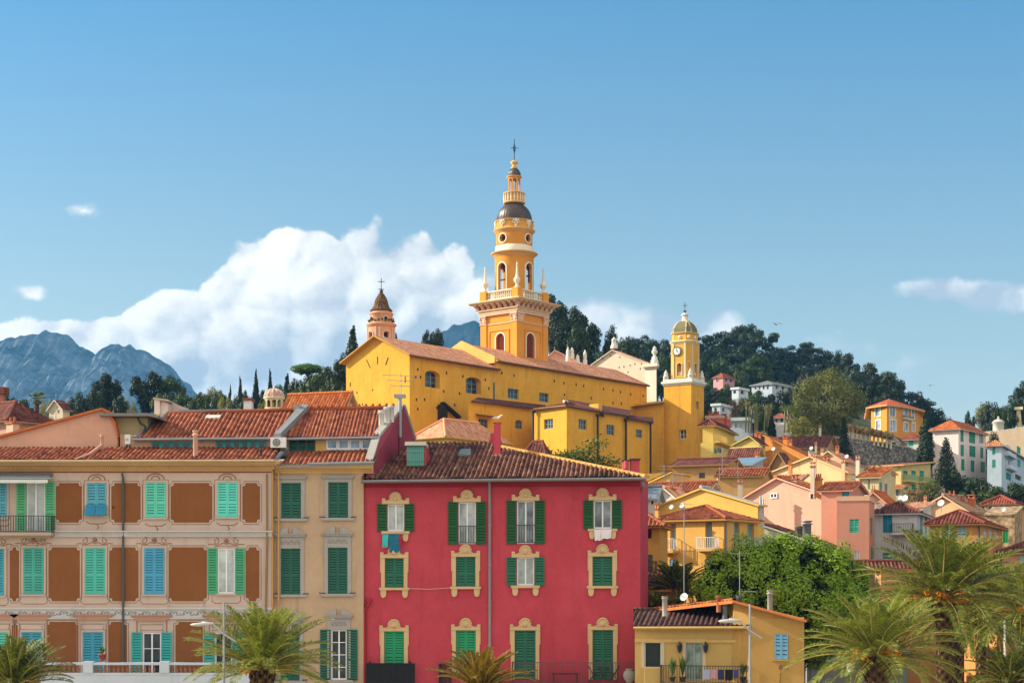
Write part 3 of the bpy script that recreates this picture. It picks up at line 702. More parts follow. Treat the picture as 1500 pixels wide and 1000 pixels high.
m = MB(); m.tube([P(195, 643.5, 88), P(411, 641.8, 88)], .07, 8, 0); m.build('gutter', [ZINC], ur); m = MB(); caps(m, P(245, 605.5, 92.7), P(450, 599.2, 92.7), .12); m.tube([P(197, 642, 88.2), P(245, 605.5, 92.8)], .12, 6, 1)
m.build('ridge', [TILN, ZINC], ur)
m = MB(); q = [P(300, 616, 91.6), P(322, 615, 91.6), P(324, 611.5, 92), P(303, 611.5, 92)]; m.prism(q, (0, 0, .16), 0); m.build('skylight', [paint('c9c6bd', .4)], ur)
m = MB(); vert([(402, 645), (410, 645), (452, 600), (441, 598)], 88.05, m, 1.2); 
m = MB()
q = [P(402, 643, 87.9), P(411, 643, 87.9), P(452, 601, 92.7), P(441, 600, 92.7)]
m.prism(q, (0, 0, .32)); m.build('firewall', [plaster('8b8d8e', .1, .4)], b.root)
m = MB(); vert([(430, 606), (440, 606), (440, 593), (431, 593)], 92, m, .6); m.build('vent', [ZINC], b.root)
# pink gable behind, small flat roofed lean-to
m = MB(); vert([(-75, 672), (172, 660), (172, 640), (166, 620), (158, 607), (148, 600), (-75, 660)], 89.2, m, 8); pg = m.build('gable_wall', [PINKW], b.root)
m = MB()
for (x0, y0), (x1, y1) in (((-75, 660.5), (149, 600)), ): m.prism([P(x0, y0, 89.0), P(x1, y1, 89.0), P(x1, y1-3.5, 89.0), P(x0, y0-3.5, 89.0)], (0, 8.4, 0))
m.prism([P(x, y, 89.05) for x, y in ((149, 600), (158, 607), (166, 620), (172, 640), (173, 640), (169, 618), (160, 604), (150, 597))], (0, .5, 0))
m.build('coping', [TILO], pg)
m = MB(); vert([(159, 642), (216, 642), (216, 607), (152, 607)], 89.9, m, 5); lt = m.build('roof_shed', [plaster('c9b98a', .1, .4)], b.root)
m = MB(); vert([(145, 609), (218, 609), (232, 612), (232, 608.5), (216, 604.5), (145, 605)], 88.8, m, 4.5); m.build('flat_roof', [paint('7b7772', .8)], lt)
m = MB(); vert([(176, 660), (199, 660), (199, 636), (176, 636)], 89.4, m, 2); m.build('low_wall', [plaster('dcb08f')], lt)
m = MB(); m.tube([P(200, 608, 89.5), P(206, 620, 89.5), P(213, 624, 89.5), P(212, 636, 89.0), P(197, 643, 88.2)], .06, 6); m.build('drainpipe', [DARKPIPE], lt)
def acunit(parent, x0, x1, y0, y1, D):
    g = Fr((0, D), 0); a0, a1, z0, z1 = g.rect(x0, x1, y0, y1); m = MB(); bx(m, g, a0, a1, z0, z1, 0, .35); r = min(z1-z0, (a1-a0)*.6)*.42
    c = g(a0+(a1-a0)*.4, (z0+z1)/2, .356); m.prism([c+Vector((r*math.cos(t), 0, r*math.sin(t))) for t in [6.283*k/16 for k in range(16)]], (0, -.01, 0), 1)
    for k in range(1, 4): m.tube([c+Vector((r*k/4*math.cos(t), -.015, r*k/4*math.sin(t))) for t in [6.283*j/12 for j in range(13)]], .01, 4, 0, False)
    bx(m, g, a0+.05, a0+.1, z0-.15, z0, .05, .3, 1); bx(m, g, a1-.1, a1-.05, z0-.15, z0, .05, .3, 1)
    return m.build('air_conditioner', [paint('dcdad5', .4), paint('55585a', .6)], parent)
acunit(b.root, 185, 193, 637, 651, 88.5); acunit(b.root, 397.5, 420, 641, 656, 87.9)
m = MB(); vert([(226, 606), (234, 606), (234, 584), (226, 584)], 93, m, .9); vert([(234.1, 606), (246, 606), (246, 590), (234.1, 586)], 93.2, m, 2.2); m.build('chimney', [plaster('e0cdc2', .1)], b.root)
m = MB(); vert([(224, 584), (247, 588), (247, 585), (224, 581.5)], 92.9, m, 2.6); vert([(247, 608), (275, 608), (275, 598), (247, 588)], 94, m, 2, 1); m.build('chimney_coping', [plaster('b8a79c'), plaster('d3b9ae')], b.root)
def pot_stack(parent, px, yt, yb, D, r, mat, name='flue'):
    p, q = P(px, yb, D), P(px, yt, D); m = MB(); h = q.z-p.z
    m.lathe(p-Vector((0, 0, .4)), [(r, 0), (r, .4+h*.8), (r*1.35, .4+h*.82), (r*1.35, .4+h*.86), (r*.9, .4+h*.87), (r*.9, .4+h*.93), (r*1.3, .4+h*.94), (r*1.2, .4+h)], 10)
    return m.build(name, [mat], parent)
pot_stack(ro, 286.5, 630, 672, 86.4, .13, plaster('d8ab90')); pot_stack(ro, 149.5, 636, 653, 88.0, .1, plaster('dcb7a4')); pot_stack(ro, 382, 656, 670, 86.2, .06, DARKPIPE)
m = MB(); m.tube([P(150, 652, 88.0), P(143, 657, 87.6), P(132, 665, 86.8), P(110, 674, 85.6)], .1, 6); m.build('parapet_ridge', [plaster('c9957f')], ro)
m = MB(); vert([(356.5, 602), (368, 602), (368, 586), (357, 586)], 93.3, m, .8); vert([(355, 586), (369.5, 586), (369.5, 582.5), (355, 582.5)], 93.2, m, 1.1, 1); m.build('chimney', [plaster('e4e1da', .06), paint('7c4a34', .8)], b.root)
m = MB(); vert([(262, 606), (352, 603), (352, 598.5), (262, 600)], 93.6, m, .3); m.build('parapet', [paint('7c8f9c', .5)], b.root)

# ------------------------------------------------------------------ ochre house with grey window surrounds
GREYP = plaster('a7a19b', .07, .25); DG = '1f5a49'
c = Bld('ochre_house', 'narrow ochre house with dark green shutters and grey pedimented windows', 'house', 398.5, 532.5, None, 86.4, 0, 684, OCHRE, 8, 0)
G = c.A; X = lambda px: G.pix(px, 700)[0]; Z = lambda py: G.pix(470, py)[1]
def cwin(x0, x1, y0, y1, kind='s', ped=True, **kw):
    wo, (a0, a1, z0, z1) = c.win('A', x0, x1, y0, y1, kind, DG, depth=.14, sill=False, **kw)
    m = MB(); s = .2; e = .003; top = z1+(.62 if ped else .2); am = (a0+a1)/2
    bx(m, G, a0-s, a0-e, z0, top, .003, .06); bx(m, G, a1+e, a1+s, z0, top, .003, .06); bx(m, G, a0-e, a1+e, z1+e, top, .003, .06)
    bx(m, G, a0-s-.14, a1+s+.14, z0-.14, z0-e, .003, .14); bx(m, G, a0-s-.08, a1+s+.08, top+e, top+.09, .003, .16); bx(m, G, a0-s-.13, a1+s+.13, top+.093, top+.14, .003, .2)
    if ped:
        for sg in (-1, 1):
            pts = [(am+sg*(a1-a0+2*s+.26)/2, top+.143)]+[(am+sg*x, top+.143+h) for x, h in ((.62, .12), (.4, .27), (.2, .36), (.13, .33), (.13, .0))]
            poly(m, G, [(p, q+.001) for p, q in pts] if sg < 0 else [(p, q+.001) for p, q in reversed(pts)], .003, .12)
        for k in range(7):
            q = a0+.06+(a1-a0-.12)*k/6; m.tube([G(q+.06*math.cos(t), z1+.32+.09*math.sin(t)*(1 if k % 2 else -1), .068) for t in [j*.6 for j in range(9)]], .012, 4, 1, False)
    m.build('surround', [GREYP, paint('857d78', .8)], wo)
    h = MB()
    for aa, d in ((a0-s-.14, -1), (a1+s+.14, 1)): h.tube([G(aa-d*.2, z0+.02, .08), G(aa+d*.12, z0+.05, .2)], .025, 5)
    h.build('shutter_catch', [IRON], wo)
cwin(412, 441, 707, 759, 's', False); cwin(481, 510, 706, 758, 's', False)
cwin(411.5, 440, 803, 870); cwin(480.5, 509, 801.5, 869)
cwin(411, 439, 924, 996); cwin(485, 508, 922, 995, 'o', True, leafw=.55, gl=GLASSD, bars=3)
c.finish()
m = MB(); cornice(m, G, X(403), X(547), Z(693), [(.1, .08), (.14, .16), (.1, .34), (.14, .42)], 0)
for k in range(48): bx(m, G, X(405)+k*.107, X(405)+k*.107+.05, Z(693)+.1, Z(693)+.23, .16, .21)
m.build('cornice', [plaster('dcb377', .07)], c.root)
m = MB(); roof(m, [P(410, 681, 85.9), P(547, 677, 85.9), P(556, 659, 88.7), P(426, 661, 88.7)], .07, .25, 0, .14, 1); cro = m.build('roof', [TILN, ZINC], c.root)
m = MB(); m.tube([P(452, 679, 85.7), P(548, 677, 85.7)], .06, 8); m.tube([P(398, 678, 85.9), P(412, 664, 87.6), P(420, 657, 88.4)], .13, 6); m.build('gutter', [ZINC], cro)
m = MB(); vert([(412, 668), (556, 668), (556, 638), (412, 641)], 88.7, m, 2); m.build('attic_wall', [OCHRE], c.root)
g = Fr((0, 88.7), 0)
for x0 in (424, 436.7, 449.4):
    m = MB(); a0, a1, z0, z1 = g.rect(x0, x0+12, 644, 660.5); leaf(m, g, a0, a1, z0, z1, .01, .13); m.build('attic_shutter', [paint('1d4a40', .6), paint('0c1f1a', .8)], c.root)
strip(c.root, 478, 546, 643.5, 659, 88.7, 4, 'd8dde2', BLUEGL)
m = MB(); vert([(462.3, 660.5), (478, 660.5), (478, 643.5), (462.3, 643.5)], 88.66, m, .05); m.build('wall_panel', [plaster('d9b46c')], c.root)
m = MB(); roof(m, [P(411, 641.5, 88.3), P(553, 639, 88.3), P(591, 597.5, 92.6), P(453, 600, 92.8)], .06, .2, 0, .14, 1); cur = m.build('upper_roof', [TILN, ZINC], c.root)
m = MB(); caps(m, P(453, 599, 92.7), P(591, 596.5, 92.5), .13); m2 = MB(); m2.tube([P(411, 643, 88.2), P(553, 640.5, 88.2)], .07, 8, 0); m2.build('gutter', [ZINC], cur)
for k in range(14): p = P(456+k*10, 598.6-k*.18, 92.6); m.ball(p+Vector((0, 0, .13)), .09, 0, 1, 1, 1.3, 6, 4)
m.build('ridge', [TILN, ZINC], cur)
# raised gable parapet and pink party wall
m = MB(); side = [P(545, 700, 86.4), P(545, 678, 86.4), P(556.5, 640, 88.6), P(591, 596.5, 92.6), P(607, 645, 95.2), P(600, 720, 94.2)]
m.prism(side, (-.3, 0.06, 0)); pw = m.build('party_wall', [plaster('9c4050', .14, .4)], c.root)
m = MB()
for a, d in ((side[1], side[2]), (side[2], side[3])): m.prism([a+Vector((.04, 0, .02)), d+Vector((.04, 0, .02)), d+Vector((.04, 0, .2)), a+Vector((.04, 0, .2))], (-.42, .05, 0))
m.tube([side[3]+Vector((0, 0, .12)), side[4]+Vector((0, 0, .12))], .14, 6); m.build('coping', [plaster('a8a29a')], pw)
for px, yt, yb in ((559, 601, 622), (567, 596, 613), (573, 594, 608)): pot_stack(cur, px, yt, yb, 90.6+(573-px)*-.05, .16, plaster('d9d6d0'))
m = MB(); m.tube([P(586, 640, 91.6), P(586, 578, 91.6)], .1, 8); vert([(577, 582), (594, 582), (594, 577), (577, 577)], 91.5, m, .3); m.build('mast', [ZINC], pw)
aerial(pw, 587.5, 546, 580, 91.6, 3, 2.0)
m = MB(); m.tube([P(585, 700, 91.5), P(585.5, 602, 91.7)], .05, 6); m.build('drainpipe', [paint('6b2a36')], pw)
m = MB(); q0 = P(559, 646, 89.0); g2 = Fr((q0.x, q0.y), math.radians(78), 'A'); e = Vector((.2, 1, 0)).normalized()
zz = q0.z; m.prism([q0, q0+e*.9, q0+e*.9-Vector((0, 0, .75)), q0-Vector((0, 0, .75))], (.12, 0, 0)); 
for k in range(5): z = -.08-k*.15; m.prism([q0+e*.05+Vector((.125, 0, z)), q0+e*.85+Vector((.125, 0, z)), q0+e*.85+Vector((.125, 0, z-.06)), q0+e*.05+Vector((.125, 0, z-.06))], (.04, 0, 0), 1)
m.build('window_box', [paint('7a3538'), paint('a86a5c')], pw)
m = MB(); vert([(394, 690), (400, 690), (400, 1010), (394, 1010)], 86.05, m, .4); m.build('corner_strip', [plaster('c89a5c')], c.root)
m = MB(); m.tube([P(408, 690, 86.2), P(408, 884, 86.2)], .05, 6); m.build('drainpipe', [plaster('c9a060')], c.root)

# ------------------------------------------------------------------ crimson house
r = Bld('crimson_house', 'tall crimson house with green shutters, cream window crests and a dark tiled roof', 'house', 533, 938, None, 85.6, 4, 699.5, REDP, 10, 0)
G = r.A; CRM = plaster('d2b285', .1, .25); X = lambda px: G.pix(px, 850)[0]; Z = lambda py, px=735: G.pix(px, py)[1]
GD, GM, GB = '174f22', '22634a', '1f8f5e'
def crest(m, am, z, w, mid=.32):
    e = .003; bx(m, G, am-w/2, am+w/2, z+e, z+.2, .003, .1)
    for sg in (-1, 1): bx(m, G, am+sg*(w/2-.09)-.09, am+sg*(w/2-.09)+.09, z+.203, z+.31, .003, .12)
    pts = [(am-.42, z+.203)]+[(am+.27*math.cos(t), z+.3+.27*math.sin(t)) for t in [math.pi-k*math.pi/10 for k in range(11)]]+[(am+.42, z+.203)]
    poly(m, G, pts, .003, .13); m.ball(G(am, z+.3, .13), .13, 0, 1, .6, 1)
    m.tube([G(am+.3*math.cos(t), z+.31+.3*math.sin(t), .13) for t in [math.pi*k/10 for k in range(11)]], .05, 5)
def corbels(m, am, z, w):
    for sg in (-1, 1):
        a = am+sg*(w/2-.22); poly(m, G, [(a-.15, z), (a+.15, z), (a+.15, z-.2), (a+.11, z-.36), (a, z-.42), (a-.11, z-.36), (a-.15, z-.2)], .003, .12)
def rwin(x0, x1, y0, y1, kind, col, sill=True, full=None, **kw):
    wo, (a0, a1, z0, z1) = r.win('A', x0, x1, y0, y1, kind, col, depth=.15, sill=False, **kw)
    m = MB(); am = (a0+a1)/2; w = max(a1-a0+.42, 1.45); full = (kind == 's') if full is None else full; s = .2; e = .003
    if full:
        for q0, q1 in ((a0-s, a0-e), (a1+e, a1+s)): bx(m, G, q0, q1, z0, z1, .003, .07)
        for q0, q1 in ((a0-s-.05, a0-s-e), (a1+s+e, a1+s+.05)): bx(m, G, q0, q1, z1-.75, z1, .003, .08)
        crest(m, am, z1, a1-a0+2*s+.1)
    else: crest(m, am, z1, w)
    m.build('crest' if not full else 'surround', [CRM], wo); m = MB()
    if sill:
        w2 = a1-a0+2*s+.2; bx(m, G, am-w2/2, am+w2/2, z0-.13, z0-e, .003, .16); corbels(m, am, z0-.133, w2)
    m.build('sill', [CRM], wo)
    return wo, a0, a1, z0, z1
rwin(567.5, 592, 738, 777.5, 'o', GD, leafw=.52, gl=CURT)
w684 = rwin(671.5, 697, 735, 796.5, 'o', GD, False, leafw=.52, gl=CURT, rail=.95); w770 = rwin(757, 783, 733, 796, 'o', GD, False, leafw=.52, gl=GLASS, rail=.98)
rwin(869.5, 896, 732.5, 774, 'o', GD, leafw=.52, gl=GLASS)
rwin(564, 591.5, 817, 860, 's', GM); rwin(668, 696.5, 815, 858.5, 's', GM); rwin(757, 782.5, 816, 857, 'o', GM, leafw=.52, gl=CURT); rwin(868, 897, 814.5, 857.5, 's', GM)
rwin(563, 592, 924, 985, 's', GB, False); rwin(668, 697, 922.5, 985, 's', GB, False); rwin(754, 784.5, 922.5, 995, 's', GM, False); rwin(868, 898, 922, 995, 's', GM, False)
# side wall on the right
cA = r.C; cB = Vector((cA.x+.62, cA.y+2.6, 0)); up = Vector((0, 0, r.ze)); cD = cB+Vector((.3, 9, 0))
r.x.face([cA, cB, cB+up, cA+up]); r.x.face([cB, cD, cD+up, cB+up])
r.finish()
m = MB(); bx(m, G, -r.w1, 0, Z(713), r.ze-.05, .003, .05); bx(m, G, -r.w1-.02, 0, Z(706), r.ze-.02, .053, .22); m.build('eaves_band', [plaster('a03038', .08)], r.root)
rl = [P(529, 703, 85.9), P(946, 699, 84.7), P(736, 656.5, 92.0), P(715, 647.5, 93.3), P(560, 650, 94)]
m = MB(); roof(m, rl, .12, .25, 0, .1, 1)
bk = [P(946, 699, 84.7), P(952, 697, 97), P(736, 656.5, 92.0)]; roof(m, bk, 0, .25, 2, .1, 1)
rro = m.build('roof', [TILD, ZINC, TIL], r.root); r.ro = rro
m = MB()
hp0, hp1 = P(946, 698, 84.7), P(736, 655, 92.0); caps(m, hp0, hp1, .15, 0); m.build('hip_tiles', [tiles('c08a4a', '8a5a30', 'dcb478', False, .2)], rro)
m = MB(); m.tube([P(529, 705, 85.7), P(946, 701, 84.5)], .085, 8); m.build('gutter', [paint('6f6c6a', .5)], rro)
m = MB(); m.tube([P(940, 705, 85.0), P(944, 712, 85.3), P(937, 722, 86.4), P(933, 727, 88.0)], .07, 8); m.build('gutter_outlet', [paint('8d8a88')], rro)
r.pipe('A', 717.5, 702, 1003, paint('8f8486', .45), .075)
m = MB(); m.tube([G(X(541), Z(883), .12), G(X(534.5), Z(892), .12), G(X(534.5), Z(1003), .12)], .09, 8); m.lathe(G(X(541), Z(884), .12), [(.09, 0), (.16, .2), (.16, .28)], 8); m.build('drainpipe', [plaster('a83845')], r.root)
m = MB()   # dormer hatch with turquoise door
vert([(595, 683), (622, 683), (622, 652), (595, 652)], 88.2, m, 2.2, 0); vert([(592.5, 652), (624, 652), (624, 646.5), (593.5, 646.5)], 88.0, m, 2.4, 1)
m.prism([P(622.2, 683, 88.2), P(622.2, 652, 88.2), P(630, 671, 90.2)], (.05, 0.0, 0), 2); dm = m.build('dormer', [plaster('8f5550'), plaster('cfcabb'), REDP], rro)
m = MB(); g = Fr((0, 88.2), 0); a0, a1, z0, z1 = g.rect(596, 621, 653, 682)
for k in range(8): w_ = (a1-a0)/8; bx(m, g, a0+w_*k+.01, a0+w_*(k+1)-.01, z0, z1, .003, .03+.012*(k % 2))
bx(m, g, a0, a1, z0+.25, z0+.33, .045, .07); bx(m, g, a0, a1, z1-.33, z1-.25, .045, .07); m.build('door', [paint('5f9a8c', .75, .2)], dm)
m = MB(); q = [P(671, 668, 90.2), P(689, 668, 90.1), P(690, 660, 91.3), P(675, 660.5, 91.4)]; m.prism(q, (0, -.02, .12)); m.build('skylight', [paint('6f7468', .3)], rro)
m = MB(); vert([(565, 657), (735, 657), (735, 651), (565, 649)], 94.2, m, .4); vert([(716, 662), (735, 662), (735, 646), (716, 644)], 93.6, m, 1.0); vert([(718, 646), (724, 646), (724, 634), (718, 634)], 93.7, m, .5); m.build('parapet', [REDP], r.root)
m = MB()
for k in range(34): p = P(566+k*5, 649.5+k*.05, 94.1); m.ball(p, .13, 0, 1.1, .8, .6, 6, 4)
m.build('parapet_tiles', [TILN], r.root)
m = MB(); g = Fr((0, 90.3), 0); a0, a1, z0, z1 = g.rect(723.5, 733.5, 622, 664); bx(m, g, a0, a1, z0-.3, z1, -.4, 0); bx(m, g, a0+.1, a1-.04, z0-.28, z1+.08, 0.003, .05); bx(m, g, a0-.03, a1+.03, z1+.083, z1+.14, -.43, .08); bx(m, g, a0-.12, a1+.14, z0-.4, z0-.05, -.5, .12, 1)
m.build('chimney', [plaster('c9505c', .1, .3), plaster('c9b6a4')], rro)
m = MB()
for x0, x1, yt in ((913, 921, 675), (924, 937, 673)):
    vert([(x0, 694), (x1, 694), (x1, yt), (x0, yt)], 91, m, .6); vert([(x0-1.5, yt), (x1+1.5, yt), (x1+1.5, yt-2), (x0-1.5, yt-2)], 90.9, m, .8, 1)
m.tube([P(917, 686, 90.7), P(917, 675, 90.7)], .12, 8); m.build('chimney', [plaster('c75560'), paint('4a3a38')], rro)
m = MB(); m.tube([G(X(600), Z(861.5), .12), G(X(630), Z(862.3), .12), G(X(660), Z(860.5), .12)], .014, 4); m.build('clothes_line', [paint('d8b8b0')], r.root)
o = r.balcony('A', 541, 608, 971, 1000, .7, None, IRON); m = MB(); a0, a1, z0, z1 = G.rect(539.5, 608.5, 971, 999)
for k in range(28): w_ = (a1-a0)/28; bx(m, G, a0+w_*k, a0+w_*k+w_*.62, z0, z1, .72, .75)
bx(m, G, a0, a1, z1+.003, z1+.05, .68, .77); bx(m, G, a0, a1, z0, z1, .69, .705); m.build('screen', [paint('1b1b1f', .6)], o)
for px in (545, 603): m = MB(); m.ball(G(X(px), Z(968.5), .7), .08); m.build('finial', [IRON], o)
o = r.balcony('A', 645, 661, 971, 1000, .7); m = MB(); a0, a1, z0, z1 = G.rect(645, 661, 971, 999)
for k in range(7): w_ = (a1-a0)/7; bx(m, G, a0+w_*k, a0+w_*k+w_*.62, z0, z1, .72, .75)
m.build('screen', [paint('1b1b1f', .6)], o)
r.balcony('A', 752, 928, 968.5, 999, 1.1, plaster('8a3a40'), paint('5b4348', .6))
def gull(px, py, D, s=1.0):
    p = P(px, py, D); t = thing('gull', 'white gull perched on the pink chimney of the crimson house', 'gull', p); m = MB(); rows = []
    for x, z, ry, rz in ((-.26, .2, .005, .004), (-.2, .19, .03, .02), (-.08, .19, .07, .065), (.05, .21, .085, .085), (.13, .26, .06, .07), (.17, .32, .045, .05), (.21, .36, .05, .05), (.25, .365, .03, .03), (.29, .35, .012, .012), (.33, .345, .002, .002)):
        rows.append([p+Vector((x, ry*math.cos(a), z+rz*math.sin(a)))*1 for a in [6.283*k/10 for k in range(10)]])
    m.grid(rows, 0, close=True); m.ball(p+Vector((-.06, 0, .215)), .1, 1, 1.9, .88, .55)
    for y in (-.03, .03): m.tube([p+Vector((.02, y, .14)), p+Vector((.03, y, 0)), p+Vector((.08, y, .005))], .008, 4, 2)
    m.build('body', [paint('e8e6e0', .7), paint('a6adb3', .7), paint('c98a3a')], t)
gull(728.5, 617.5, 90.5)
def towel(mb, G, a0, a1, zt_, zb, n, m=0, slant=0.0, rr=None):
    rows = []
    for j in range(7):
        t = j/6; rows.append([G(a0+(a1-a0)*k/6*(1-.06*t)+slant*t, zt_-(zt_-zb)*t*(1+.05*math.sin(k*2.1)), n+.03*math.sin(k*1.7+t*2)*(.3+t)) for k in range(7)])
    mb.grid(rows, m)
ld_t = thing('laundry', 'teal, blue and red towels hung from the first upper window of the crimson house', 'laundry', G(X(575), Z(808), .2))
for x0, x1, y1, col, sl in ((561, 569.5, 801, '37b8b4', 0), (569.6, 586, 808, '1e6680', .08), (585, 590, 798, 'a82438', 0)):
    m = MB(); towel(m, G, X(x0), X(x1), Z(782), Z(y1), .2, 0, sl); m.build('towel', [paint(col, .9, .15)], ld_t)
m = MB(); m.tube([G(X(557), Z(782), .21), G(X(596), Z(781.5), .21)], .012, 4); m.build('line', [ZINC], ld_t)
ld_t = thing('laundry', 'white sheets hung below the right upper window of the crimson house', 'laundry', G(X(883), Z(792), .2))
m = MB(); towel(m, G, X(870.5), X(882), Z(776), Z(791.5), .2, 0, .03); towel(m, G, X(881), X(896), Z(775.5), Z(789), .22, 0, -.02); m.build('sheet', [paint('dcd5da', .9, .06)], ld_t)
def chair(px, py, D, lab, mir=1):
    p = P(px, py, D); t = thing('bistro_chair', lab, 'chair', p, 'folding chairs on the balcony'); m = MB()
    for y in (-.18, .18):
        m.tube([p+Vector((-.25*mir, y, 0)), p+Vector((.22*mir, y, .85))], .016, 5); m.tube([p+Vector((.22*mir, y, 0)), p+Vector((-.2*mir, y, .48))], .016, 5)
    m.build('frame', [IRON], t); m = MB()
    for k in range(5): m.hexa([p+Vector((-.22*mir+.08*k*mir+a, y, z)) for z in (.45, .47) for a, y in ((0, -.2), (.06, -.2), (.06, .2), (0, .2))])
    m.build('seat', [paint('33302c', .7)], t); m = MB()
    for k in range(2): m.hexa([p+Vector((.17*mir+.03*k*mir+a, y, .66+.1*k+z)) for z in (0, .06) for a, y in ((0, -.2), (.02, -.2), (.02, .2), (0, .2))])
    m.build('backrest', [paint('33302c', .7)], t)
chair(868, 998, 84.6, 'dark folding chair left of the bistro table on the red balcony', -1); chair(901, 998, 84.6, 'dark folding chair right of the bistro table on the red balcony', 1)
p = P(884, 998, 84.6); t = thing('bistro_table', 'small dark folding table between two chairs on the red balcony', 'table', p); m = MB(); m.lathe(p, [(.3, .7), (.3, .72)], 14); m.build('tabletop', [IRON], t)
for sg in (-1, 1): m = MB(); m.tube([p+Vector((-.25*sg, -.1*sg, 0)), p+Vector((.25*sg, .1*sg, .7))], .016, 5); m.build('leg', [IRON], t)
p = P(922, 999, 84.5); t = thing('stone_urn', 'round pale stone urn at the right end of the red balcony', 'urn', p); m = MB()
m.lathe(p, [(.16, 0), (.18, .06), (.3, .22), (.33, .4), (.28, .56), (.17, .64), (.2, .68), (.2, .72)], 16); m.build('bowl', [plaster('a8a39a', .15)], t)
m = MB(); p = P(828, 998, 84.6); t = thing('bench', 'low dark backless bench behind the thin railing of the red balcony', 'bench', p)
bx(m, Fr((p.x, p.y), 0), -.7, .7, p.z+.4, p.z+.46, -.2, .2); m.build('seat', [IRON], t)
for sg in (-1, 1): m = MB(); bx(m, Fr((p.x, p.y), 0), sg*.6-.03, sg*.6+.03, p.z, p.z+.4, -.18, .18); m.build('leg', [IRON], t)
# ------------------------------------------------------------------ the basilica on its hill
YEL = plaster('e0a53a', .17, .5, '8a6428'); YELP = plaster('dcb162', .08, .25); PALE = plaster('e8dcc4', .08, .3, '93806a'); PINKS = plaster('d49c78', .1, .4, '8a6a58')
ORG = plaster('d28f38', .1, .25, '8e5a22'); CREAMW = plaster('e2cfae', .08, .3, 'a08a68'); WHT = plaster('dcd8cc', .07, .3, '8d877a')
n1 = Bld('basilica', 'long yellow church with orange tiled roofs, barred windows and a row of low chapels', 'church', 507, 600, 728, 185, 40, 517.6, YEL, z0=18)
R0 = n1.root; G = n1.B
def chwin(bl, f, x0, x1, y0, y1, dep, arch=0.0, bars=2, panes=3, canopy=False):
    wo, (a0, a1, z0, z1) = bl.win(f, x0, x1, y0, y1, 'g', None, paint('8f9694', .6), GLASSD, dep, bars, None, False, None, panes)
    if arch: archfill(bl.x, bl.face(f), a0, a1, z1, arch, dep)
    if canopy: m = MB(); g = bl.face(f); m.hexa([g(a, z, n) for z in (0, .1) for a, z, n in ((a0-.5, z1+.35+z, .003), (a1+.5, z1+.35+z, .003), (a1+.5, z1+.12+z, .8), (a0-.5, z1+.12+z, .8))]); m.build('canopy', [TILDK], wo)
    return wo
chwin(n1, 'B', 622.5, 644.5, 543, 567.5, .75, .5); chwin(n1, 'B', 682.5, 704.5, 552.5, 576.5, .75, .5)
def putlogs(bl, f, pts, r=.13):
    m = MB(); g = bl.face(f)
    for x, y in pts: a, z = g.pix(x, y); bx(m, g, a-r*.7, a+r*.7, z-r, z+r, .002, .006)
    m.build('putlog_holes', [HOLE], bl.root)
putlogs(n1, 'B', [(612, 541), (609, 552), (616, 552), (654, 546), (678, 551), (650, 573), (673, 576), (688, 567), (610, 585), (622, 585), (612, 599), (666, 593), (711, 556), (716, 569), (640, 597)], .16)
putlogs(n1, 'A', [(546, 571), (513, 576), (523, 575), (593, 580), (531, 592), (576, 599)], .12)
m = MB(); g = n1.A
for (x0, y0), (x1, y1) in (((537, 527), (542.5, 538.5)), ((553, 522), (553, 533)), ((568.5, 523.5), (565, 534)), ((513, 560), (513, 566)), ((593.5, 551), (593.5, 560))): 
    a, z = g.pix(x0, y0); c_, w_ = g.pix(x1, y1); m.tube([g(a, z, .03), g(c_, w_, .03)], .045, 5)
m.build('wall_anchors', [IRON], R0)
n1.roof('gableA', 2.5, .45, .5, TILC, 0)
m = MB(); L = n1.L
for p in range(2):
    q0, q1 = (L(-.5, -.5, n1.ze-.25), L(n1.w1/2, -.5, n1.ze+2.42)) if p == 0 else (L(n1.w1+.5, -.5, n1.ze-.25), L(n1.w1/2, -.5, n1.ze+2.42)); m.tube([q0, q1], .14, 6)
m.tube([L(-.5, -.4, n1.ze-.3), L(-.5, n1.w2, n1.ze-.3)], .12, 6, 1); m.build('verge_tiles', [plaster('b98a4a'), paint('6b4a38', .8)], n1.ro); n1.finish()
m = MB(); a0, a1, z0, z1 = G.rect(641, 651, 593, 618); bx(m, G, a0, a1, z0-2, z1, .003, .5)
a, z = G.pix(645, 592); c_, w_ = G.pix(669, 613); m.hexa([G(a, z, .003), G(c_, w_, .003), G(c_, w_, .7), G(a, z, .7), G(a, z+.25, .003), G(c_, w_+.25, .003), G(c_, w_+.25, .7), G(a, z+.25, .7)], 0); m.build('stair_cover', [paint('2c241d', .9)], R0)
bb = n1.w2
n2 = Bld('x', '', '', 633, 728.6, 948, 185+bb*math.cos(n1.th), 40, 526.8, YEL, z0=18, root=R0); n2.C = n1.L(0, bb)+Vector((0, 0, 0)); n2.A.o = n2.C.copy(); n2.B.o = n2.C.copy()
chwin(n2, 'B', 744, 760, 569.5, 584, .3, 0, 1, 3); chwin(n2, 'B', 790, 804, 575.5, 588.5, .3, 0, 1, 3)
putlogs(n2, 'B', [(735, 546), (753, 550), (812, 558), (826, 561), (844, 563), (855, 565), (884, 569.5), (898, 571.5), (909, 574), (924, 577.5), (942, 579.5), (827, 578), (866, 583), (898, 590), (910, 591)], .17)
n2.roof('gableA', 2.45, .35, .5, TILC, 0); n2.finish()
m = MB(); L = n2.L; m.tube([L(-.35, -.1, n2.ze-.24), L(-.35, n2.w2, n2.ze-.24)], .14, 6, 1)
q = [L(0, -.15, n2.ze-.4), L(0, -.15, n2.ze+.35), L(n2.w1/2, -.15, n2.ze+2.75), L(n2.w1, -.15, n2.ze+.4), L(n2.w1, -.15, n2.ze-.4)]; m.prism(q, n2.e2*-.3, 0)
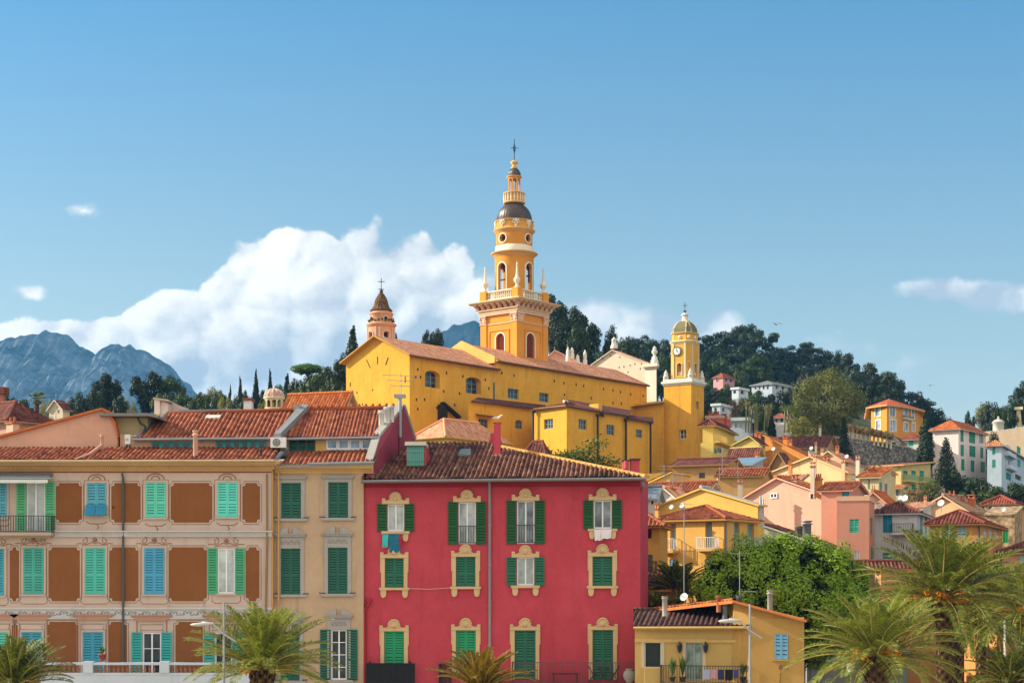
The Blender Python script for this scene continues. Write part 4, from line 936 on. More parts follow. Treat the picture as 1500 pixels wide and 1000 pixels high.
m.build('firewall', [YELP, paint('6b4a38', .8)], n2.ro)
m = MB(); a, z = G.pix(723, 560); m.tube([G(a, z, .1), G(a, z-3.6, .1)], .09, 6); m.build('drainpipe', [paint('5c7468', .6)], R0)
# chapels along the south wall
def chapel(pts, yE, wins, back, apex=None, rise=.9, rmat=TILDK, mat=YEL):
    k = PolyB('x', '', '', pts, yE, mat, z0=14, root=R0)
    for f, x0, x1, y0, y1, arch, can in wins: chwin(k, f, x0, x1, y0, y1, .22, arch, 1, 3, can)
    k.finish(back=back)
    m = MB(); tops = [Vector((p.x, p.y, k.ze)) for p in k.pts]; bk = [Vector(((px-750)/F*D, D, k.ze+rise)) for px, D in back]
    ov = []
    for i, p in enumerate(tops):
        nn = Vector()
        for j in (i-1, i):
            if 0 <= j < len(k.fr): nn += k.face(j).n
        ov.append(p+nn.normalized()*.45+Vector((0, 0, -.12)))
    if apex:
        ap = P(*apex)
        for i in range(len(ov)-1): roof(m, [ov[i], ov[i+1], ap], 0, .25, 0, .14, 1); caps(m, ov[i+1]+Vector((0, 0, .05)), ap, .16, 0)
        roof(m, [ov[-1], bk[0], ap], 0, .25, 0, .1, 1)
    else: roof(m, ov+bk, 0, .25, 0, .14, 1)
    m.build('chapel_roof', [rmat, paint('4a372c', .8)], R0)
    return k
k1 = chapel([(686, 181), (781, 189)], 585.5, [(0, 701, 715, 613, 626.5, 0, True), (0, 755, 765.5, 615, 628, .35, False)], [(800, 196), (700, 188)], None, 1.1)
k2 = chapel([(781, 176.5), (830, 173), (877, 178.5), (884, 190)], 598.3, [(0, 797, 810, 613.5, 628, 0, False), (1, 847.5, 859.5, 614, 629, 0, False)], [(884, 190), (790, 190)], (829, 588.5, 181), 1.0)
m = MB(); m.tube([P(828.5, 590, 180.5), P(828.5, 586, 180.5)], .3, 6); m.build('finial', [PALE], R0)
k3 = chapel([(872, 181.5), (917, 186)], 601, [(0, 888.5, 900, 622, 637, 0, False)], [(925, 199), (824, 186.5)], None, 1.9)
k4 = chapel([(912, 185.5), (953, 190)], 611, [(0, 931.5, 941, 629, 641, 0, False)], [(956, 194), (918, 191)], None, .9)
for px, D, y0, y1 in ((781, 176, 603, 668), (875.5, 177.5, 608, 685), (917, 185.5, 615, 682), (953, 189, 619, 690)):
    m = MB(); m.tube([P(px, y0, D), P(px, y1+20, D)], .12, 6); m.tube([P(px, y0-2, D), P(px, y0+2, D)], .22, 6); m.build('drainpipe', [paint('33281f', .7)], R0)
m = MB(); bx(m, Fr(P(870, 600, 184.5), .6), -.6, .6, P(870, 601, 184.5).z-.3, P(870, 594, 184.5).z+.2, -.8, 0); m.build('chimney', [plaster('d9b04a')], R0)
an = Bld('church_annex', 'low hip-roofed annex of pale yellow walls below the long yellow church', 'annex', 606, 652, 744, 160, 40, 635, plaster('d8b25c', .1, .3), z0=12)
an.roof('hip', 1.7, .45, mat=TILC, corr=0); an.finish(); 
# ------------------------------------------------------------------ tall bell tower
bt = Bld('bell_tower', 'tall yellow baroque bell tower with a dark dome, white balustrade and a cross', 'tower', 705, 758, 801.5, 205, 40, 452.5, plaster('e0983a', .07, .2, '94682a'), z0=24)
T = bt.root; YT = bt.wall; zc = lambda y: ZC+(YH-y)/F*205; cen = bt.L(bt.w1/2, bt.w2/2); za = lambda y: ZC+(YH-y)/F*(cen.y-(2.4 if y > 300 else .9 if y > 246 else 0))
def lattice(m, g, a0, a1, z0, z1, n, sp=.34):
    k = int((a1-a0+z1-z0)/sp)+1
    for i in range(1, k):
        for sg in (0, 1):
            pts = []
            for t in (0, 1):
                pass
            s_ = i*sp; A = (min(s_, a1-a0), max(0, s_-(a1-a0))); B = (max(0, s_-(z1-z0)), min(s_, z1-z0))
            p, q = (a0+A[0], z0+A[1]), (a0+B[0], z0+B[1])
            if sg: p, q = (a1-A[0], z0+A[1]), (a1-B[0], z0+B[1])
            m.tube([g(*p, n), g(*q, n)], .035, 4, 0, False)
def archband(m, g, a0, a1, z0, z1, w, n0, n1, mi=0):
    r = (a1-a0)/2; am = (a0+a1)/2; zs = z1-r
    bx(m, g, a0-w, a0, z0, zs, n0, n1, mi); bx(m, g, a1, a1+w, z0, zs, n0, n1, mi); k = 12
    for i in range(k):
        t0, t1 = math.pi*i/k, math.pi*(i+1)/k
        c = [(am+R_*math.cos(t), zs+R_*math.sin(t)) for R_, t in ((r, t0), (r+w, t0), (r+w, t1), (r, t1))]
        m.hexa([g(a, z, n0) for a, z in c]+[g(a, z, n1) for a, z in c], mi)
for f, x0, x1, y0, y1 in (('A', 726.5, 739, 488, 522), ('B', 771, 783, 488, 524)):
    g = bt.face(f); a0, a1, z0, z1 = g.rect(x0, x1, y0, y1); bt.op[f].append((a0, a1, z0, z1, .4)); archfill(bt.x, g, a0, a1, z1, (a1-a0)/2, .4)
    m = MB(); bx(m, g, a0, a1, z0, z1, -.42, -.38, 1); lattice(m, g, a0+.01, a1-.01, z0, z1-.1, -.2); wo = m.build('window', [plaster('b0522c', .1), HOLE], T)
    m = MB(); archband(m, g, a0, a1, z0, z1, .16, .003, .06); m.build('surround', [PALE], wo)
    m = MB(); lo_, hi_ = bt.lim(f)
    for q0, q1 in ((lo_-.02, lo_+.95), (hi_-.95, hi_+.02)): bx(m, g, q0, q1, bt.z0, bt.ze-.9, .003, .14, 0)
    zt_ = zc(481); bx(m, g, lo_+1.45, hi_-1.45, zt_, zt_+.12, .003, .1); bx(m, g, lo_+1.33, lo_+1.45, bt.z0, zt_+.12, .003, .1); bx(m, g, hi_-1.45, hi_-1.33, bt.z0, zt_+.12, .003, .1)
    m.build('pilasters', [YT], T)
    m = MB()
    for q0, q1 in ((lo_-.1, lo_+1.0), (hi_-1.0, hi_+.1)):
        bx(m, g, q0, q1, zc(470), zc(468), .145, .22); bx(m, g, q0, q1, zc(459), zc(457.5), .145, .34); qm = (q0+q1)/2
        poly(m, g, [(q0+.08, zc(468)), (q1-.08, zc(468)), (q1+.02, zc(459.2)), (q0-.02, zc(459.2))], .145, .24)
        for a in (q0+.14, q1-.14): m.ball(g(a, zc(461.5), .26), .16); m.ball(g(a*.7+qm*.3, zc(466), .24), .12)
    bx(m, g, lo_+1.0, hi_-1.0, zc(471), zc(469.5), .003, .1); bx(m, g, lo_-.1, hi_+.1, zc(457.4), zc(454.5), .003, .3)
    m.build('capitals', [plaster('dcb79b', .1, .35)], T)
bt.finish()
m = MB(); w_ = bt.w1; L = bt.L
def slab(m, o, z0, z1, mi=0): m.hexa([L(a, b, z) for z in (z0, z1) for a, b in ((-o, -o), (bt.w1+o, -o), (bt.w1+o, bt.w2+o), (-o, bt.w2+o))], mi)
slab(m, .22, bt.ze-.1, zc(450)); slab(m, .42, zc(450)+.003, zc(448.6)); slab(m, .3, zc(448.6)+.003, zc(440.5), 1); slab(m, 1.1, zc(440.5)+.003, zc(438.6)); slab(m, 1.28, zc(438.6)+.003, zc(437.2)); slab(m, .25, zc(437.2)+.003, zc(434))
for f in 'AB':
    g = bt.face(f); lo_, hi_ = bt.lim(f)
    for k in range(8):
        a = lo_-.3+(hi_-lo_+.6)*k/7
        for s_ in (-.13, .13):
            pts = [(.3, zc(449)), (.5, zc(447.5)), (.55, zc(445)), (.98, zc(442.2)), (1.02, zc(440.6)), (.3, zc(440.6))]
            m.prism([g(a+s_-.09, z, n) for n, z in pts], g.e*.18, 0)
m.build('cornice', [plaster('dcbf9c', .1, .3), plaster('9a4a34', .1, .2)], T)
m = MB()
for f in 'AB':
    g = bt.face(f); lo_, hi_ = bt.lim(f); n = -.1
    bx(m, g, lo_+.8, hi_-.8, zc(422.2), zc(420.4), n-.3, n+.03); bx(m, g, lo_+.8, hi_-.8, zc(434)+.003, zc(432), n-.3, n+.03)
    for k in range(13):
        a = lo_+1.0+(hi_-lo_-2.0)*k/12; h = zc(422.3)-zc(431.9); m.lathe(g(a, zc(431.9), n-.14), [(.09, 0), (.06, h*.12), (.11, h*.35), (.06, h*.7), (.09, h)], 6)
m.build('balustrade', [PALE], T)
for a, b_ in ((.35, .35), (bt.w1-.35, .35), (.35, bt.w2-.35), (bt.w1-.35, bt.w2-.35)):
    m = MB(); p = L(a, b_); m.hexa([p+bt.e1*x+bt.e2*y+Vector((0, 0, z)) for z in (zc(434)+.003, zc(420)) for x, y in ((-.5, -.5), (.5, -.5), (.5, .5), (-.5, .5))]); m.build('pedestal', [YT], T)
for a, b_ in ((.35, .35), (bt.w1-.35, .35), (.35, bt.w2-.35), (bt.w1-.35, bt.w2-.35)):
    m = MB(); p = L(a, b_); h = 3.2
    m.lathe(Vector((p.x, p.y, zc(420))), [(.42, 0), (.42, .1), (.2, .22), (.17, .45), (.26, .6), (.44, .9), (.44, 1.05), (.3, 1.25), (.2, 1.45), (.16, 1.7), (.1, 2.7), (.1, 2.8), (.15, 2.85), (.08, 2.95), (.12, 3.1), (.02, 3.25)], 10); m.build('pinnacle', [PALE], T)
A_AN = [math.atan2(v.y, v.x) for v in (bt.A.n, bt.B.n, -bt.A.n, -bt.B.n)]
def drum(m, c, r, z0, z1, ops, th=.35, nseg=72, nz=26, mi=0, inner=1):
    """round wall with real openings; ops: (angle, half width, z bottom, z top, kind)"""
    zs = [z0+(z1-z0)*k/nz for k in range(nz+1)]; keep = [[True]*nseg for _ in range(nz)]
    for j in range(nz):
        zm = (zs[j]+zs[j+1])/2
        for i in range(nseg):
            an = 2*math.pi*(i+.5)/nseg
            for a, hw, zb, zp, kind in ops:
                d = (an-a+math.pi) % (2*math.pi)-math.pi; x = r*d
                if abs(x) > hw: continue
                if kind == 'arch' and zb < zm and (zm < zp-hw or x*x+(zm-zp+hw)**2 < hw*hw): keep[j][i] = False
                if kind == 'round' and x*x+(zm-(zb+zp)/2)**2 < hw*hw: keep[j][i] = False
    pt = lambda i, j, rr: Vector((c.x+rr*math.cos(2*math.pi*i/nseg), c.y+rr*math.sin(2*math.pi*i/nseg), zs[j]))
    for j in range(nz):
        for i in range(nseg):
            if not keep[j][i]:
                continue
            m.face([pt(i, j, r), pt(i+1, j, r), pt(i+1, j+1, r), pt(i, j+1, r)], mi); m.face([pt(i, j, r-th), pt(i+1, j, r-th), pt(i+1, j+1, r-th), pt(i, j+1, r-th)], inner)
            for di, dj, a_, b_ in ((-1, 0, (i, j), (i, j+1)), (1, 0, (i+1, j), (i+1, j+1)), (0, -1, (i, j), (i+1, j)), (0, 1, (i, j+1), (i+1, j+1))):
                jj = j+dj; ii = (i+di) % nseg
                if 0 <= jj < nz and not keep[jj][ii]: m.face([pt(*a_, r), pt(*b_, r), pt(*b_, r-th), pt(*a_, r-th)], mi)
def ringband(m, c, r, an, hw, zb, zp, kind, w=.16, d=.08, mi=0):
    rr = r+.004; pts = []
    def pp(x, z, q): return Vector((c.x+q*math.cos(an+x/r), c.y+q*math.sin(an+x/r), z))
    if kind == 'arch':
        path = [(-hw, zb), (-hw, zp-hw)]+[(hw*math.cos(t), zp-hw+hw*math.sin(t)) for t in [math.pi-math.pi*k/12 for k in range(1, 12)]]+[(hw, zp-hw), (hw, zb)]
        pat2 = [(-hw-w, zb), (-hw-w, zp-hw)]+[((hw+w)*math.cos(t), zp-hw+(hw+w)*math.sin(t)) for t in [math.pi-math.pi*k/12 for k in range(1, 12)]]+[(hw+w, zp-hw), (hw+w, zb)]
    else:
        zz = (zb+zp)/2; path = [(hw*math.cos(t), zz+hw*math.sin(t)) for t in [2*math.pi*k/20 for k in range(21)]]; pat2 = [((hw+w)*math.cos(t), zz+(hw+w)*math.sin(t)) for t in [2*math.pi*k/20 for k in range(21)]]
    for k in range(len(path)-1):
        q = [path[k], path[k+1], pat2[k+1], pat2[k]]; m.hexa([pp(x, z, rr) for x, z in q]+[pp(x, z, rr+d) for x, z in q], mi)
o1 = [(a, .62, za(424), za(383.5), 'arch') for a in A_AN]; o2 = [(a, .52, za(353), za(341), 'round') for a in A_AN]
m = MB(); drum(m, cen, 2.48, zc(437), za(372), o1); drum(m, cen, 2.32, za(356.5), za(336.5), o2)
d1 = m.build('drum', [ORG, plaster('a8702c')], T); m = MB()
for r_, oo, w__ in ((2.48, o1, .16), (2.32, o2, .14)):
    for o_ in oo: m = MB(); ringband(m, cen, r_, *o_, w=w__); m.build('opening_surround', [PALE], d1)
z = za(424); m = MB(); m.lathe(Vector((cen.x, cen.y, za(405))), [(.75, -1.2), (.72, -1.1), (.5, -.4), (.42, .1), (.2, .3), (.05, .32)], 14); m.tube([Vector((cen.x-2, cen.y+1.6, za(402))), Vector((cen.x+2, cen.y-1.6, za(402)))], .1, 6); m.build('bell', [paint('3c4038', .5, .1, .6)], T)
def lz(prof): return [(r_, za(y)) for r_, y in prof]
C0 = Vector((cen.x, cen.y, 0)); CRN = plaster('d9a868', .1, .3); m = MB()
m = MB(); m.lathe(C0, lz([(2.5, 372.5), (2.62, 371.5), (2.62, 370.3), (2.85, 369), (3.0, 367.6), (3.0, 366.6), (2.4, 365.8)]), 40); m.build('cornice', [CRN], T); m = MB(); m.lathe(C0, lz([(2.32, 337.5), (2.45, 336.5), (2.45, 335.3), (2.66, 334), (2.7, 333), (2.62, 332.2), (2.3, 331)]), 40); m.build('cornice', [CRN], T)
m = MB(); m.lathe(C0, lz([(2.42, 321), (2.52, 320.2), (2.52, 319.4), (2.1, 319)]), 40); m.build('cornice', [CRN], T); m = MB(); m.lathe(C0, lz([(1.2, 297), (1.42, 296), (1.42, 294.8), (1.2, 294.6)]), 32); m.build('cornice', [CRN], T); m = MB(); m.lathe(C0, lz([(1.38, 282.6), (1.42, 282), (1.42, 281.2), (.8, 280.8)]), 32); m.build('cornice', [CRN], T); m = MB(); m.lathe(C0, lz([(.85, 258.5), (.98, 257.6), (.98, 256.5), (.8, 256)]), 28)
m.build('cornice', [plaster('d9a868', .1, .3)], T)
m = MB(); m.lathe(C0, lz([(2.42, 365.8), (2.42, 357), (2.3, 356.4)]), 40); m.build('white_band', [PALE], T)
m = MB(); m.lathe(C0, lz([(2.38, 332), (2.36, 320.4)]), 40); UD = plaster('d59c46', .08, .25); up_ = m.build('upper_drum', [UD], T); m = MB(); m.lathe(C0, lz([(1.28, 295), (1.26, 282.4)]), 32); m.build('lantern_base', [UD], T)
for k in range(8):   # plaster garlands
    an = A_AN[0]+k*math.pi/4; q = Vector((cen.x+2.4*math.cos(an), cen.y+2.4*math.sin(an), za(325.5))); tv = Vector((-math.sin(an), math.cos(an), 0)); dn = Vector((math.cos(an), math.sin(an), 0))
    m = MB()
    for x, z, r_ in ((0, .25, .26), (-.3, .3, .17), (.3, .3, .17), (-.18, -.05, .17), (.18, -.05, .17), (0, -.32, .17), (0, -.55, .1), (-.42, .05, .1), (.42, .05, .1)): m.ball(q+tv*x+Vector((0, 0, z)), r_, 0, .8, .8, 1, 7, 5)
    m.build('garland', [PALE], up_)
m = MB(); m = MB()
for k in range(20):
    an = 2*math.pi*k/20; m.lathe(Vector((cen.x+1.32*math.cos(an), cen.y+1.32*math.sin(an), 0)), lz([(.08, 294.5), (.05, 292.5), (.1, 289), (.05, 285), (.08, 282.7)]), 6)
m.build('balusters', [PALE], up_)
def scales(h='2a2220', h2='584038'):
    m_, N = new_mat('scale_tiles'); o = N.node('ShaderNodeTexCoord').outputs['Object']; s_ = N.node('ShaderNodeSeparateXYZ', {0: o})
    an = N.m('ARCTAN2', N.m('SUBTRACT', s_.outputs[1], cen.y-WL[T.name].y), N.m('SUBTRACT', s_.outputs[0], cen.x-WL[T.name].x))
    a = N.m('SINE', N.m('MULTIPLY', an, 36.0)); zz = N.m('FRACT', N.m('MULTIPLY', s_.outputs[2], 4.0)); n = N.noise(o, 4, 4, .7)
    fin(N, N.mix(N.rng(n, .4, .7, 0, 1), lin(h), lin(h2)), .42, .5, N.m('ADD', N.m('MULTIPLY', a, .25), zz), .6, .06); return m_
m = MB(); m.lathe(C0, [(2.3*math.cos(t), za(319)+(za(294.5)-za(319))*math.sin(t)) for t in [math.pi/2*k/12*.9 for k in range(13)]], 40); SCL = scales(); m.build('dome', [SCL], T); m = MB()
m.lathe(C0, [(.86*math.cos(t), za(256)+(za(246)-za(256))*math.sin(t)) for t in [math.pi/2*k/8 for k in range(9)]], 24); m.build('dome', [SCL], T)
m = MB(); drum(m, cen, .8, za(281), za(258.5), [(a+d_, .22, za(279), za(260.5), 'arch') for a in A_AN for d_ in (0, math.pi/4)][::1], .14, 64, 22); m.build('lantern', [YT, ORG], T)
m = MB(); m.lathe(C0, lz([(.2, 247), (.45, 246), (.3, 244), (.22, 242), (.5, 239.5), (.5, 237.5), (.3, 236), (.05, 235)]), 14); m.build('finial', [YELP], T)
m = MB(); m.tube([Vector((cen.x, cen.y, za(236))), Vector((cen.x, cen.y, za(204)))], .05, 6); q = Vector((cen.x, cen.y, za(217)))
m.tube([q-Vector((.5, .1, 0)), q+Vector((.5, .1, 0))], .04, 5); m.tube([q+Vector((0, 0, -.7)), q+Vector((.16, 0, 0)), q+Vector((0, 0, .7)), q+Vector((-.12, 0, 0)), q+Vector((0, 0, -.7))], .05, 5); m.build('cross', [IRON], T)
# ------------------------------------------------------------------ small pink bell tower
def ngon(c, r, n, rot, z): return [Vector((c.x+r*math.cos(rot+2*math.pi*k/n), c.y+r*math.sin(rot+2*math.pi*k/n), z)) for k in range(n)]
c = P(558.5, 500, 215); sp_ = thing('pink_belfry', 'small pink octagonal belfry with an onion tiled roof behind the church gable', 'tower', (c.x, c.y, zt(c.x, c.y))); zs = lambda y: ZC+(YH-y)/F*(213.4 if y > 456 else 215)
C1 = Vector((c.x, c.y, 0)); o = [(math.radians(-90+s_), .42, zs(497), zs(484), 'arch') for s_ in (-50, 28, 106, 184)]
m = MB(); drum(m, C1, 1.72, zt(c.x, c.y), zs(476), o, .3, 64, 60); m.build('wall', [PINKS, plaster('a5745c')], sp_)
m = MB()
for o_ in o: ringband(m, C1, 1.72, *o_, w=.12)
for s_ in (-90, -11, 67, 145): 
    an = math.radians(-90+s_)
    for d_ in (-.14, .14): m.lathe(Vector((c.x+1.78*math.cos(an+d_), c.y+1.78*math.sin(an+d_), 0)), [(.13, zs(502)), (.13, zs(478))], 6)
m.build('pilasters', [plaster('dcb8a4')], sp_)
lzs = lambda pr: [(r_, zs(y)) for r_, y in pr]
m = MB(); m.lathe(C1, lzs([(1.75, 477.5), (1.85, 476), (2.02, 474), (2.02, 472.5), (1.6, 470.5)]), 32); m.lathe(C1, lzs([(1.5, 470.5), (1.48, 459), (1.55, 458.4), (1.62, 456.8), (1.55, 456.2), (1.1, 455)]), 32); m.build('upper_drum', [PINKS], sp_)
m = MB()
for s_ in (-50, 28, 106, 184): an = math.radians(-90+s_); ringband(m, C1, 1.49, an, .25, zs(468), zs(462.4), 'round', .08, .04, 1); q = Vector((c.x+1.5*math.cos(an), c.y+1.5*math.sin(an), zs(465.2))); m.ball(q, .26, 0, .9, .9, 1)
m.build('oculus', [HOLE, PALE], sp_); m = MB()
for k in range(22):
    an = k*.2856; m.ball(Vector((c.x+1.62*math.cos(an), c.y+1.62*math.sin(an), zs(470)+.15+.08*(k % 3))), .18, 0, 1, 1, .7, 6, 4)
m.build('roof_plants', [leafmat('3d4a26', '5d6a35')], sp_)
m = MB(); m.lathe(C1, lzs([(1.5, 455.4), (1.36, 453.6), (1.08, 450), (.95, 446), (.86, 441.5), (.7, 436.5), (.42, 431.5), (.16, 428)]), 24)
m_, N = new_mat('mossy_scales'); ob = N.node('ShaderNodeTexCoord').outputs['Object']; s_ = N.node('ShaderNodeSeparateXYZ', {0: ob}); n_ = N.noise(ob, 3.5, 4, .7)
fin(N, N.mix(N.rng(n_, .38, .62, 0, 1), lin('38281a'), lin('7a5a30')), .8, .2, N.m('ADD', N.m('FRACT', N.m('MULTIPLY', s_.outputs[2], 4.0)), N.m('MULTIPLY', N.m('SINE', N.m('MULTIPLY', N.m('ARCTAN2', s_.outputs[1], s_.outputs[0]), 16.0)), .4)), .8, .08); m.build('roof', [m_], sp_)
m = MB(); m.ball(Vector((c.x, c.y, zs(427))), .24); m.tube([Vector((c.x, c.y, zs(427))), Vector((c.x, c.y, zs(407)))], .05, 5); m.tube([Vector((c.x-.45, c.y, zs(412.5))), Vector((c.x+.45, c.y, zs(412.5)))], .05, 5); m.tube([Vector((c.x-.35, c.y, zs(423.5))), Vector((c.x+.35, c.y, zs(424)))], .06, 5); m.build('cross', [IRON], sp_)
# ------------------------------------------------------------------ clock tower
ct = Bld('clock_tower', 'yellow chapel clock tower with a white clock face and a tiled octagonal dome', 'tower', 972.5, 1012.5, 1031, 214, 34, 562, YEL, z0=16); K = ct.root
ct.win('B', 1019.5, 1024, 588, 599, 'd', None, sill=False, gl=HOLE, depth=.4); ct.win('A', 995, 1005, 629, 642.5, 'g', None, gl=GLASSD, depth=.4, sill=False, panes=2, bars=1)
ct.finish(); zk = lambda y: ZC+(YH-y)/F*214; L = ct.L; m = MB()
def kslab(m, o, z0, z1, mi=0): m.hexa([L(a, b, z) for z in (z0, z1) for a, b in ((-o, -o), (ct.w1+o, -o), (ct.w1+o, ct.w2+o), (-o, ct.w2+o))], mi)
kslab(m, .12, zk(562)+.003, zk(559.5)); kslab(m, .28, zk(559.5)+.003, zk(556)); kslab(m, .1, zk(556)+.003, zk(553)); m.build('cornice', [WHT], K)
cc = L(ct.w1/2-.15, ct.w2/2); zz = lambda y: ZC+(YH-y)/F*(cc.y-(1.6 if y > 470 else 0)); mw, cw = .96, .6   # half of a main side, chamfer leg
def octo(z, g_=0.0):
    h = mw+cw+g_; k = mw+g_*.4142; return [cc+ct.e1*a+ct.e2*b_+Vector((0, 0, z)) for a, b_ in ((h, -k), (k, -h), (-k, -h), (-h, -k), (-h, k), (-k, h), (k, h), (h, k))]
def octs(m, prof, mi=0, cap=True):
    rows = [octo(z, g_) for g_, z in prof]; m.grid(rows, mi, smooth=False, close=True)
    if cap: m.face(rows[0], mi); m.face(rows[-1], mi)
m = MB(); YW = plaster('d8a646', .08, .25)
# main octagon: front faces with arches cut out
H = mw+cw; fA = Fr(cc-ct.e2*H, ct.th, 'A'); fB = Fr(cc-ct.e1*H, ct.th, 'B')
for g in (fA, fB):
    op = (-.36, .36, zz(549), zz(531), .5); cutwall(m, g, -mw, mw, zz(553), zz(502), [op]); archfill(m, g, -.36, .36, zz(531), .36, .5)
pts = octo(0); zb_, zt__ = Vector((0, 0, zz(553))), Vector((0, 0, zz(502)))
for i in (0, 2, 4, 5, 6): m.face([pts[i]+zb_, pts[(i+1) % 8]+zb_, pts[(i+1) % 8]+zt__, pts[i]+zt__])
for i in (7,): m.face([pts[7]+zb_, pts[0]+zb_, pts[0]+zt__, pts[7]+zt__])
m.build('belfry', [YW], K); m = MB(); PW = plaster('dccaa6', .06, .25)
for g in (fA, fB):
    archband(m, g, -.36, .36, zz(549), zz(531), .1, .003, .07)
    for a in (-mw, mw-.2): bx(m, g, a, a+.2, zz(553), zz(502), .003, .08)
    bx(m, g, -.36, .36, zz(549), zz(545), -.3, -.2)
    for k in range(4): m.lathe(g(-.27+.18*k, zz(549), -.15), [(.05, 0), (.08, .25), (.05, .45)], 6)
q0, q1 = pts[2], pts[1]; fe = Fr(q1, math.atan2(-(q0-q1).y, (q0-q1).x), 'A')
lw = (q0-q1).length; fe = Fr(q1, math.atan2(-(q0-q1).y, (q0-q1).x), 'A')
m.build('pilasters', [PW], K)
fc = [Fr(pts[i+1] if (pts[i+1]-pts[i]).x < 0 else pts[i], 0) for i in (0,)]
for ia, ib in ((1, 2), ):
    pass
# niche on the chamfered side between the two faces
a_, b_ = pts[2], pts[3]; 
if a_.x > b_.x: a_, b_ = b_, a_
e = b_-a_; gN = Fr(a_, math.atan2(-e.y, e.x), 'A'); m = MB(); archband(m, gN, e.length/2-.24, e.length/2+.24, zz(553), zz(529), .08, .003, .05, 1); bx(m, gN, e.length/2-.24, e.length/2+.24, zz(553), zz(532), .003, .012, 0); m.build('niche', [ORG, PW], K)
m = MB(); octs(m, [(.0, zz(503)), (.08, zz(502.3)), (.08, zz(501.3)), (.22, zz(500)), (.22, zz(498.8)), (.05, zz(498))]); octs(m, [(-.1, zz(487.6)), (.06, zz(486.8)), (.06, zz(486))]); m.build('belfry_cornice', [PW], K)
m = MB(); octs(m, [(-.12, zz(498.2)), (-.14, zz(487.4))]); at_ = m.build('attic', [YW], K); m = MB()
for g in (fA, fB, gN): m.ball(g(0 if g is not gN else e.length/2, zz(493), -.12), .24, 0, .9, .9, 1)
m.build('rosettes', [PALE], at_)
rows = [(-.16-1.4*(1-math.cos(t)), zz(486)+(zz(470)-zz(486))*math.sin(t)) for t in [math.pi/2*k/10 for k in range(10)]]; m = MB(); octs(m, rows)
dm_ = m.build('dome', [tiles('6c6448', '4a4634', '8e835f', True, .5)], K); m = MB()
for i in range(8): m.tube([octo(z, g_)[i] for g_, z in rows], .07, 5)
m.build('dome_ribs', [PW], dm_)
m = MB(); Ck = Vector((cc.x, cc.y, 0)); m.lathe(Ck, [(.5, zz(471)), (.42, zz(469)), (.36, zz(466)), (.36, zz(463)), (.5, zz(462)), (.52, zz(461)), (.3, zz(459.5)), (.14, zz(458.3))], 8, 0, False); m.build('lantern', [WHT], K)
m = MB(); m.ball(Vector((cc.x, cc.y, zz(457.4))), .16); m.tube([Vector((cc.x, cc.y, zz(458))), Vector((cc.x, cc.y, zz(442.5)))], .04, 5); m.tube([Vector((cc.x-.3, cc.y, zz(447.5))), Vector((cc.x+.3, cc.y, zz(447.5)))], .04, 5); m.tube([Vector((cc.x-.25, cc.y, zz(455.8))), Vector((cc.x+.25, cc.y, zz(455.2)))], .05, 5); m.build('cross', [IRON], K)
a, z = fA.pix(992, 514.3); a = min(a, .3); r_ = .58; m = MB(); m.prism([fA(a+r_*math.cos(t), z+r_*math.sin(t), .09) for t in [6.2832*k/28 for k in range(28)]], fA.n*.05, 0); ck = m.build('clock_face', [paint('e6e4da', .5, .04)], K)
m = MB(); m.tube([fA(a+r_*math.cos(t), z+r_*math.sin(t), .12) for t in [6.2832*k/28 for k in range(29)]], .055, 5, 0, False)
for k in range(12):
    an = math.radians(30*k); c_, s_ = math.cos(an), math.sin(an)
    for q in ((-.03, .03) if k % 3 else (-.05, 0, .05)): m.tube([fA(a+c_*r_*.7-s_*q, z+s_*r_*.7+c_*q, .15), fA(a+c_*r_*.9-s_*q, z+s_*r_*.9+c_*q, .15)], .014, 4)
m.build('numerals', [paint('22211f', .6)], ck); m = MB()
m.hexa([fA(a+x, z+y, n) for n in (.15, .17) for x, y in ((-.05, -.06), (.05, -.03), (.02, .46), (-.02, .46))]); m.hexa([fA(a+x, z+y, n) for n in (.171, .19) for x, y in ((-.1, .08), (.0, .12), (.27, -.2), (.22, -.24))]); m.build('clock_hands', [paint('1b1b1d', .5)], ck)
for aa, b_ in ((.2, .2), (ct.w1-.2, .2), (.2, ct.w2-.2), (ct.w1-.2, ct.w2-.2)):
    m = MB(); p = L(aa, b_, zk(553)); m.lathe(p, [(.36, 0), (.36, .3), (.42, .34), (.3, .5), (.24, .75), (.3, .85), (.16, 1.0), (.1, 1.15), (.14, 1.2), (.02, 1.3)], 8); m.build('pinnacle', [WHT], K)
kb = PolyB('x', '', '', [(916, 219.5), (972.3, 214.8)], 593, YEL, z0=16, root=K); kb.finish(back=[(976, 222), (930, 226)])
m = MB(); roof(m, [P(905, 597.5, 219), P(973, 588.8, 214.2), P(975, 586.5, 222), P(925, 591, 226)], 0, .25, 0, .1, 1); m.build('roof', [TILC, paint('6b5a40')], K)
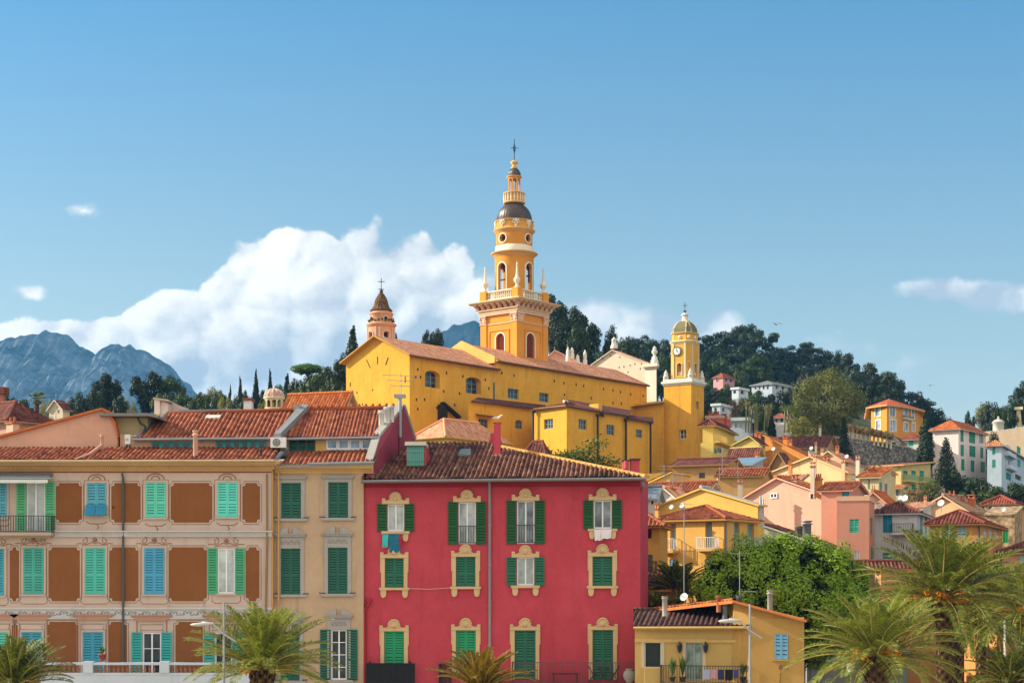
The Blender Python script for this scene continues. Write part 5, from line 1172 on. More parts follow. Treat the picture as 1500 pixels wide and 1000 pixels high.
# white chapel front behind the church
wc_ = Bld('white_chapel', 'cream white gabled chapel front with an urn and a cross behind the yellow church', 'church', 857, 953, 962, 235, 34, 533, plaster('dfccb2', .07, .25, 'a89a80'), z0=24); G = wc_.A
wc_.roof('gableA', 2.55, .3, .57, TILC, 0); wc_.finish(); putlogs(wc_, 'A', [(883, 525), (894, 521), (908, 523), (914, 537), (923, 535), (930, 533), (938, 540), (920, 545), (907, 538), (940, 533)], .12)
m = MB(); zq = lambda y: ZC+(YH-y)/F*235; a0 = G.pix(944, 530)[0]
bx(m, G, a0, 1.2, zq(540), zq(537.5), .003, .3); bx(m, G, a0-.15, 1.4, zq(537.5)+.003, zq(533.5), .003, .55); bx(m, G, a0+.2, 1.0, wc_.z0, zq(540), .003, .14); m.build('cornice', [PALE], wc_.root)
p = G(.55, zq(533), -.2); m = MB(); m.lathe(p, [(.55, 0), (.55, .5), (.42, .55), (.4, 1.0), (.2, 1.1), (.2, 1.3), (.42, 1.6), (.42, 1.85), (.22, 2.05), (.3, 2.25), (.12, 2.45), (.02, 2.6)], 10); m.build('urn', [WHT], wc_.root)
a, z = G.pix(898, 507); p = G(a, z-.3, -.3); m = MB(); m.lathe(p, [(.55, 0), (.5, .4), (.36, .6), (.32, 1.1), (.42, 1.2), (.16, 1.55), (.03, 1.7)], 10); m.build('finial', [WHT], wc_.root); m = MB(); m.tube([p+Vector((0, 0, 1.5)), p+Vector((0, 0, 3.6))], .05, 5); m.tube([p+Vector((-.45, 0, 3)), p+Vector((.45, 0, 3))], .05, 5); m.build('cross', [IRON], wc_.root)
ps = Bld('salmon_house', 'salmon roofed low building with small white statues behind the nave of the church', 'house', 790, 852, 860, 225, 18, 531, plaster('dcae98', .1), z0=24); ps.roof('gableA', 1.9, .3, .62, TILC, 0); ps.finish()
for x, y, h in ((832, 516, 1.4), (838, 512, 1.0), (857, 521, 1.5), (846, 520, .8)):
    p = P(x, y+8, 222); m = MB(); m.lathe(p, [(.3, -.5), (.3, .2), (.2, .3), (.26, h*.5), (.2, h*.8), (.1, h*.86), (.14, h*.95), (.02, h*1.05)], 8); m.build('finial', [WHT], ps.root)
# turret with striped dome on the left
p = P(401.5, 601, 150); tt = thing('cupola', 'small cream lantern cupola with a ribbed pink dome among the left roofs', 'cupola', (p.x, p.y, p.z-2)); zl = lambda y: ZC+(YH-y)/F*150; C2 = Vector((p.x, p.y, 0)); m = MB()
drum(m, C2, .85, zl(604), zl(584.5), [(math.radians(-90+a), .2, zl(597), zl(586), 'arch') for a in (-65, -30, 8, 45, 85, 140, 200)], .12, 72, 20); m.build('wall', [plaster('dcc49a'), plaster('6f6350')], tt); m = MB(); m.lathe(C2, [(.9, zl(584.6)), (.98, zl(583.6)), (.98, zl(582.4)), (.8, zl(581.8))], 24); m.build('cornice', [PALE], tt)
m = MB(); m.lathe(C2, [(.88*math.cos(t)+.02, zl(582)+(zl(569)-zl(582))*math.sin(t)) for t in [math.pi/2*k/10 for k in range(11)]], 24); dmm = m.build('dome', [plaster('c99a86', .1, .4)], tt); m = MB()
for k in range(12): an = k*math.pi/6; m.tube([C2+Vector(((.9*math.cos(t)+.02)*math.cos(an), (.9*math.cos(t)+.02)*math.sin(an), zl(582)+(zl(569)-zl(582))*math.sin(t))) for t in [math.pi/2*j/8 for j in range(9)]], .05, 5)
m.tube([Vector((p.x, p.y, zl(570))), Vector((p.x, p.y, zl(565)))], .07, 6); m.build('dome_ribs', [plaster('e0ccb8')], dmm)
# ------------------------------------------------------------------ small ochre house in front, right
YH_ = plaster('c2a262', .1, .3)
h = PolyB('yellow_house', 'low yellow house with a dark roof, a balcony of washing and light blue shutters', 'house', [(930, 80.5), (1097, 79.5)], 917.5, YH_, z0=0)
G = h.face(0)
chk = lambda bl, f, *a, **k: bl.win(f, *a, **k)
SURP = plaster('cdb898', .08)
h.win(0, 944, 968.5, 941, 976, 'd', None, sur=(.16, SURP), gl=paint('1f2a26', .5), depth=.12)
wo, (a0, a1, z0, z1) = h.win(0, 1004.5, 1029, 940, 996, 'g', None, paint('8c9496', .5), glass('39504a', '9fb2a8'), .12, 0, (.16, SURP), False)
h.finish(back=[(1100, 88), (930, 88)])
m = MB(); roof(m, [P(928, 917.5, 80.2), P(1100, 917, 79.1), P(1072, 888.5, 83.6), P(928, 889.5, 84)], .07, .25, 0, .12, 1); hr = m.build('roof', [tiles('4c3430', '2a1c1c', '6a4a42', False, .3), plaster('c9a766')], h.root)
m = MB(); m.tube([P(928, 919, 79.9), P(1100, 918.5, 78.8)], .07, 6); bx(m, G, 0, h.fr[0][1], h.ze-.75, h.ze-.6, .003, .08, 0); m.build('gutter', [plaster('cba968')], hr)
m = MB(); a, z = G.pix(1083, 921); m.tube([G(a, z, .1), G(a, z-3.2, .1)], .05, 6); m.build('drainpipe', [plaster('c59c55')], h.root)
b_ = h.balcony(0, 970, 1094, 973.5, 999, .9, plaster('b99f78'))
m = MB(); vert([(944, 1003), (969, 1003), (969, 978), (944, 978)], 79.6, m, .1); m.build('balcony_wall', [YH_], h.root)
for px in (996, 1034): m = MB(); a, z = G.pix(px, 948); m.lathe(G(a, z-.25, .22), [(.03, 0), (.1, .12), (.13, .34), (.16, .36), (.04, .5)], 8); m.tube([G(a, z+.25, .22), G(a, z+.32, .1), G(a, z, .02)], .02, 4); m.build('lantern', [IRON], h.root)
g2 = PolyB('yellow_house', 'tall gable end of ochre plaster with one light blue shuttered window', 'house', [(1096.5, 79.2), (1178, 78.6)], 905, plaster('bb9352', .1, .3), z0=0)
g2.win(0, 1134.5, 1154.5, 928, 965, 's', '6fa6c4', depth=.08); g2.finish(back=[(1176, 87), (1096, 87)])
m = MB(); q = [P(1070, 906, 79.25), P(1096.5, 907, 79.2), P(1178, 905, 78.6), P(1178, 904, 78.6), P(1075, 879.5, 79.3)]; m.prism([P(1072, 1003, 79.6), P(1096.5, 1003, 79.22), P(1096.5, 905.1, 79.22), P(1178, 905.1, 78.62), P(1075, 880, 79.6)], (0, 7.5, 0)); m.build('gable', [plaster('bb9352', .1, .3)], g2.root)
m = MB(); roof(m, [P(1182, 908, 78.2), P(1182, 906, 87), P(1073, 877.5, 88), P(1073, 878.5, 79)], 0, .25, 0, .1, 0); roof(m, [P(950, 893, 84), P(1073, 878.5, 79.1), P(1073, 876, 87), P(950, 889, 90)], .06, .25, 0, .15, 0); gr = m.build('roof', [tiles('c06a36', '8a4322', 'e09a58', False, .15)], g2.root)
m = MB(); g = g2.face(0)
for x0, x1 in ((1141, 1146), (1149, 1154.5)): a0, a1, z0, z1 = g.rect(x0, x1, 973.5, 979); bx(m, g, a0, a1, z0, z1, .003, .04)
a, z = g.pix(1142.5, 980); m.tube([g(a, z, .02), g(a, z-3, .02)], .02, 4); m.build('wall_vents', [paint('7b5636', .8)], g2.root)
for px, yt, yb, r_, c_ in ((974, 873, 890, .13, 'a9a29a'), (1053, 872, 884, .12, 'b76f50'), (1062, 886, 906, .12, '7f8b90'), (1083, 872, 890, .13, '6b7074'), (1128, 864, 893, .13, 'a7a59f')): pot_stack(gr, px, yt, yb, 80.0, r_, plaster(c_))
aerial(gr, 1083.5, 806, 870, 80.5, 1, .9); m = MB(); p = P(1083.5, 866, 80.5); m.tube([p, p+Vector((.8, 0, 0))], .02, 4); m.tube([P(1002, 752, 83), P(1002, 876, 83)], .025, 5); m.build('aerial_arm', [ZINC], gr)
h.dish(1001.5, 873.5, 6.2, 82.6)
wl = thing('laundry', 'row of blue, dark and white washing over the railing of the low yellow house', 'laundry', P(1055, 990, 78.5)); g = Fr((P(1000, 980, 78.6).x, 78.6), 0)
for x0, x1, y1, c_ in ((1031, 1041, 994, '9a9dc0'), (1042, 1051, 993, 'b98a94'), (1051.5, 1061, 995, '2c3358'), (1062, 1074, 996, '15161c'), (1074.5, 1082, 992, '3a4378')):
    m = MB(); q0 = g.pix(x0, 980); q1 = g.pix(x1, 980); zb = g.pix(x0, y1)[1]; towel(m, g, q0[0], q1[0], q0[1], zb, 0); m.build('garment', [paint(c_, .9, .15)], wl)
for px, lab, hh in ((985, 'slim dark cactus pot left of the balcony door of the low yellow house', 1.0), (1000, 'leafy dark pot plant beside the balcony door of the low yellow house', 1.1), (1088, 'bushy pot plant at the right end of the balcony of washing', .7)): flowerpot(px, 999, 78.9, .32, hh, lab, '3a2f2a')
# ------------------------------------------------------------------ houses climbing the hill on the right
SALM = plaster('dba58a', .09, .3); PCH = plaster('e0b48a', .09, .25); ORA = plaster('d8a556', .09, .25); ORW = plaster('dbb05a', .09, .25)
def house(name, label, xL, xC, xR, D, th, yE, col, roofspec, wins=(), balc=(), chims=(), dishes=(), sh='2f8f7c', cat='house', aer=(), base=None, extra=None, solid=None, pipes=()):
    w = col if not isinstance(col, str) else plaster(col, .09, .3)
    kw = {}
    if not isinstance(xR, (int, float)): kw['w2'] = xR[0]; xR = None
    b = Bld(name, label, cat, xL, xC, xR, D, th, yE, w, z0=base, sh=sh, **kw)
    for wd in wins:
        f, x0, x1, y0, y1, kd = wd[:6]; o = dict(wd[6]) if len(wd) > 6 else {}
        o.setdefault('sill', False); o.setdefault('gl', GLASSD if kd in 'gd' else CURT)
        b.win(f, x0, x1, y0, y1, kd, **o)
    if roofspec:
        k = roofspec[0]; o = dict(roofspec[2]) if len(roofspec) > 2 else {}; b.roof(k, roofspec[1], **o)
    b.finish()
    for x in balc: b.balcony(*x, solid=solid) if len(x) == 5 else b.balcony(*x[:5], **x[5])
    for c in chims: b.chim(*c)
    for d in dishes: b.dish(*d)
    for a in aer: b.aerial(*a)
    for p_ in pipes: b.pipe(*p_)
    return b
GI = paint('8fb0a0', .5)
house('orange_house', 'sunlit orange house with red hipped roof and small white iron balconies', 958, 1060.5, 1110, 105, 34, 757, ORA, ('hip', .85, dict(mat=TILN, over=.35)),
      [('A', 981.5, 990, 767, 806, 's', dict(col='8b9ba0', depth=.35)), ('A', 1033, 1043, 763.5, 804, 's', dict(col='8b9ba0', depth=.35)), ('B', 1075, 1083, 765, 802, 's', dict(col='6f8f88', depth=.3)), ('B', 1095, 1104.5, 767, 800, 's', dict(col='6f8f88', depth=.3)),
       ('A', 981, 990.5, 818, 841, 's', dict(col='7fa4b8')), ('A', 1033, 1043, 818, 838, 's', dict(col='7fa4b8'))],
      [('A', 972, 993, 789, 806, dict(iron=paint('c9cfd0', .5))), ('A', 1027, 1054, 787, 803.5, dict(iron=paint('c9cfd0', .5))), ('B', 1074, 1087, 788, 802, dict(iron=GI)), ('B', 1094, 1108, 788, 801, dict(iron=GI))],
      [(961.5, 744, 766, 5.5, 106)], aer=[(1002.5, 735, 760, 108)], pipes=[('B', 1062, 758, 830, ZINC)])
house('tall_orange_house', 'tall yellow orange gabled house with white topped coping and dark flue strips', 956, 1110, 1119, 114, 38, 738, ORW, ('gableA', 1.3, dict(mat=paint('a9a49c', .7), f=.52, over=.2, corr=0)),
      [('B', 1112, 1114.5, 726, 770, 'd'), ('B', 1116, 1118, 730, 772, 'd')], dishes=[(983, 742, 3.6, 110), (998.5, 740, 3.8, 110)])
house('pink_gable_house', 'large pale pink gabled house with a long blank wall and two tiny windows', 1093, 1206, 1229, 126, 40, 722, plaster('e3ae95', .08, .3), ('gableA', 1.4, dict(mat=TILO, f=.58, over=.3)),
      [('A', 1129, 1139, 722, 729.5, 'g', dict(depth=.3)), ('A', 1187, 1193, 721.5, 729.5, 'd'), ('B', 1213, 1219, 728, 757, 's', dict(col='7c6d5e')), ('B', 1222, 1226, 731, 752, 'd'), ('B', 1213, 1218, 775, 792, 's')],
      [('B', 1211, 1228, 789, 803)], [(1163, 700, 712, 9, 128, plaster('b98f78'))])
house('white_low_house', 'low white house below the pink gable with a rusty sloping roof and grey flues', 1112, 1203, 1226, 118, 24, 800, '#'.strip('#') or plaster('d9d4c8'), None) if False else None
wl_ = house('white_low_house', 'low white house below the pink gable with a rusty sloping roof and grey flues', 1113, 1200, 1226, 117, 22, 796, plaster('dcd8ce', .07, .3), ('shedB', 1.5, dict(mat=TILDK, over=.25)),
      [('A', 1141, 1154, 800, 806, 'g'), ('B', 1204, 1207, 800, 812, 's'), ('B', 1212, 1216, 802, 812, 's')])
pot_stack(wl_.ro, 1182, 762, 792, 118, .32, ZINC); pot_stack(wl_.ro, 1171, 770, 788, 118.5, .3, plaster('8b8076'))
house('pink_tower_house', 'narrow salmon pink tower house with turquoise shutters and a sunlit top edge', 1226, 1273, 1281, 119, 17, 733, plaster('cf8f78', .08, .3), ('flat', .35, dict(mat=plaster('e0b08e'), over=.05)),
      [('A', 1244.5, 1258, 760, 780, 's', dict(col='46a58c')), ('A', 1251.5, 1259, 806, 820, 'g', dict(gl=CURT)), ('B', 1275, 1278, 758, 784, 's'), ('B', 1275.5, 1279, 800, 826, 's')])
house('pink_attic_house', 'small pink roof house with red tiles and one bright blue shutter', 1203, 1245, 1266, 124, 26, 716, plaster('d2957c', .08, .3), ('gableB', .6, dict(mat=TILN, over=.3)),
      [('A', 1233, 1244, 719, 734, 's', dict(col='2f8fb0'))], [], [(1190, 682, 706, 6, 126, plaster('d9c4ae')), (1198, 700, 710, 10, 126, plaster('c9884a'), 3)])
house('white_balcony_house', 'white washed house with tall turquoise door shutters and stained lower wall', 1281, 1343, 1363, 124, 20, 748, plaster('cfd3d4', .07, .6, '87857e'), ('hip', .7, dict(mat=tiles('633a30', '33201e', '865646', False, .4), over=.4)),
      [('A', 1293, 1307, 751, 780, 's', dict(col='2a86a0')), ('A', 1327, 1329.5, 758, 761, 'd'), ('A', 1293, 1314, 809, 818, 's', dict(col='3f8f8a')), ('B', 1348, 1351.5, 757, 784, 's', dict(col='3f9fa0')), ('B', 1355, 1358, 757, 782, 's', dict(col='3f9fa0'))],
      [('A', 1307, 1338, 767, 780)], [], [(1325, 729, 5, 125), (1318, 728.5, 3.6, 125.5), (1288, 741, 4.5, 124)])
house('brown_house', 'tan brown house with dark red hipped roof and pale blue shutters behind the palms', 1362, 1436, 1468, 115, 24, 763, plaster('c08a50', .09, .25), ('hip', .8, dict(mat=tiles('713a2e', '422220', '945646', False, .25), over=.4)),
      [('A', 1381.5, 1394.5, 770, 788, 's', dict(col='8fa9a8')), ('A', 1402, 1415.5, 769.5, 788, 's', dict(col='8fa9a8')), ('B', 1441, 1445, 774, 787, 's', dict(col='a9b4ae')), ('B', 1449, 1453, 774, 787, 's', dict(col='a9b4ae')), ('B', 1457, 1460.5, 775, 787, 's', dict(col='a9b4ae'))], pipes=[('A', 1434.5, 765, 812)])
house('peach_house', 'peach house with shallow pale roofs, terracotta chimneys and white satellite dish', 1342, 1418, 1444, 140, 38, 746, PCH, ('gableA', 1.3, dict(mat=tiles('a9836a', '7a5a48', 'c9a288', True, .2), f=.45, over=.4)),
      [('B', 1425, 1429, 750, 757, 'd')], [], [(1393, 724, 734, 11, 142, plaster('d0a184'), 2), (1422, 729, 742, 10, 142, plaster('c07044')), (1409, 731, 739, 5, 142, plaster('a9785c')), (1355, 730, 742, 4, 142, PCH)], [(1378, 736, 5.2, 139)])
house('stone_house', 'rough rubble stone house with a ragged top and a bright green door panel', 1443, 1486, 1497, 129, 22, 752, stone('a88a66', 'd3b48a', 2.6), ('shedA', .9, dict(mat=stone('9a8062', 'c9ae88', 2.2), over=.1, corr=0)),
      [('A', 1469, 1477, 777, 795, 's', dict(col='1f9a4a'))], [], [], [(1470, 746, 3, 130)])
house('garage_house', 'small pink tan house with a dark red roof beside the rubble stone house', 1468, 1540, 1580, 120, 20, 806, plaster('c79a78'), ('hip', .7, dict(mat=tiles('683630', '3c2220', '885248', False, .3))), [('A', 1494, 1502, 812, 830, 's', dict(col='a9c4c4'))])
house('tan_house', 'long tan house with glazed veranda and dark red eaves at the right edge', 1442, 1484, 1540, 160, 24, 735, plaster('cfa06c'), ('hip', .7, dict(mat=tiles('8a4436', '5a2c26', 'a8604c', True, .3))),
      [('A', 1447, 1460, 740, 748, 'g'), ('A', 1463, 1478, 739, 748, 'g'), ('B', 1489, 1494, 739, 748, 's', dict(col='3fa08c')), ('B', 1489, 1494, 753, 760, 's', dict(col='3fa08c'))])
house('yellow_villa', 'pale yellow villa with green shutters and two solid green balconies', 1283, 1320, 1363, 185, 34, 680, plaster('d9c283'), ('shedA', .9, dict(mat=tiles('b0503a', '7a3628', 'cc7858', True, .15), over=.5)),
      [('A', 1290, 1297, 691, 700, 's'), ('A', 1305, 1312.5, 691, 701, 's')]+[('B', x, x+6.5, 689, 700, 's') for x in (1323, 1335, 1347)]+[('B', x, x+6.5, 709, 717, 's') for x in (1323.5, 1335.5, 1347.5)],
      [('B', 1322, 1338, 696, 704), ('B', 1344, 1361, 699, 706)], solid=plaster('9aa870'))
house('lower_yellow_house', 'narrow cream green house with tall grey shutters and a slender white chimney', 1259, 1287, 1306, 145, 30, 697, plaster('cfc49a'), ('shedA', 1.0, dict(mat=TILO, over=.35)),
      [('A', 1271, 1274, 702, 716, 'd'), ('B', 1288.5, 1292, 706, 734, 's', dict(col='7c8c8a')), ('B', 1296, 1300, 708, 735, 's', dict(col='7c8c8a'))], [], [(1256, 671, 704, 5.5, 147, plaster('dcd0bc')), (1276, 686, 697, 10, 147, plaster('b97a54'), 2)], [(1280, 726, 4, 144)])
house('small_terrace', 'small glazed terrace room with terracotta roof beside the pale yellow villa', 1301, 1318, 1324, 170, 25, 714, plaster('c4b890'), ('shedA', .4, dict(mat=TILO)), [('A', 1304, 1316, 717, 727, 'g', dict(gl=BLUEGL, panes=3))])
house('pink_villa', 'tall pale pink villa with orange hipped roof and three rows of green shutters', 1366, 1404, 1444, 240, 36, 624.5, plaster('e2d2ca'), ('hip', 1.3, dict(mat=TILO, over=.6)),
      [('A', 1373+0, 1378, y, y+17, 's', dict(col='2f8a68')) for y in ()]+[('B', x0, x1, y0, y1, k, dict(col='2f8a68')) for x0, x1, y0, y1, k in ((1407, 1411.5, 630, 647, 's'), (1419.5, 1428.5, 632, 649, 's'), (1434.5, 1440.5, 634, 650, 'g'), (1407, 1412, 651, 668, 's'), (1420, 1429, 653, 669, 's'), (1436, 1440.5, 655, 671, 's'), (1408, 1413, 672, 689, 's'), (1422, 1427.5, 674, 691, 's'), (1436.5, 1443, 676, 692, 's'))])
house('blue_villa', 'pale blue villa with turquoise shutters and small white balconies at the right edge', 1446, 1467, 1522, 235, 24, 649.5, plaster('bccbd8'), ('hip', .7, dict(mat=tiles('c27a4a', '8f5434', 'dea06c', True, .15), over=.5)),
      [('A', 1453.5, 1458, 653, 666, 's', dict(col='3aa08c')), ('A', 1453.5, 1458.5, 673, 685, 's', dict(col='3aa08c')), ('B', 1473, 1479.5, 652, 668, 'g', dict(gl=CURT)), ('B', 1473.5, 1479, 672, 686, 'g'), ('B', 1489, 1494, 654, 664, 's', dict(col='3aa08c')), ('B', 1490, 1495, 673, 684, 's', dict(col='3aa08c')), ('B', 1473.5, 1481, 693, 703, 's', dict(col='2f7f80')), ('B', 1487, 1497, 696, 703, 'd')],
      [('B', 1471, 1482, 663.5, 668), ('B', 1473, 1483, 683, 687)], solid=plaster('d3dbe0'))
ov = PolyB('orange_villa', 'two storey orange villa with a shallow red roof and white window frames above the wall', 'house', [(1276, 272), (1299, 268), (1316, 270), (1346, 277)], 592, plaster('d2903f', .08, .25), z0=27, ref=1)
for f, x0, x1, y0, y1 in ((0, 1282.5, 1289, 595, 610), (0, 1283.5, 1289, 616, 630), (1, 1303.5, 1311, 594, 611), (1, 1304, 1311.5, 615, 632), (2, 1323, 1329.5, 597, 612), (2, 1335, 1339, 599, 614), (2, 1324, 1330, 619, 632), (2, 1336, 1340, 620, 632)):
    ov.win(f, x0, x1, y0, y1, 'g', None, depth=.15, sur=(.25, plaster('e2d8c2')), sill=False, gl=BLUEGL)
ov.balcony(2, 1321, 1334, 609, 613, .6, plaster('ddd0b0'), paint('8a8a86'), solid=None); ov.finish(back=[(1352, 288), (1276, 288)])
m = MB(); ap = P(1302, 584, 277); tp = [Vector((p.x, p.y, ov.ze-.1)) for p in ov.pts]; tp[0] += Vector((-1, -.6, 0)); tp[1] += Vector((-.2, -1, 0)); tp[2] += Vector((.2, -1, 0)); tp[3] += Vector((1, -.5, 0)); bk = [Vector((P(1354, 590, 288).x, 289, ov.ze)), Vector((P(1276, 590, 288).x-1, 289, ov.ze))]
for a, b in zip(tp+bk, tp[1:]+bk+tp[:1]): roof(m, [a, b, ap], 0, .25, 0, .25, 1)
m.build('roof', [tiles('c25a36', '8f4028', 'dc8458', True, .1), plaster('dcae6a')], ov.root)
house('white_garden_house', 'small white house with dark red roof between the orange villa and the cypress', 1318, 1346, 1371, 238, 32, 641, plaster('d3cfc6'), ('hip', .7, dict(mat=tiles('8a4036', '5a2a26', 'a85f50', True, .3), over=.5)), [('A', 1331, 1338, 644, 655, 's', dict(col='5fb0a0')), ('B', 1348, 1352, 645, 655, 's', dict(col='5fb0a0'))])
house('garden_shed', 'tiny white arched garden pavilion on top of the stone retaining wall', 1297, 1318, 1327, 228, 24, 646, plaster('d6cfc0'), ('gableA', .9, dict(mat=TILDK, over=.3)), [('A', 1304, 1312, 648, 654, 'd')])
# retaining wall, pergola, garden wall and turret
def wall_thing(name, label, cat, pts, yt, D0, mat, hgt, thick=.6):
    q = [Vector(P(px, yt_, D)) for px, yt_, D in pts]; t = thing(name, label, cat, (q[0].x, q[0].y, q[0].z-hgt)); m = MB()
    for a, b in zip(q, q[1:]): m.prism([a, b, b-Vector((0, 0, hgt)), a-Vector((0, 0, hgt))], (0, thick, 0))
    m.build('masonry', [mat], t); m = MB()
    for a, b in zip(q, q[1:]): m.prism([a+Vector((0, -.08, .003)), b+Vector((0, -.08, .003)), b+Vector((0, -.08, .2)), a+Vector((0, -.08, .2))], (0, thick+.16, 0))
    m.build('coping', [plaster('a39a8a')], t); return t
wall_thing('retaining_wall', 'long grey stone retaining wall below the orange villa garden', 'wall', [(1205, 640, 222), (1252, 643, 222), (1330, 656, 226), (1352, 664, 230)], 0, 0, stone('6f6b66', '9c968c', 2.6), 13)
wall_thing('garden_wall', 'tan garden wall with a white turret above it at the right edge', 'wall', [(1438, 634, 285), (1470, 631, 280), (1530, 622, 272)], 0, 0, plaster('a39078', .15, .5), 12)
tp_ = P(1300, 646, 224); pg = thing('pergola', 'long vine covered pergola of pale columns on top of the retaining wall', 'pergola', P(1270, 644, 223)); m = MB()
for k in range(11): px = 1243+k*6.2; q = P(px, 642+k*1.15, 223.5); m.lathe(q-Vector((0, 0, .3)), [(.2, 0), (.16, .3), (.16, 1.9), (.22, 2.0)], 8)
m.build('columns', [plaster('cdbfa4')], pg); m = MB(); rr = random.Random(3)
m.tube([P(1240, 627.5, 223.5), P(1308, 640, 223.5)], .12, 5); m.tube([P(1240, 626, 226), P(1308, 638, 226)], .12, 5); m.build('beam', [paint('7a6650', .9)], pg); m = MB()
for k in range(700):
    t = rr.random(); q = P(1240+68*t, 627+12.5*t, 222.6+rr.random()*4)+Vector((0, 0, rr.uniform(-.35, .5))); a = Vector((rr.uniform(-1, 1), rr.uniform(-1, 1), rr.uniform(-1, 1))).normalized()*.28; b = a.cross(Vector((rr.uniform(-1, 1), 1, rr.uniform(-1, 1)))).normalized()*.16; m.face([q-a, q+b, q+a, q-b])
m.build('vine', [leafmat('8a6e4a', '5d5a34')], pg)
p = P(1462.5, 626, 283); t = thing('turret', 'small round white turret with conical cap on the garden wall', 'turret', p); m = MB(); m.lathe(p-Vector((0, 0, 1)), [(.95, 0), (.95, 1.7), (1.05, 1.75), (1.05, 1.9)], 14); m.build('wall', [WHT], t); m = MB(); m.lathe(p, [(1.15, .9), (.6, 1.35), (.15, 1.5), (.15, 1.9), (.03, 1.95)], 14); m.build('roof', [paint('b9b2a4', .8)], t)
house('cream_mansion', 'cream mansion with arched windows at the upper right edge', 1489, 1495, 1540, 288, 24, 600, plaster('e0cf9e'), ('flat', .5, dict(mat=plaster('e4d8b4'), over=.4)), [('B', 1497, 1501, 606, 616, 'g')])
# middle of the old town
house('yellow_balcony_house', 'yellow house with a long balustraded balcony right of the clock tower', 1026, 1045, 1092, 188, 20, 648, plaster('e2c66a', .08), None, [('B', 1051, 1058, 655, 664, 'g'), ('B', 1046, 1050, 656, 664, 's')], [('B', 1046, 1080, 643, 652, dict(iron=plaster('d8b45a')))]) 
house('yellow_upper_house', 'square yellow upper storey with brown eaves right of the clock tower', 1029, 1044.5, 1076, 192, 20, 619, plaster('dcbf68', .08), ('hip', .45, dict(mat=TILDK, over=.5)))
house('olive_gable_house', 'olive yellow gabled house with one tall window above the dark roofs', 1076, 1112, 1121, 178, 36, 648, plaster('c9b264'), ('gableA', .8, dict(mat=TILDK, f=.35, over=.3)), [('B', 1115, 1118.5, 652, 665, 'g'), ('A', 1098, 1100, 654, 660, 'd')], [], [(1107, 634, 648, 5, 180, plaster('b9683e'), 2), (1112, 636, 648, 4, 181, plaster('c07a50'))])
house('dark_roof_house', 'long tan house with a dark tiled roof in front of the clock tower', 985, 1062, 1086, 150, 22, 678.5, plaster('b98f58'), ('gableB', .7, dict(mat=TILDK, over=.4)), [('A', 1022.5, 1033, 692, 700, 'd')])
house('small_yellow_house', 'small sunlit yellow house with sloping top edge left of the dark roofed house', 941, 981, 1010, 141, 32, 692, plaster('e0b45c'), ('shedB', -1.0, dict(mat=TILDK, over=.2)), aer=[(973, 680, 700, 141), (1058, 655, 694, 138, 2, 2.6)])
house('red_roof_house', 'low cream house with a bright orange red roof just right of the crimson house', 953, 1034, 1052, 130, 24, 718, plaster('e2cdb0'), ('gableB', .75, dict(mat=TILN, over=.35)), aer=[(985, 694, 722, 126), (999, 692, 716, 126)])
house('second_red_roof_house', 'tan house with a dull red roof and television aerials behind the orange houses', 1052, 1118, 1128, 138, 18, 695, plaster('c49a5e'), ('gableB', .6, dict(mat=TILN, over=.3)), aer=[(1054, 684, 720, 132, 2, 2.2), (1081, 676, 715, 134, 3, 1.4)], chims=[(1084, 706, 722, 7, 128, plaster('c9b4a0'))])
house('orange_firewall_house', 'bright orange house with stepped fire wall and tall orange chimney', 1121, 1180, 1198, 178, 32, 667, plaster('e0974a'), ('shedB', 2.4, dict(mat=TILO, over=.2)), [('B', 1184, 1192, 661, 667, 'g', dict(gl=BLUEGL))], [], [(1150, 641, 662, 7, 180, plaster('d9853c')), (1157, 646, 662, 5, 181, plaster('d9853c'))], [(1132.5, 657, 3, 177)])
house('brown_roof_house', 'long low house under a worn brown tiled roof below the big plane tree', 1120, 1208, 1224, 200, 24, 652, plaster('b08c66'), ('gableB', 1.5, dict(mat=TILDK, over=.5)), [('A', 1193, 1197, 655, 664, 'd'), ('A', 1205, 1212, 658, 668, 's', dict(col='8aa49c'))], [], [(1201, 625, 640, 3.5, 203, plaster('c9c0b0')), (1195, 650, 668, 3, 196, plaster('c0ab94'))], [(1188, 656, 3, 197)])
house('cream_wall_house', 'wide sunlit cream house with a long tiled ridge and small chimneys', 1116, 1242, 1262, 150, 40, 690, plaster('e8c490', .09, .3), ('gableA', 1.6, dict(mat=TILC, f=.42, over=.25, corr=0)), [('B', 1248, 1252, 692, 706, 's', dict(col='c9cfd0'))], [], [(1157, 679, 692, 5, 149, plaster('d9854a')), (1193, 668, 678, 4, 150, PCH), (1209, 672, 682, 8, 152, plaster('c9936a')), (1235, 676, 690, 5, 150, PCH)])
house('slate_attic', 'grey dormer attic with a small tiled canopy between the pink and cream gables', 1140, 1170, 1178, 134, 22, 702, plaster('7f99a8'), ('shedA', .5, dict(mat=TILC, over=.4)))
house('blue_grey_roof', 'bluish metal roofed lean-to below the yellow balcony house', 1060, 1100, 1118, 160, 26, 679, plaster('a9b0b4'), ('shedA', .9, dict(mat=paint('6d8496', .45, .15), over=.3, corr=0)))
house('dark_gable_house', 'small dark red gabled house with a green shuttered end wall in mid town', 1069, 1105, 1116, 168, 30, 668, plaster('cdb878'), ('gableB', 1.1, dict(mat=TILDK, over=.4)), [('B', 1108, 1112, 668, 677, 's', dict(col='5fae8a'))])
house('crouched_brown_house', 'crouched house with steep dark gable beside the orange fire wall', 1130, 1152, 1160, 165, 34, 678, plaster('9c7a50'), ('gableA', 1.2, dict(mat=TILDK, over=.3)))
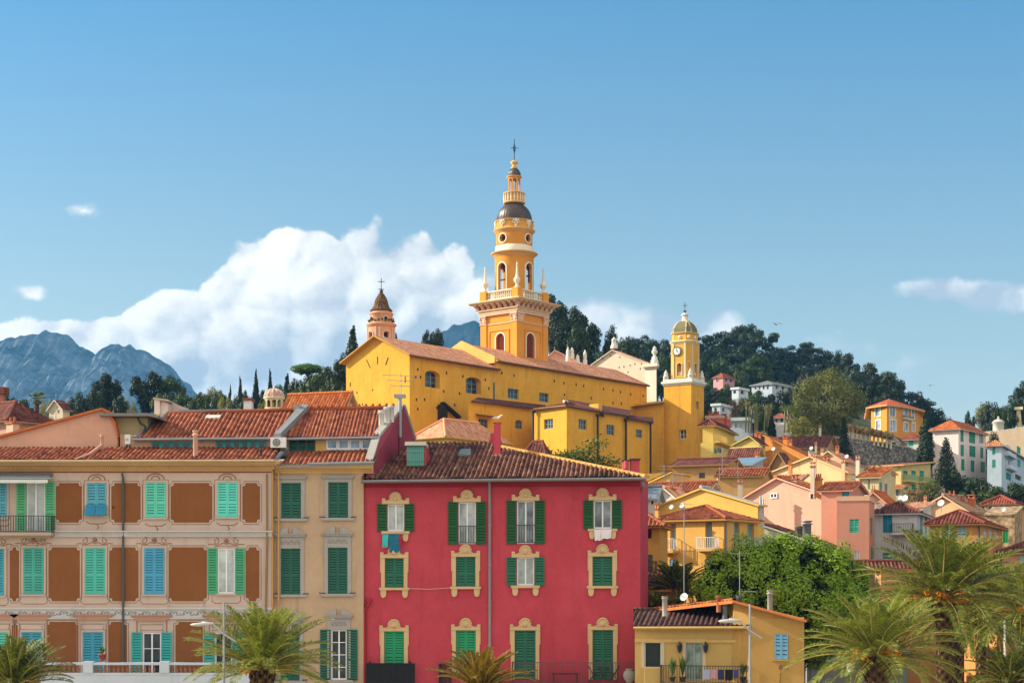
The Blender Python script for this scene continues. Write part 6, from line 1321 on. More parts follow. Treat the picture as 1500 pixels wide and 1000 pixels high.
house('yellow_alley_house', 'shadowed yellow house squeezed beside the right wall of the crimson house', 925, 966, 978, 99, 12, 765, plaster('b98a40', .1, .3), ('hip', .5, dict(mat=TILN, over=.4)), [('A', 943, 955, 775, 788, 'd'), ('A', 944, 956, 812, 840, 's', dict(col='56605a'))], [('A', 938, 962, 822, 838), ('A', 938, 962, 866, 880)])
house('alley_shed', 'low shed with a maroon roof behind the low yellow house', 945, 990, 1004, 92, 10, 862, plaster('c98a4a'), ('shedA', 1.2, dict(mat=TILDK, over=.3)))
house('grey_dormer_house', 'grey dormer roof with a dark square window beside the crimson house gutter', 936, 960, 968, 118, 20, 726, plaster('b5b0a8'), ('gableB', .7, dict(mat=paint('6b7884', .5), over=.3, corr=0)), [('A', 953, 959, 707+20, 738, 'd')])
house('ochre_lane_house', 'small ochre house tucked below the olive gabled house', 1086, 1116, 1130, 166, 34, 680, plaster('d8a95e'), ('gableA', .8, dict(mat=TILO, over=.3)), [('A', 1096, 1101, 684, 691, 'd'), ('B', 1119, 1124, 683, 692, 's')], [], [(1108, 664, 676, 5, 167, plaster('c9825a'))])
house('peach_lane_house', 'peach house with small dark windows above the wide cream wall', 1196, 1232, 1250, 165, 34, 672, plaster('e0b892'), ('gableA', .9, dict(mat=TILC, over=.3)), [('A', 1205, 1210, 676, 684, 'd'), ('A', 1219, 1224, 675, 683, 's', dict(col='5f9a90')), ('B', 1237, 1242, 675, 684, 's', dict(col='5f9a90'))], [], [(1226, 657, 668, 5, 166, plaster('c98a64')), (1204, 660, 668, 4, 166, PCH)], [(1240, 668, 3, 164)])
house('cream_lane_house', 'pale cream house with a terrace edge left of the wide cream wall', 1040, 1078, 1096, 143, 30, 709, plaster('e2cba4'), ('gableA', .8, dict(mat=TILO, over=.25)), [('A', 1052, 1057, 713, 721, 'd'), ('A', 1066, 1071, 712, 720, 's', dict(col='7c9a9a')), ('B', 1084, 1089, 712, 722, 's', dict(col='7c9a9a'))], [], [(1070, 692, 704, 5, 144, plaster('d0a078'), 2)])
house('white_lane_house', 'narrow white walled house below the orange red roof', 956, 992, 1012, 122, 30, 729, plaster('dfd6c8'), ('gableA', .8, dict(mat=TILC, over=.25)), [('A', 968, 973, 733, 741, 'd')], [], [(986, 715, 726, 6, 123, plaster('c9906c'))])
house('rose_lane_house', 'rosy little house behind the white house with turquoise door shutters', 1264, 1296, 1312, 136, 28, 733, plaster('dba48c'), ('gableA', .8, dict(mat=TILO, over=.25)), [('A', 1272, 1277, 737, 746, 's', dict(col='5fa0a0')), ('A', 1284, 1289, 736, 745, 's', dict(col='5fa0a0'))], [], [(1279, 716, 728, 5, 137, plaster('c08060'), 2)])
house('grey_lane_house', 'pale grey lane house with pantile canopy left of the peach house', 1322, 1348, 1364, 134, 30, 744, plaster('cdc8bc'), ('shedA', .6, dict(mat=TILC, over=.3)), [('A', 1330, 1335, 747, 754, 'd')])
house('buff_lane_house', 'buff house with twin green windows under the retaining wall', 1222, 1250, 1266, 178, 32, 676, plaster('d9c49c'), ('gableA', .8, dict(mat=TILDK, over=.3)), [('A', 1230, 1234, 680, 688, 's', dict(col='4f8f74')), ('A', 1240, 1244, 679, 687, 's', dict(col='4f8f74'))])
house('sand_lane_house', 'sand coloured cottage squeezed between the cream green house and the yellow villa', 1268, 1300, 1312, 165, 30, 690, plaster('d9bf8c'), ('gableA', .7, dict(mat=TILO, over=.25)), [('A', 1280, 1284, 694, 701, 'd')])
house('apricot_lane_house', 'apricot cottage with a brown tiled top right of the yellow balcony house', 1092, 1116, 1130, 196, 32, 655, plaster('dda46c'), ('gableA', .9, dict(mat=TILDK, over=.3)), [('A', 1099, 1103, 658, 665, 'd'), ('A', 1108, 1111, 657, 664, 'd')], [], [(1122, 640, 652, 4, 197, plaster('c97a50'))])
# far villas in the woods
house('pink_hill_villa', 'small pink villa with red roof high in the dark woods', 1045, 1059, 1076, 330, 40, 551, plaster('d39a9c'), ('hip', .9, dict(mat=TILN, over=.3, corr=0)), [('A', 1049, 1052, 552, 559, 'd'), ('B', 1062, 1066, 553, 559, 'd'), ('B', 1069, 1073, 554, 560, 'd')], base=47)
house('white_hill_villa', 'long white villa with grey roof and terraces among the dark hill trees', 1101, 1131, 1182, 322, 38, 561, plaster('b9c3cc'), ('hip', .9, dict(mat=paint('6d6a66', .8), over=.4, corr=0)), [('A', 1105+6*k, 1108+6*k, 563, 570, 'd') for k in range(4)]+[('B', 1136+9*k, 1140+9*k, 564+k, 570+k, 'd') for k in range(5)], base=44)
house('white_terrace_villa', 'small white terraced house below the pink villa in the woods', 1072, 1082, 1096, 300, 36, 570, plaster('c4ced6'), ('flat', .4, dict(mat=plaster('ccd4da'), over=.2)), [('A', 1074, 1078, 572, 576, 'd'), ('B', 1085, 1090, 572, 577, 'd')], base=42)
house('grey_hill_house', 'pale grey flat house just right of the clock tower at the wood edge', 1043, 1055, 1072, 270, 32, 594, plaster('b5c0c8'), ('flat', .4, dict(mat=plaster('c9d0d4'), over=.2)), [('B', 1058, 1062, 597, 603, 'd'), ('A', 1046, 1050, 597, 603, 'd')], base=36)
house('modern_white_house', 'modern white house with a row of blue windows behind the yellow balcony house', 1066, 1096, 1103, 240, 16, 616, plaster('c6d2da'), ('flat', .5, dict(mat=plaster('d6dee2'), over=.3)), [('A', 1069+7*k, 1073.5+7*k, 619, 627, 'g', dict(gl=BLUEGL)) for k in range(4)])
house('red_white_house', 'small white house with red tiled tiers under the big plane tree', 1131, 1150, 1160, 250, 30, 609, plaster('d9cfc8'), ('hip', .6, dict(mat=TILN, over=.5, corr=0)), [('A', 1135, 1139, 612, 618, 'd'), ('A', 1143, 1147, 612, 618, 'd'), ('B', 1152, 1155, 613, 619, 'd')])
house('terracotta_block', 'row of terracotta chimney blocks at the edge of the wood', 1034, 1056, 1070, 215, 30, 612, plaster('c9684a'), ('flat', .4, dict(mat=plaster('c9a090'), over=.1)), [], [], [(1040, 605, 613, 5, 216, plaster('b9533c')), (1050, 606, 613, 5, 216, plaster('b9533c')), (1061, 609, 616, 5, 216, plaster('b9533c'))])
# left background
house('left_house', 'weathered pink house with dark eaves and pot chimneys at the far left', -60, 14, 75, 112, 38, 609, plaster('b98f7e', .1, .5), ('hip', 1.2, dict(mat=TILDK, over=.5)), [('B', 24, 36, 628, 640, 'g')], [], [(14, 618, 640, 16, 108, plaster('d8a890'), 2)], aer=[(82, 576, 622, 118, 2, 2.4)])
house('left_tower_house', 'narrow terracotta wall with tiled cap cut by the left picture edge', -40, 4, 8, 118, 12, 577, plaster('b9765c'), ('flat', .5, dict(mat=TILDK, over=.2)))
house('left_far_house', 'tiny pale gabled house among the left hand trees', 72, 92, 102, 190, 30, 597, plaster('cfc0a8'), ('gableA', 1.0, dict(mat=TILDK, over=.3, corr=0)), [('A', 84, 87, 600, 605, 'd')])
house('orange_roof_house', 'house with a bright orange roof left of the church gable', 418, 500, 520, 128, 20, 597, plaster('d3a878'), ('gableB', 1.3, dict(mat=TILO, over=.4)), base=14)
# quay side behind the palms
house('quay_house', 'orange quay house with tall pale shutters behind the palm trunks', 1404, 1475, 1560, 104, 8, 915, plaster('c98a4c'), ('flat', .3, dict(mat=plaster('a87a4c'))) , [('A', 1418, 1428, 928, 945, 's', dict(col='6f9aa0')), ('A', 1432, 1442, 928, 945, 's', dict(col='6f9aa0')), ('A', 1462, 1471, 950, 978, 'd')] if False else [('A', 1442, 1452, 925, 942, 's', dict(col='6f9aa0')), ('A', 1462, 1471, 925, 942, 's', dict(col='6f9aa0'))])
house('cafe_pavilion', 'low quay pavilion with dark red panels and a grey awning band', 1176, 1300, 1330, 108, 8, 957, plaster('8d8f94'), ('flat', .5, dict(mat=plaster('a5aab4'))), [('A', 1180+24*k, 1200+24*k, 964, 976, 'd', dict(gl=paint('8a1f28', .5))) for k in range(5)])
house('lower_street_house', 'tan street house behind the big round tree and palm crowns', 1282, 1400, 1412, 108, 6, 836, plaster('b98c5c'), ('hip', .6, dict(mat=TILDK)), [('A', 1300+28*k, 1312+28*k, 850, 872, 's') for k in range(4)])
# ------------------------------------------------------------------ trees
def rv(r): 
    while True:
        v = Vector((r.uniform(-1, 1), r.uniform(-1, 1), r.uniform(-1, 1)))
        if .05 < v.length < 1: return v
def leaves(m, r, clumps, n, ls, mi=0, flat=.3, fill=.4):
    """n leaf faces shared out over the clumps (centre, radius xyz), denser near each clump's skin"""
    tot = sum(c[1][0]*c[1][2] for c in clumps)
    for c, rad in clumps:
        c = Vector(c)
        for _ in range(max(6, int(n*rad[0]*rad[2]/tot))):
            v = rv(r); v = v.normalized()*(fill+(1-fill)*r.random()**.6)
            q = c+Vector((v.x*rad[0], v.y*rad[1], v.z*rad[2])); nn = (v+rv(r)*.55+Vector((0, 0, flat))).normalized()
            a = nn.cross(rv(r)).normalized(); b = nn.cross(a); s_ = ls*r.uniform(.6, 1.3)
            m.face([q-a*s_, q+b*s_*.55, q+a*s_, q-b*s_*.55], mi)
def limb(m, p, q, r0, r1, r, mi=0):
    p, q = Vector(p), Vector(q); d = (q-p); pts = [p+d*t+rv(r)*d.length*.05*math.sin(math.pi*t) for t in (0, .3, .6, 1)]
    m.tube(pts, [r0, r0*.8+r1*.2, r0*.4+r1*.6, r1], 6, mi)
TREE = {}
def treekind(key, seed, fol, n, ls, clumpf, trunkf, bk=None):
    r = random.Random(seed); cl = clumpf(r); m = MB(); leaves(m, r, cl, n, ls); t = MB(); trunkf(t, r, cl); TREE[key] = (m.mesh('crown', [fol]), t.mesh('trunk', [bk or bark()]))
def broad(r, n=24, flat=1.0):
    cl = [((0, 0, .55), (.3, .3, .3)), ((0, 0, .3), (.3, .3, .2))]
    for k in range(n):
        v = rv(r).normalized(); s_ = r.uniform(.11, .19); q = 1-.25*max(0, -v.z); cl.append(((v.x*.36*q, v.y*.36*q, .54+v.z*.37*flat), (s_, s_, s_*.85)))
    return cl
def pine(r, n=18):
    cl = [((0, 0, .45), (.25, .25, .22))]
    for k in range(n):
        an = r.uniform(0, 6.28); h = r.uniform(.3, .96); q = (1.1-h)*.36+.08; s_ = r.uniform(.11, .2); cl.append(((math.cos(an)*q*r.uniform(.4, 1.1), math.sin(an)*q*r.uniform(.4, 1.1), h), (s_, s_, s_*.6)))
    return cl
def umbrella(r): return [((math.cos(a)*d*.36, math.sin(a)*d*.36, .8+.08*(1-d)), (.19, .19, .13)) for a, d in [(r.uniform(0, 6.28), r.random()**.5) for _ in range(18)]]
def cyp(r): return [((r.uniform(-.025, .025), r.uniform(-.025, .025), z), (w*1.02, w*1.02, .075)) for z, w in [(.08+.06*k, .125*math.sin(math.pi*min(1, (.1+.06*k)/1.02)**.55)+.012) for k in range(16)]]
def conif(r): return [((math.cos(a)*w*.55, math.sin(a)*w*.55, z), (w*.55, w*.55, .06)) for z, w, a in [(.12+.055*k, .34*(1-(.1+.055*k)*.93), j*1.26+k*.7) for k in range(16) for j in range(5)]]
def bush(r): return [((r.uniform(-.35, .35), r.uniform(-.35, .35), r.uniform(.25, .75)), (.2, .2, .2)) for _ in range(14)]
def tr_limbs(m, r, cl, top=.5, w=.035):
    limb(m, (0, 0, -.15), (0, 0, top), w, w*.6, r)
    for c, rad in cl[:9]: limb(m, (0, 0, top*r.uniform(.55, 1)), (c[0]*.85, c[1]*.85, c[2]-rad[2]*.2), w*.45, w*.12, r)
def tr_straight(m, r, cl): limb(m, (0, 0, -.15), (0, 0, .9), .03, .008, r)
DKG = leafmat('0c160c', '34451f', .12); MDG = leafmat('1e2f14', '485c24', .2); OLV = leafmat('424c22', '77763a', .25); CYG = leafmat('15240f', '2a3b1e', .1); GLD = leafmat('6a6a30', '92893f', .35); BRN = leafmat('6b4a36', '8a6a50', .3)
for k in range(3):
    treekind(('pine', k), 10+k, DKG, 3600, .03, pine, lambda m, r, cl: tr_limbs(m, r, cl, .62, .022)); treekind(('dark', k), 20+k, DKG, 4600, .034, broad, tr_limbs)
    treekind(('mid', k), 30+k, MDG, 4600, .033, broad, tr_limbs); treekind(('bush', k), 40+k, MDG, 2200, .04, bush, tr_limbs)
treekind(('umbrella', 0), 50, leafmat('3f5f24', '5f8034', .3), 4200, .03, umbrella, lambda m, r, cl: tr_limbs(m, r, cl, .7, .035))
for k in range(2): treekind(('cypress', k), 60+k, CYG, 3600, .026, cyp, tr_straight); treekind(('conifer', k), 65+k, CYG, 3800, .02, conif, tr_straight)
treekind(('plane', 0), 70, OLV, 20000, .0135, lambda r: broad(r, 44), tr_limbs); treekind(('gold', 0), 71, GLD, 3600, .028, broad, tr_limbs); treekind(('olive', 0), 72, OLV, 3600, .028, broad, tr_limbs)
treekind(('brown', 0), 73, BRN, 900, .03, broad, tr_limbs)
def tree(kind, name, label, px, yt, yb, D, wpx, group=None, z0=None, seed=0, cat='tree'):
    """crown top at row yt; foot on the ground or at row yb; wpx = crown width in photo pixels"""
    top = P(px, yt, D); base = zt(top.x, D)-.4 if yb is None else P(px, yb, D).z; h = top.z-base; w_ = wpx/F*D
    t = thing(name, label, cat, (top.x, D, base), group); s_ = {'cypress': .27, 'conifer': .7, 'pine': .85, 'umbrella': 1.02, 'bush': 1.05}.get(kind[0], .98); k = w_/s_
    hh = h/(1.0 if kind[0] in ('cypress', 'conifer') else 1.02 if kind[0] == 'pine' else .93); t.scale = (k, k, hh); t.rotation_euler = (0, 0, (px*1.7+seed) % 6.28)
    for nm, me in zip(('crown', 'trunk'), TREE[kind]): o = bpy.data.objects.new(nm, me); COL.objects.link(o); o.parent = t
    return t
rr = random.Random(5)
SKYL = [(880, 503), (905, 500), (940, 492), (975, 489), (1010, 489), (1030, 485), (1050, 488), (1065, 478), (1100, 478), (1125, 484), (1140, 498), (1160, 508), (1175, 499), (1200, 503), (1220, 513), (1235, 527), (1255, 526), (1272, 540), (1290, 545), (1312, 556), (1335, 574), (1362, 592), (1385, 612)]
gf = 'trees of the dark hill wood'
for row in range(8):
    D = 425-row*17; off = row*15.5
    for k in range(26-row):
        px = 872+k*21+rr.uniform(-7, 7)+row*5
        if px > 1380-row*12 or (row > 3 and px < 1030): continue
        y = lerp_list(px, SKYL)+off+rr.uniform(-5, 10)
        if row > 4 and (1040 < px < 1185) and rr.random() < .55: continue
        hgt = rr.uniform(44, 66); kd = 'pine' if rr.random() < (.7 if row < 2 else .45) else ('dark' if rr.random() < .7 else 'mid')
        lab = {'pine': 'dark green pine tree among the massed trees of the hill wood', 'dark': 'rounded dark evergreen among the massed trees of the hill wood', 'mid': 'mid green leafy tree among the massed trees of the hill wood'}[kd]
        tree((kd, rr.randrange(3)), kd+'_tree' if kd == 'pine' else 'hill_tree', lab, px, y, y+hgt, D, rr.uniform(34, 50), gf, seed=k)
# tall dark trees behind the bell tower
for px, yt, wp, D, lab in ((812, 436, 44, 262, 'tallest dark evergreen touching the right side of the bell tower'), (836, 452, 54, 266, 'broad dark evergreen second from the bell tower'), (860, 468, 44, 262, 'dark evergreen at the right end of the clump behind the bell tower'), (846, 478, 40, 256, 'lower dark evergreen in front of the clump behind the bell tower'),
                           (822, 470, 46, 258, 'wide dark evergreen low beside the shaft of the bell tower'), (895, 484, 26, 262, 'small dark conifer beside the cross of the white chapel'), (918, 493, 40, 290, 'round green tree right of the white chapel cross')):
    tree(('dark', int(px) % 3), 'evergreen_tree', lab, px, yt, yt+78, D, wp)
for px, yt, wp, lab in ((627, 487, 22, 'small round dark tree left of the pair above the church roof'), (640, 485, 24, 'small round dark tree right of the pair above the church roof')): tree(('dark', 1), 'evergreen_tree', lab, px, yt, yt+42, 235, wp)
tree(('cypress', 0), 'cypress_tree', 'fat dark cypress just left of the pink belfry', 516, 480, 560, 236, 27); tree(('cypress', 1), 'cypress_tree', 'thin cypress tip between the pink belfry and the church roof', 580, 489, 530, 240, 10)
for px, yt, wp, D, kd, lab in ((505, 524, 40, 225, 'dark', 'dark tree against the left edge of the church gable'), (482, 540, 46, 222, 'dark', 'wide dark tree second from the church gable'), (462, 552, 44, 218, 'mid', 'dark leafy tree at the left of the clump by the church'), (494, 555, 40, 215, 'dark', 'low dark tree in front of the clump by the church'), (440, 566, 34, 214, 'mid', 'small leafy tree under the umbrella pine'), (472, 572, 44, 205, 'mid', 'green bushy tree low behind the orange roof')):
    tree((kd, int(px) % 3), 'leafy_tree', lab, px, yt, yt+70, D, wp)
tree(('umbrella', 0), 'umbrella_pine', 'flat topped bright green umbrella pine left of the church', 451, 535, 580, 225, 54)
for px, yt, wp, lab in ((352, 553, 10, 'short cypress at the left of the cypress row'), (375, 542, 11, 'tallest cypress of the row left of the cupola'), (396, 542, 10, 'slim cypress directly above the cupola dome'), (337, 566, 10, 'small cypress left of the white roof chimney'), (420, 549, 18, 'broad dark cypress right of the cupola')): tree(('cypress', int(px) % 2), 'cypress_tree', lab, px, yt, yt+62, 230, wp)
for px, yt, wp, D, kd, lab in ((155, 551, 50, 240, 'dark', 'tall dark tree standing before the left mountain'), (140, 570, 32, 236, 'dark', 'smaller dark tree under the tall one before the mountain'), (215, 547, 54, 240, 'dark', 'big dark green tree right of the tall one before the mountain'), (250, 556, 46, 244, 'mid', 'flat crowned green tree at the foot of the mountain slope'), (115, 580, 38, 225, 'dark', 'round olive dark tree left of the pink gable ridge'), (190, 588, 26, 228, 'gold', 'small golden green tree between the two big dark trees'),
                               (35, 588, 50, 190, 'dark', 'broad dark bush behind the far left house'), (10, 580, 34, 195, 'dark', 'dark tree at the left picture edge'), (70, 587, 26, 215, 'gold', 'yellowish tree beside the small fan palm'), (290, 572, 34, 235, 'mid', 'light green tree right of the mountain foot'), (312, 572, 30, 240, 'olive', 'pale olive tree in the line of garden trees'), (268, 580, 34, 225, 'mid', 'leafy tree above the grey roof parapet'), (330, 584, 28, 228, 'gold', 'sunny bush behind the white roof chimney'), (410, 580, 30, 222, 'gold', 'yellow green bush right beside the cupola'), (365, 585, 34, 226, 'mid', 'dense green tree behind the white roof chimney'), (388, 590, 26, 222, 'olive', 'olive green bush under the slim cypresses')):
    k = kd if (kd, int(px) % 3) in TREE else kd; tree((kd, int(px) % 3) if (kd, int(px) % 3) in TREE else (kd, 0), 'garden_tree', lab, px, yt, yt+62, D, wp)
for px, yt, wp, D in ((1040, 566, 40, 318), (1066, 568, 36, 318), (1092, 552, 26, 330), (1094, 580, 40, 296), (1118, 574, 42, 306), (1142, 577, 44, 304), (1166, 570, 40, 304), (1190, 558, 40, 310), (1050, 606, 34, 262), (1062, 585, 40, 290), (1130, 592, 44, 285), (1155, 594, 40, 280), (1100, 600, 36, 262), (1085, 545, 30, 340), (1030, 580, 36, 285), (1020, 600, 36, 262), (1176, 545, 36, 330)):
    kd = rr.choice(('dark', 'mid', 'dark')); tree((kd, rr.randrange(3)), 'hill_tree', 'leafy tree round the villas on the wooded hill', px, yt, yt+48, D, wp, 'trees round the hill villas')
for px, yt, wp, D, kd, lab in ((282, 578, 30, 222, 'dark', 'dark bush above the grey roof parapet on the left'), (300, 581, 28, 218, 'mid', 'green bush right of the dark bush above the grey roof parapet'), (322, 577, 26, 232, 'mid', 'middling green tree below the small cypress'), (345, 577, 26, 228, 'dark', 'dark leafy tree between the two left cypresses'), (362, 571, 24, 234, 'mid', 'leafy green tree left of the tallest cypress'), (386, 574, 24, 232, 'dark', 'dark leafy tree between the tallest and the slim cypress'), (408, 566, 26, 230, 'mid', 'leafy tree left of the broad cypress'), (430, 560, 34, 222, 'dark', 'dark leafy tree right of the broad cypress'), (448, 556, 40, 220, 'dark', 'dark tree hiding the stem of the umbrella pine'), (470, 545, 44, 226, 'dark', 'tall dark tree right of the umbrella pine'), (492, 538, 40, 228, 'dark', 'tall dark tree nearest the fat cypress'), (428, 574, 34, 210, 'mid', 'bushy green tree behind the orange roof ridge'), (500, 570, 40, 206, 'dark', 'dark bush at the foot of the church gable'), (455, 580, 40, 204, 'mid', 'green bush right behind the bright orange roof'), (95, 588, 30, 222, 'mid', 'green bush left of the olive dark round tree'), (235, 582, 34, 222, 'mid', 'green shrub under the flat crowned tree'), (175, 584, 36, 224, 'dark', 'dark shrub under the tall dark tree')):
    tree((kd, int(px) % 3), 'skyline_tree', lab, px, yt, yt+60, D, wp)
# right hand hill side
tree(('plane', 0), 'plane_tree', 'huge rounded olive green tree above the old town roofs', 1213, 547, 655, 232, 112); tree(('olive', 0), 'bushy_tree', 'olive bush at the left foot of the huge round tree', 1172, 588, 640, 228, 44)
tree(('gold', 0), 'bushy_tree', 'yellow green bush below the huge round tree', 1170, 612, 652, 222, 44); tree(('brown', 0), 'bare_tree', 'bare brownish pink tree right of the clock tower', 1078, 586, 622, 262, 32); tree(('mid', 1), 'bushy_tree', 'green bush beside the bare brownish tree', 1110, 594, 640, 245, 34); tree(('cypress', 0), 'cypress_tree', 'small dark cypress under the villas right of the clock tower', 1131, 608, 645, 235, 14)
tree(('conifer', 0), 'conifer_tree', 'dark conifer standing in front of the stone retaining wall', 1237, 610, 684, 205, 36); tree(('cypress', 1), 'cypress_tree', 'tall dark cypress between the white garden house and the pink villa', 1356, 606, 690, 222, 26); tree(('conifer', 1), 'conifer_tree', 'broad dark cedar in front of the tall pink villa', 1386, 640, 722, 205, 56)
for px, yt, wp, D, kd, lab in ((1276, 534, 36, 300, 'pine', 'tall slender pine sticking up left of the orange villa'), (1300, 547, 40, 305, 'pine', 'dark pine behind the roof of the orange villa'), (1316, 560, 44, 300, 'pine', 'wide dark pine right of the orange villa roof'), (1345, 580, 40, 300, 'dark', 'low dark tree right behind the orange villa'), (1380, 598, 34, 300, 'dark', 'small round pine left of the pink villa roof'), (1421, 605, 18, 300, 'dark', 'small dark shrub tree above the pink villa roof'), (1455, 590, 40, 292, 'dark', 'dark tree beside the white turret'), (1475, 585, 44, 290, 'mid', 'green tree behind the white turret'), (1496, 562, 40, 290, 'dark', 'tall dark tree at the upper right edge'), (1440, 596, 30, 296, 'olive', 'olive tree left of the white turret'),
                               (1452, 634, 26, 262, 'dark', 'dark shrub under the garden wall'), (1240, 520, 30, 380, 'pine', 'lone pine on the skyline right of the wood'), (1255, 545, 44, 360, 'dark', 'dark tree below the skyline right of the wood')):
    tree((kd, int(px) % 3) if (kd, int(px) % 3) in TREE else (kd, 0), 'hillside_tree', lab, px, yt, yt+64, D, wp)
for px, yt, wp, D, kd, lab in ((1363, 708, 46, 178, 'olive', 'olive bush right of the pale yellow villa'), (1340, 718, 44, 172, 'brown', 'reddish brown shrub below the pale yellow villa'), (1410, 690, 50, 190, 'dark', 'dark thicket below the pink villa'), (1440, 700, 60, 186, 'dark', 'wide dark thicket between the pink and blue villas'), (1478, 712, 60, 184, 'dark', 'dark thicket below the blue villa'), (1400, 715, 44, 175, 'bush', 'green shrub row above the peach house'), (1495, 700, 40, 190, 'bush', 'dark shrub at the right edge under the blue villa'), (1268, 684, 20, 160, 'bush', 'small green shrub beside the slender white chimney'), (1430, 728, 50, 168, 'bush', 'leafy shrub behind the terracotta chimneys'), (1330, 735, 40, 160, 'bush', 'dry shrub behind the white satellite dishes'), (1452, 716, 50, 178, 'mid', 'dark leafy bush above the tan house')):
    tree((kd, int(px) % 3) if (kd, int(px) % 3) in TREE else (kd, 0), 'hillside_shrub', lab, px, yt, yt+50, D, wp, cat='shrub')
# big sunlit round tree by the quay: thousands of leaves on many lobes
def big_tree():
    D = 88; c = P(1148, 868, D); t = thing('camphor_tree', 'large dense bright green rounded tree behind the low yellow house', 'tree', (c.x, D, 0)); r = random.Random(11); lob = []
    for px, py, rp, dz in ((1060, 852, 38, -1), (1098, 832, 36, -1.5), (1135, 830, 42, -1), (1180, 835, 42, -1.5), (1220, 840, 40, -1), (1245, 862, 32, -.5), (1085, 870, 46, -2), (1130, 880, 54, -2.2), (1185, 885, 55, -2.2), (1225, 895, 48, -1.5), (1040, 872, 26, 0), (1150, 850, 50, 1), (1200, 860, 50, 1.5), (1100, 890, 40, -1.5), (1165, 915, 50, -1), (1215, 925, 40, -1), (1190, 945, 30, 0), (1250, 900, 28, -.5)):
        q = P(px, py, D+dz); lob.append((q, rp/F*D))
    m = MB()
    for q, rad in lob:
        for k in range(int(9*rad*rad)+6):
            v = rv(r).normalized(); v.y = -abs(v.y) if r.random() < .75 else v.y; s_ = r.uniform(.42, .72); cc_ = q+v*rad*r.uniform(.8, 1.08)
            for _ in range(int(520*s_*s_)+40):
                u = rv(r).normalized(); p = cc_+u*s_*r.uniform(.6, 1); nn = (u+v*.4+rv(r)*.35+Vector((0, 0, .25))).normalized(); a = nn.cross(rv(r)).normalized(); b = nn.cross(a); z = r.uniform(.06, .105); m.face([p-a*z, p+b*z*.5, p+a*z, p-b*z*.5])
    for q, rad in lob:   # inner leaves in darker green, the shade inside the crown painted in
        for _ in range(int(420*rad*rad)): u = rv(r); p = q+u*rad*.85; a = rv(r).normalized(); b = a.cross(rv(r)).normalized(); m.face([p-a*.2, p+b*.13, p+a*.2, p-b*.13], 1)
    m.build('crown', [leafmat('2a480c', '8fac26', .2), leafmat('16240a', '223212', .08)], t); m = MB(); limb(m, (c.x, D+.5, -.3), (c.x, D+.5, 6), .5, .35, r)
    for q, rad in lob: limb(m, (c.x, D+.5, r.uniform(4, 7)), q, .2, .05, r)
    m.build('trunk', [bark()], t)
big_tree()
# ------------------------------------------------------------------ date palms
PLF = leafmat('162814', '8d963e', .28); PLF2 = leafmat('5a4a18', '9a7a2a', .3); FRU = paint('d98a1e', .6, .2)
def palmbark():
    m, N = new_mat('palm_bark'); o = N.node('ShaderNodeTexCoord').outputs['Object']; s_ = N.node('ShaderNodeSeparateXYZ', {0: o}); an = N.m('ARCTAN2', s_.outputs[1], s_.outputs[0])
    w1 = N.m('SINE', N.m('ADD', N.m('MULTIPLY', an, 7.0), N.m('MULTIPLY', s_.outputs[2], 16.0))); w2 = N.m('SINE', N.m('SUBTRACT', N.m('MULTIPLY', an, 7.0), N.m('MULTIPLY', s_.outputs[2], 16.0))); hgt = N.m('MULTIPLY', N.m('ADD', w1, w2), .5); n = N.noise(o, 6, 4, .7)
    fin(N, N.mix(N.m('ADD', N.rng(hgt, -.8, .8, -.2, .5), N.m('MULTIPLY', n, .5)), lin('3a2a1e'), lin('8a6a4a')), .95, .1, N.m('ADD', hgt, n), .9, .1); return m
PBK = palmbark(); PETI = paint('a8934e', .7, .15)
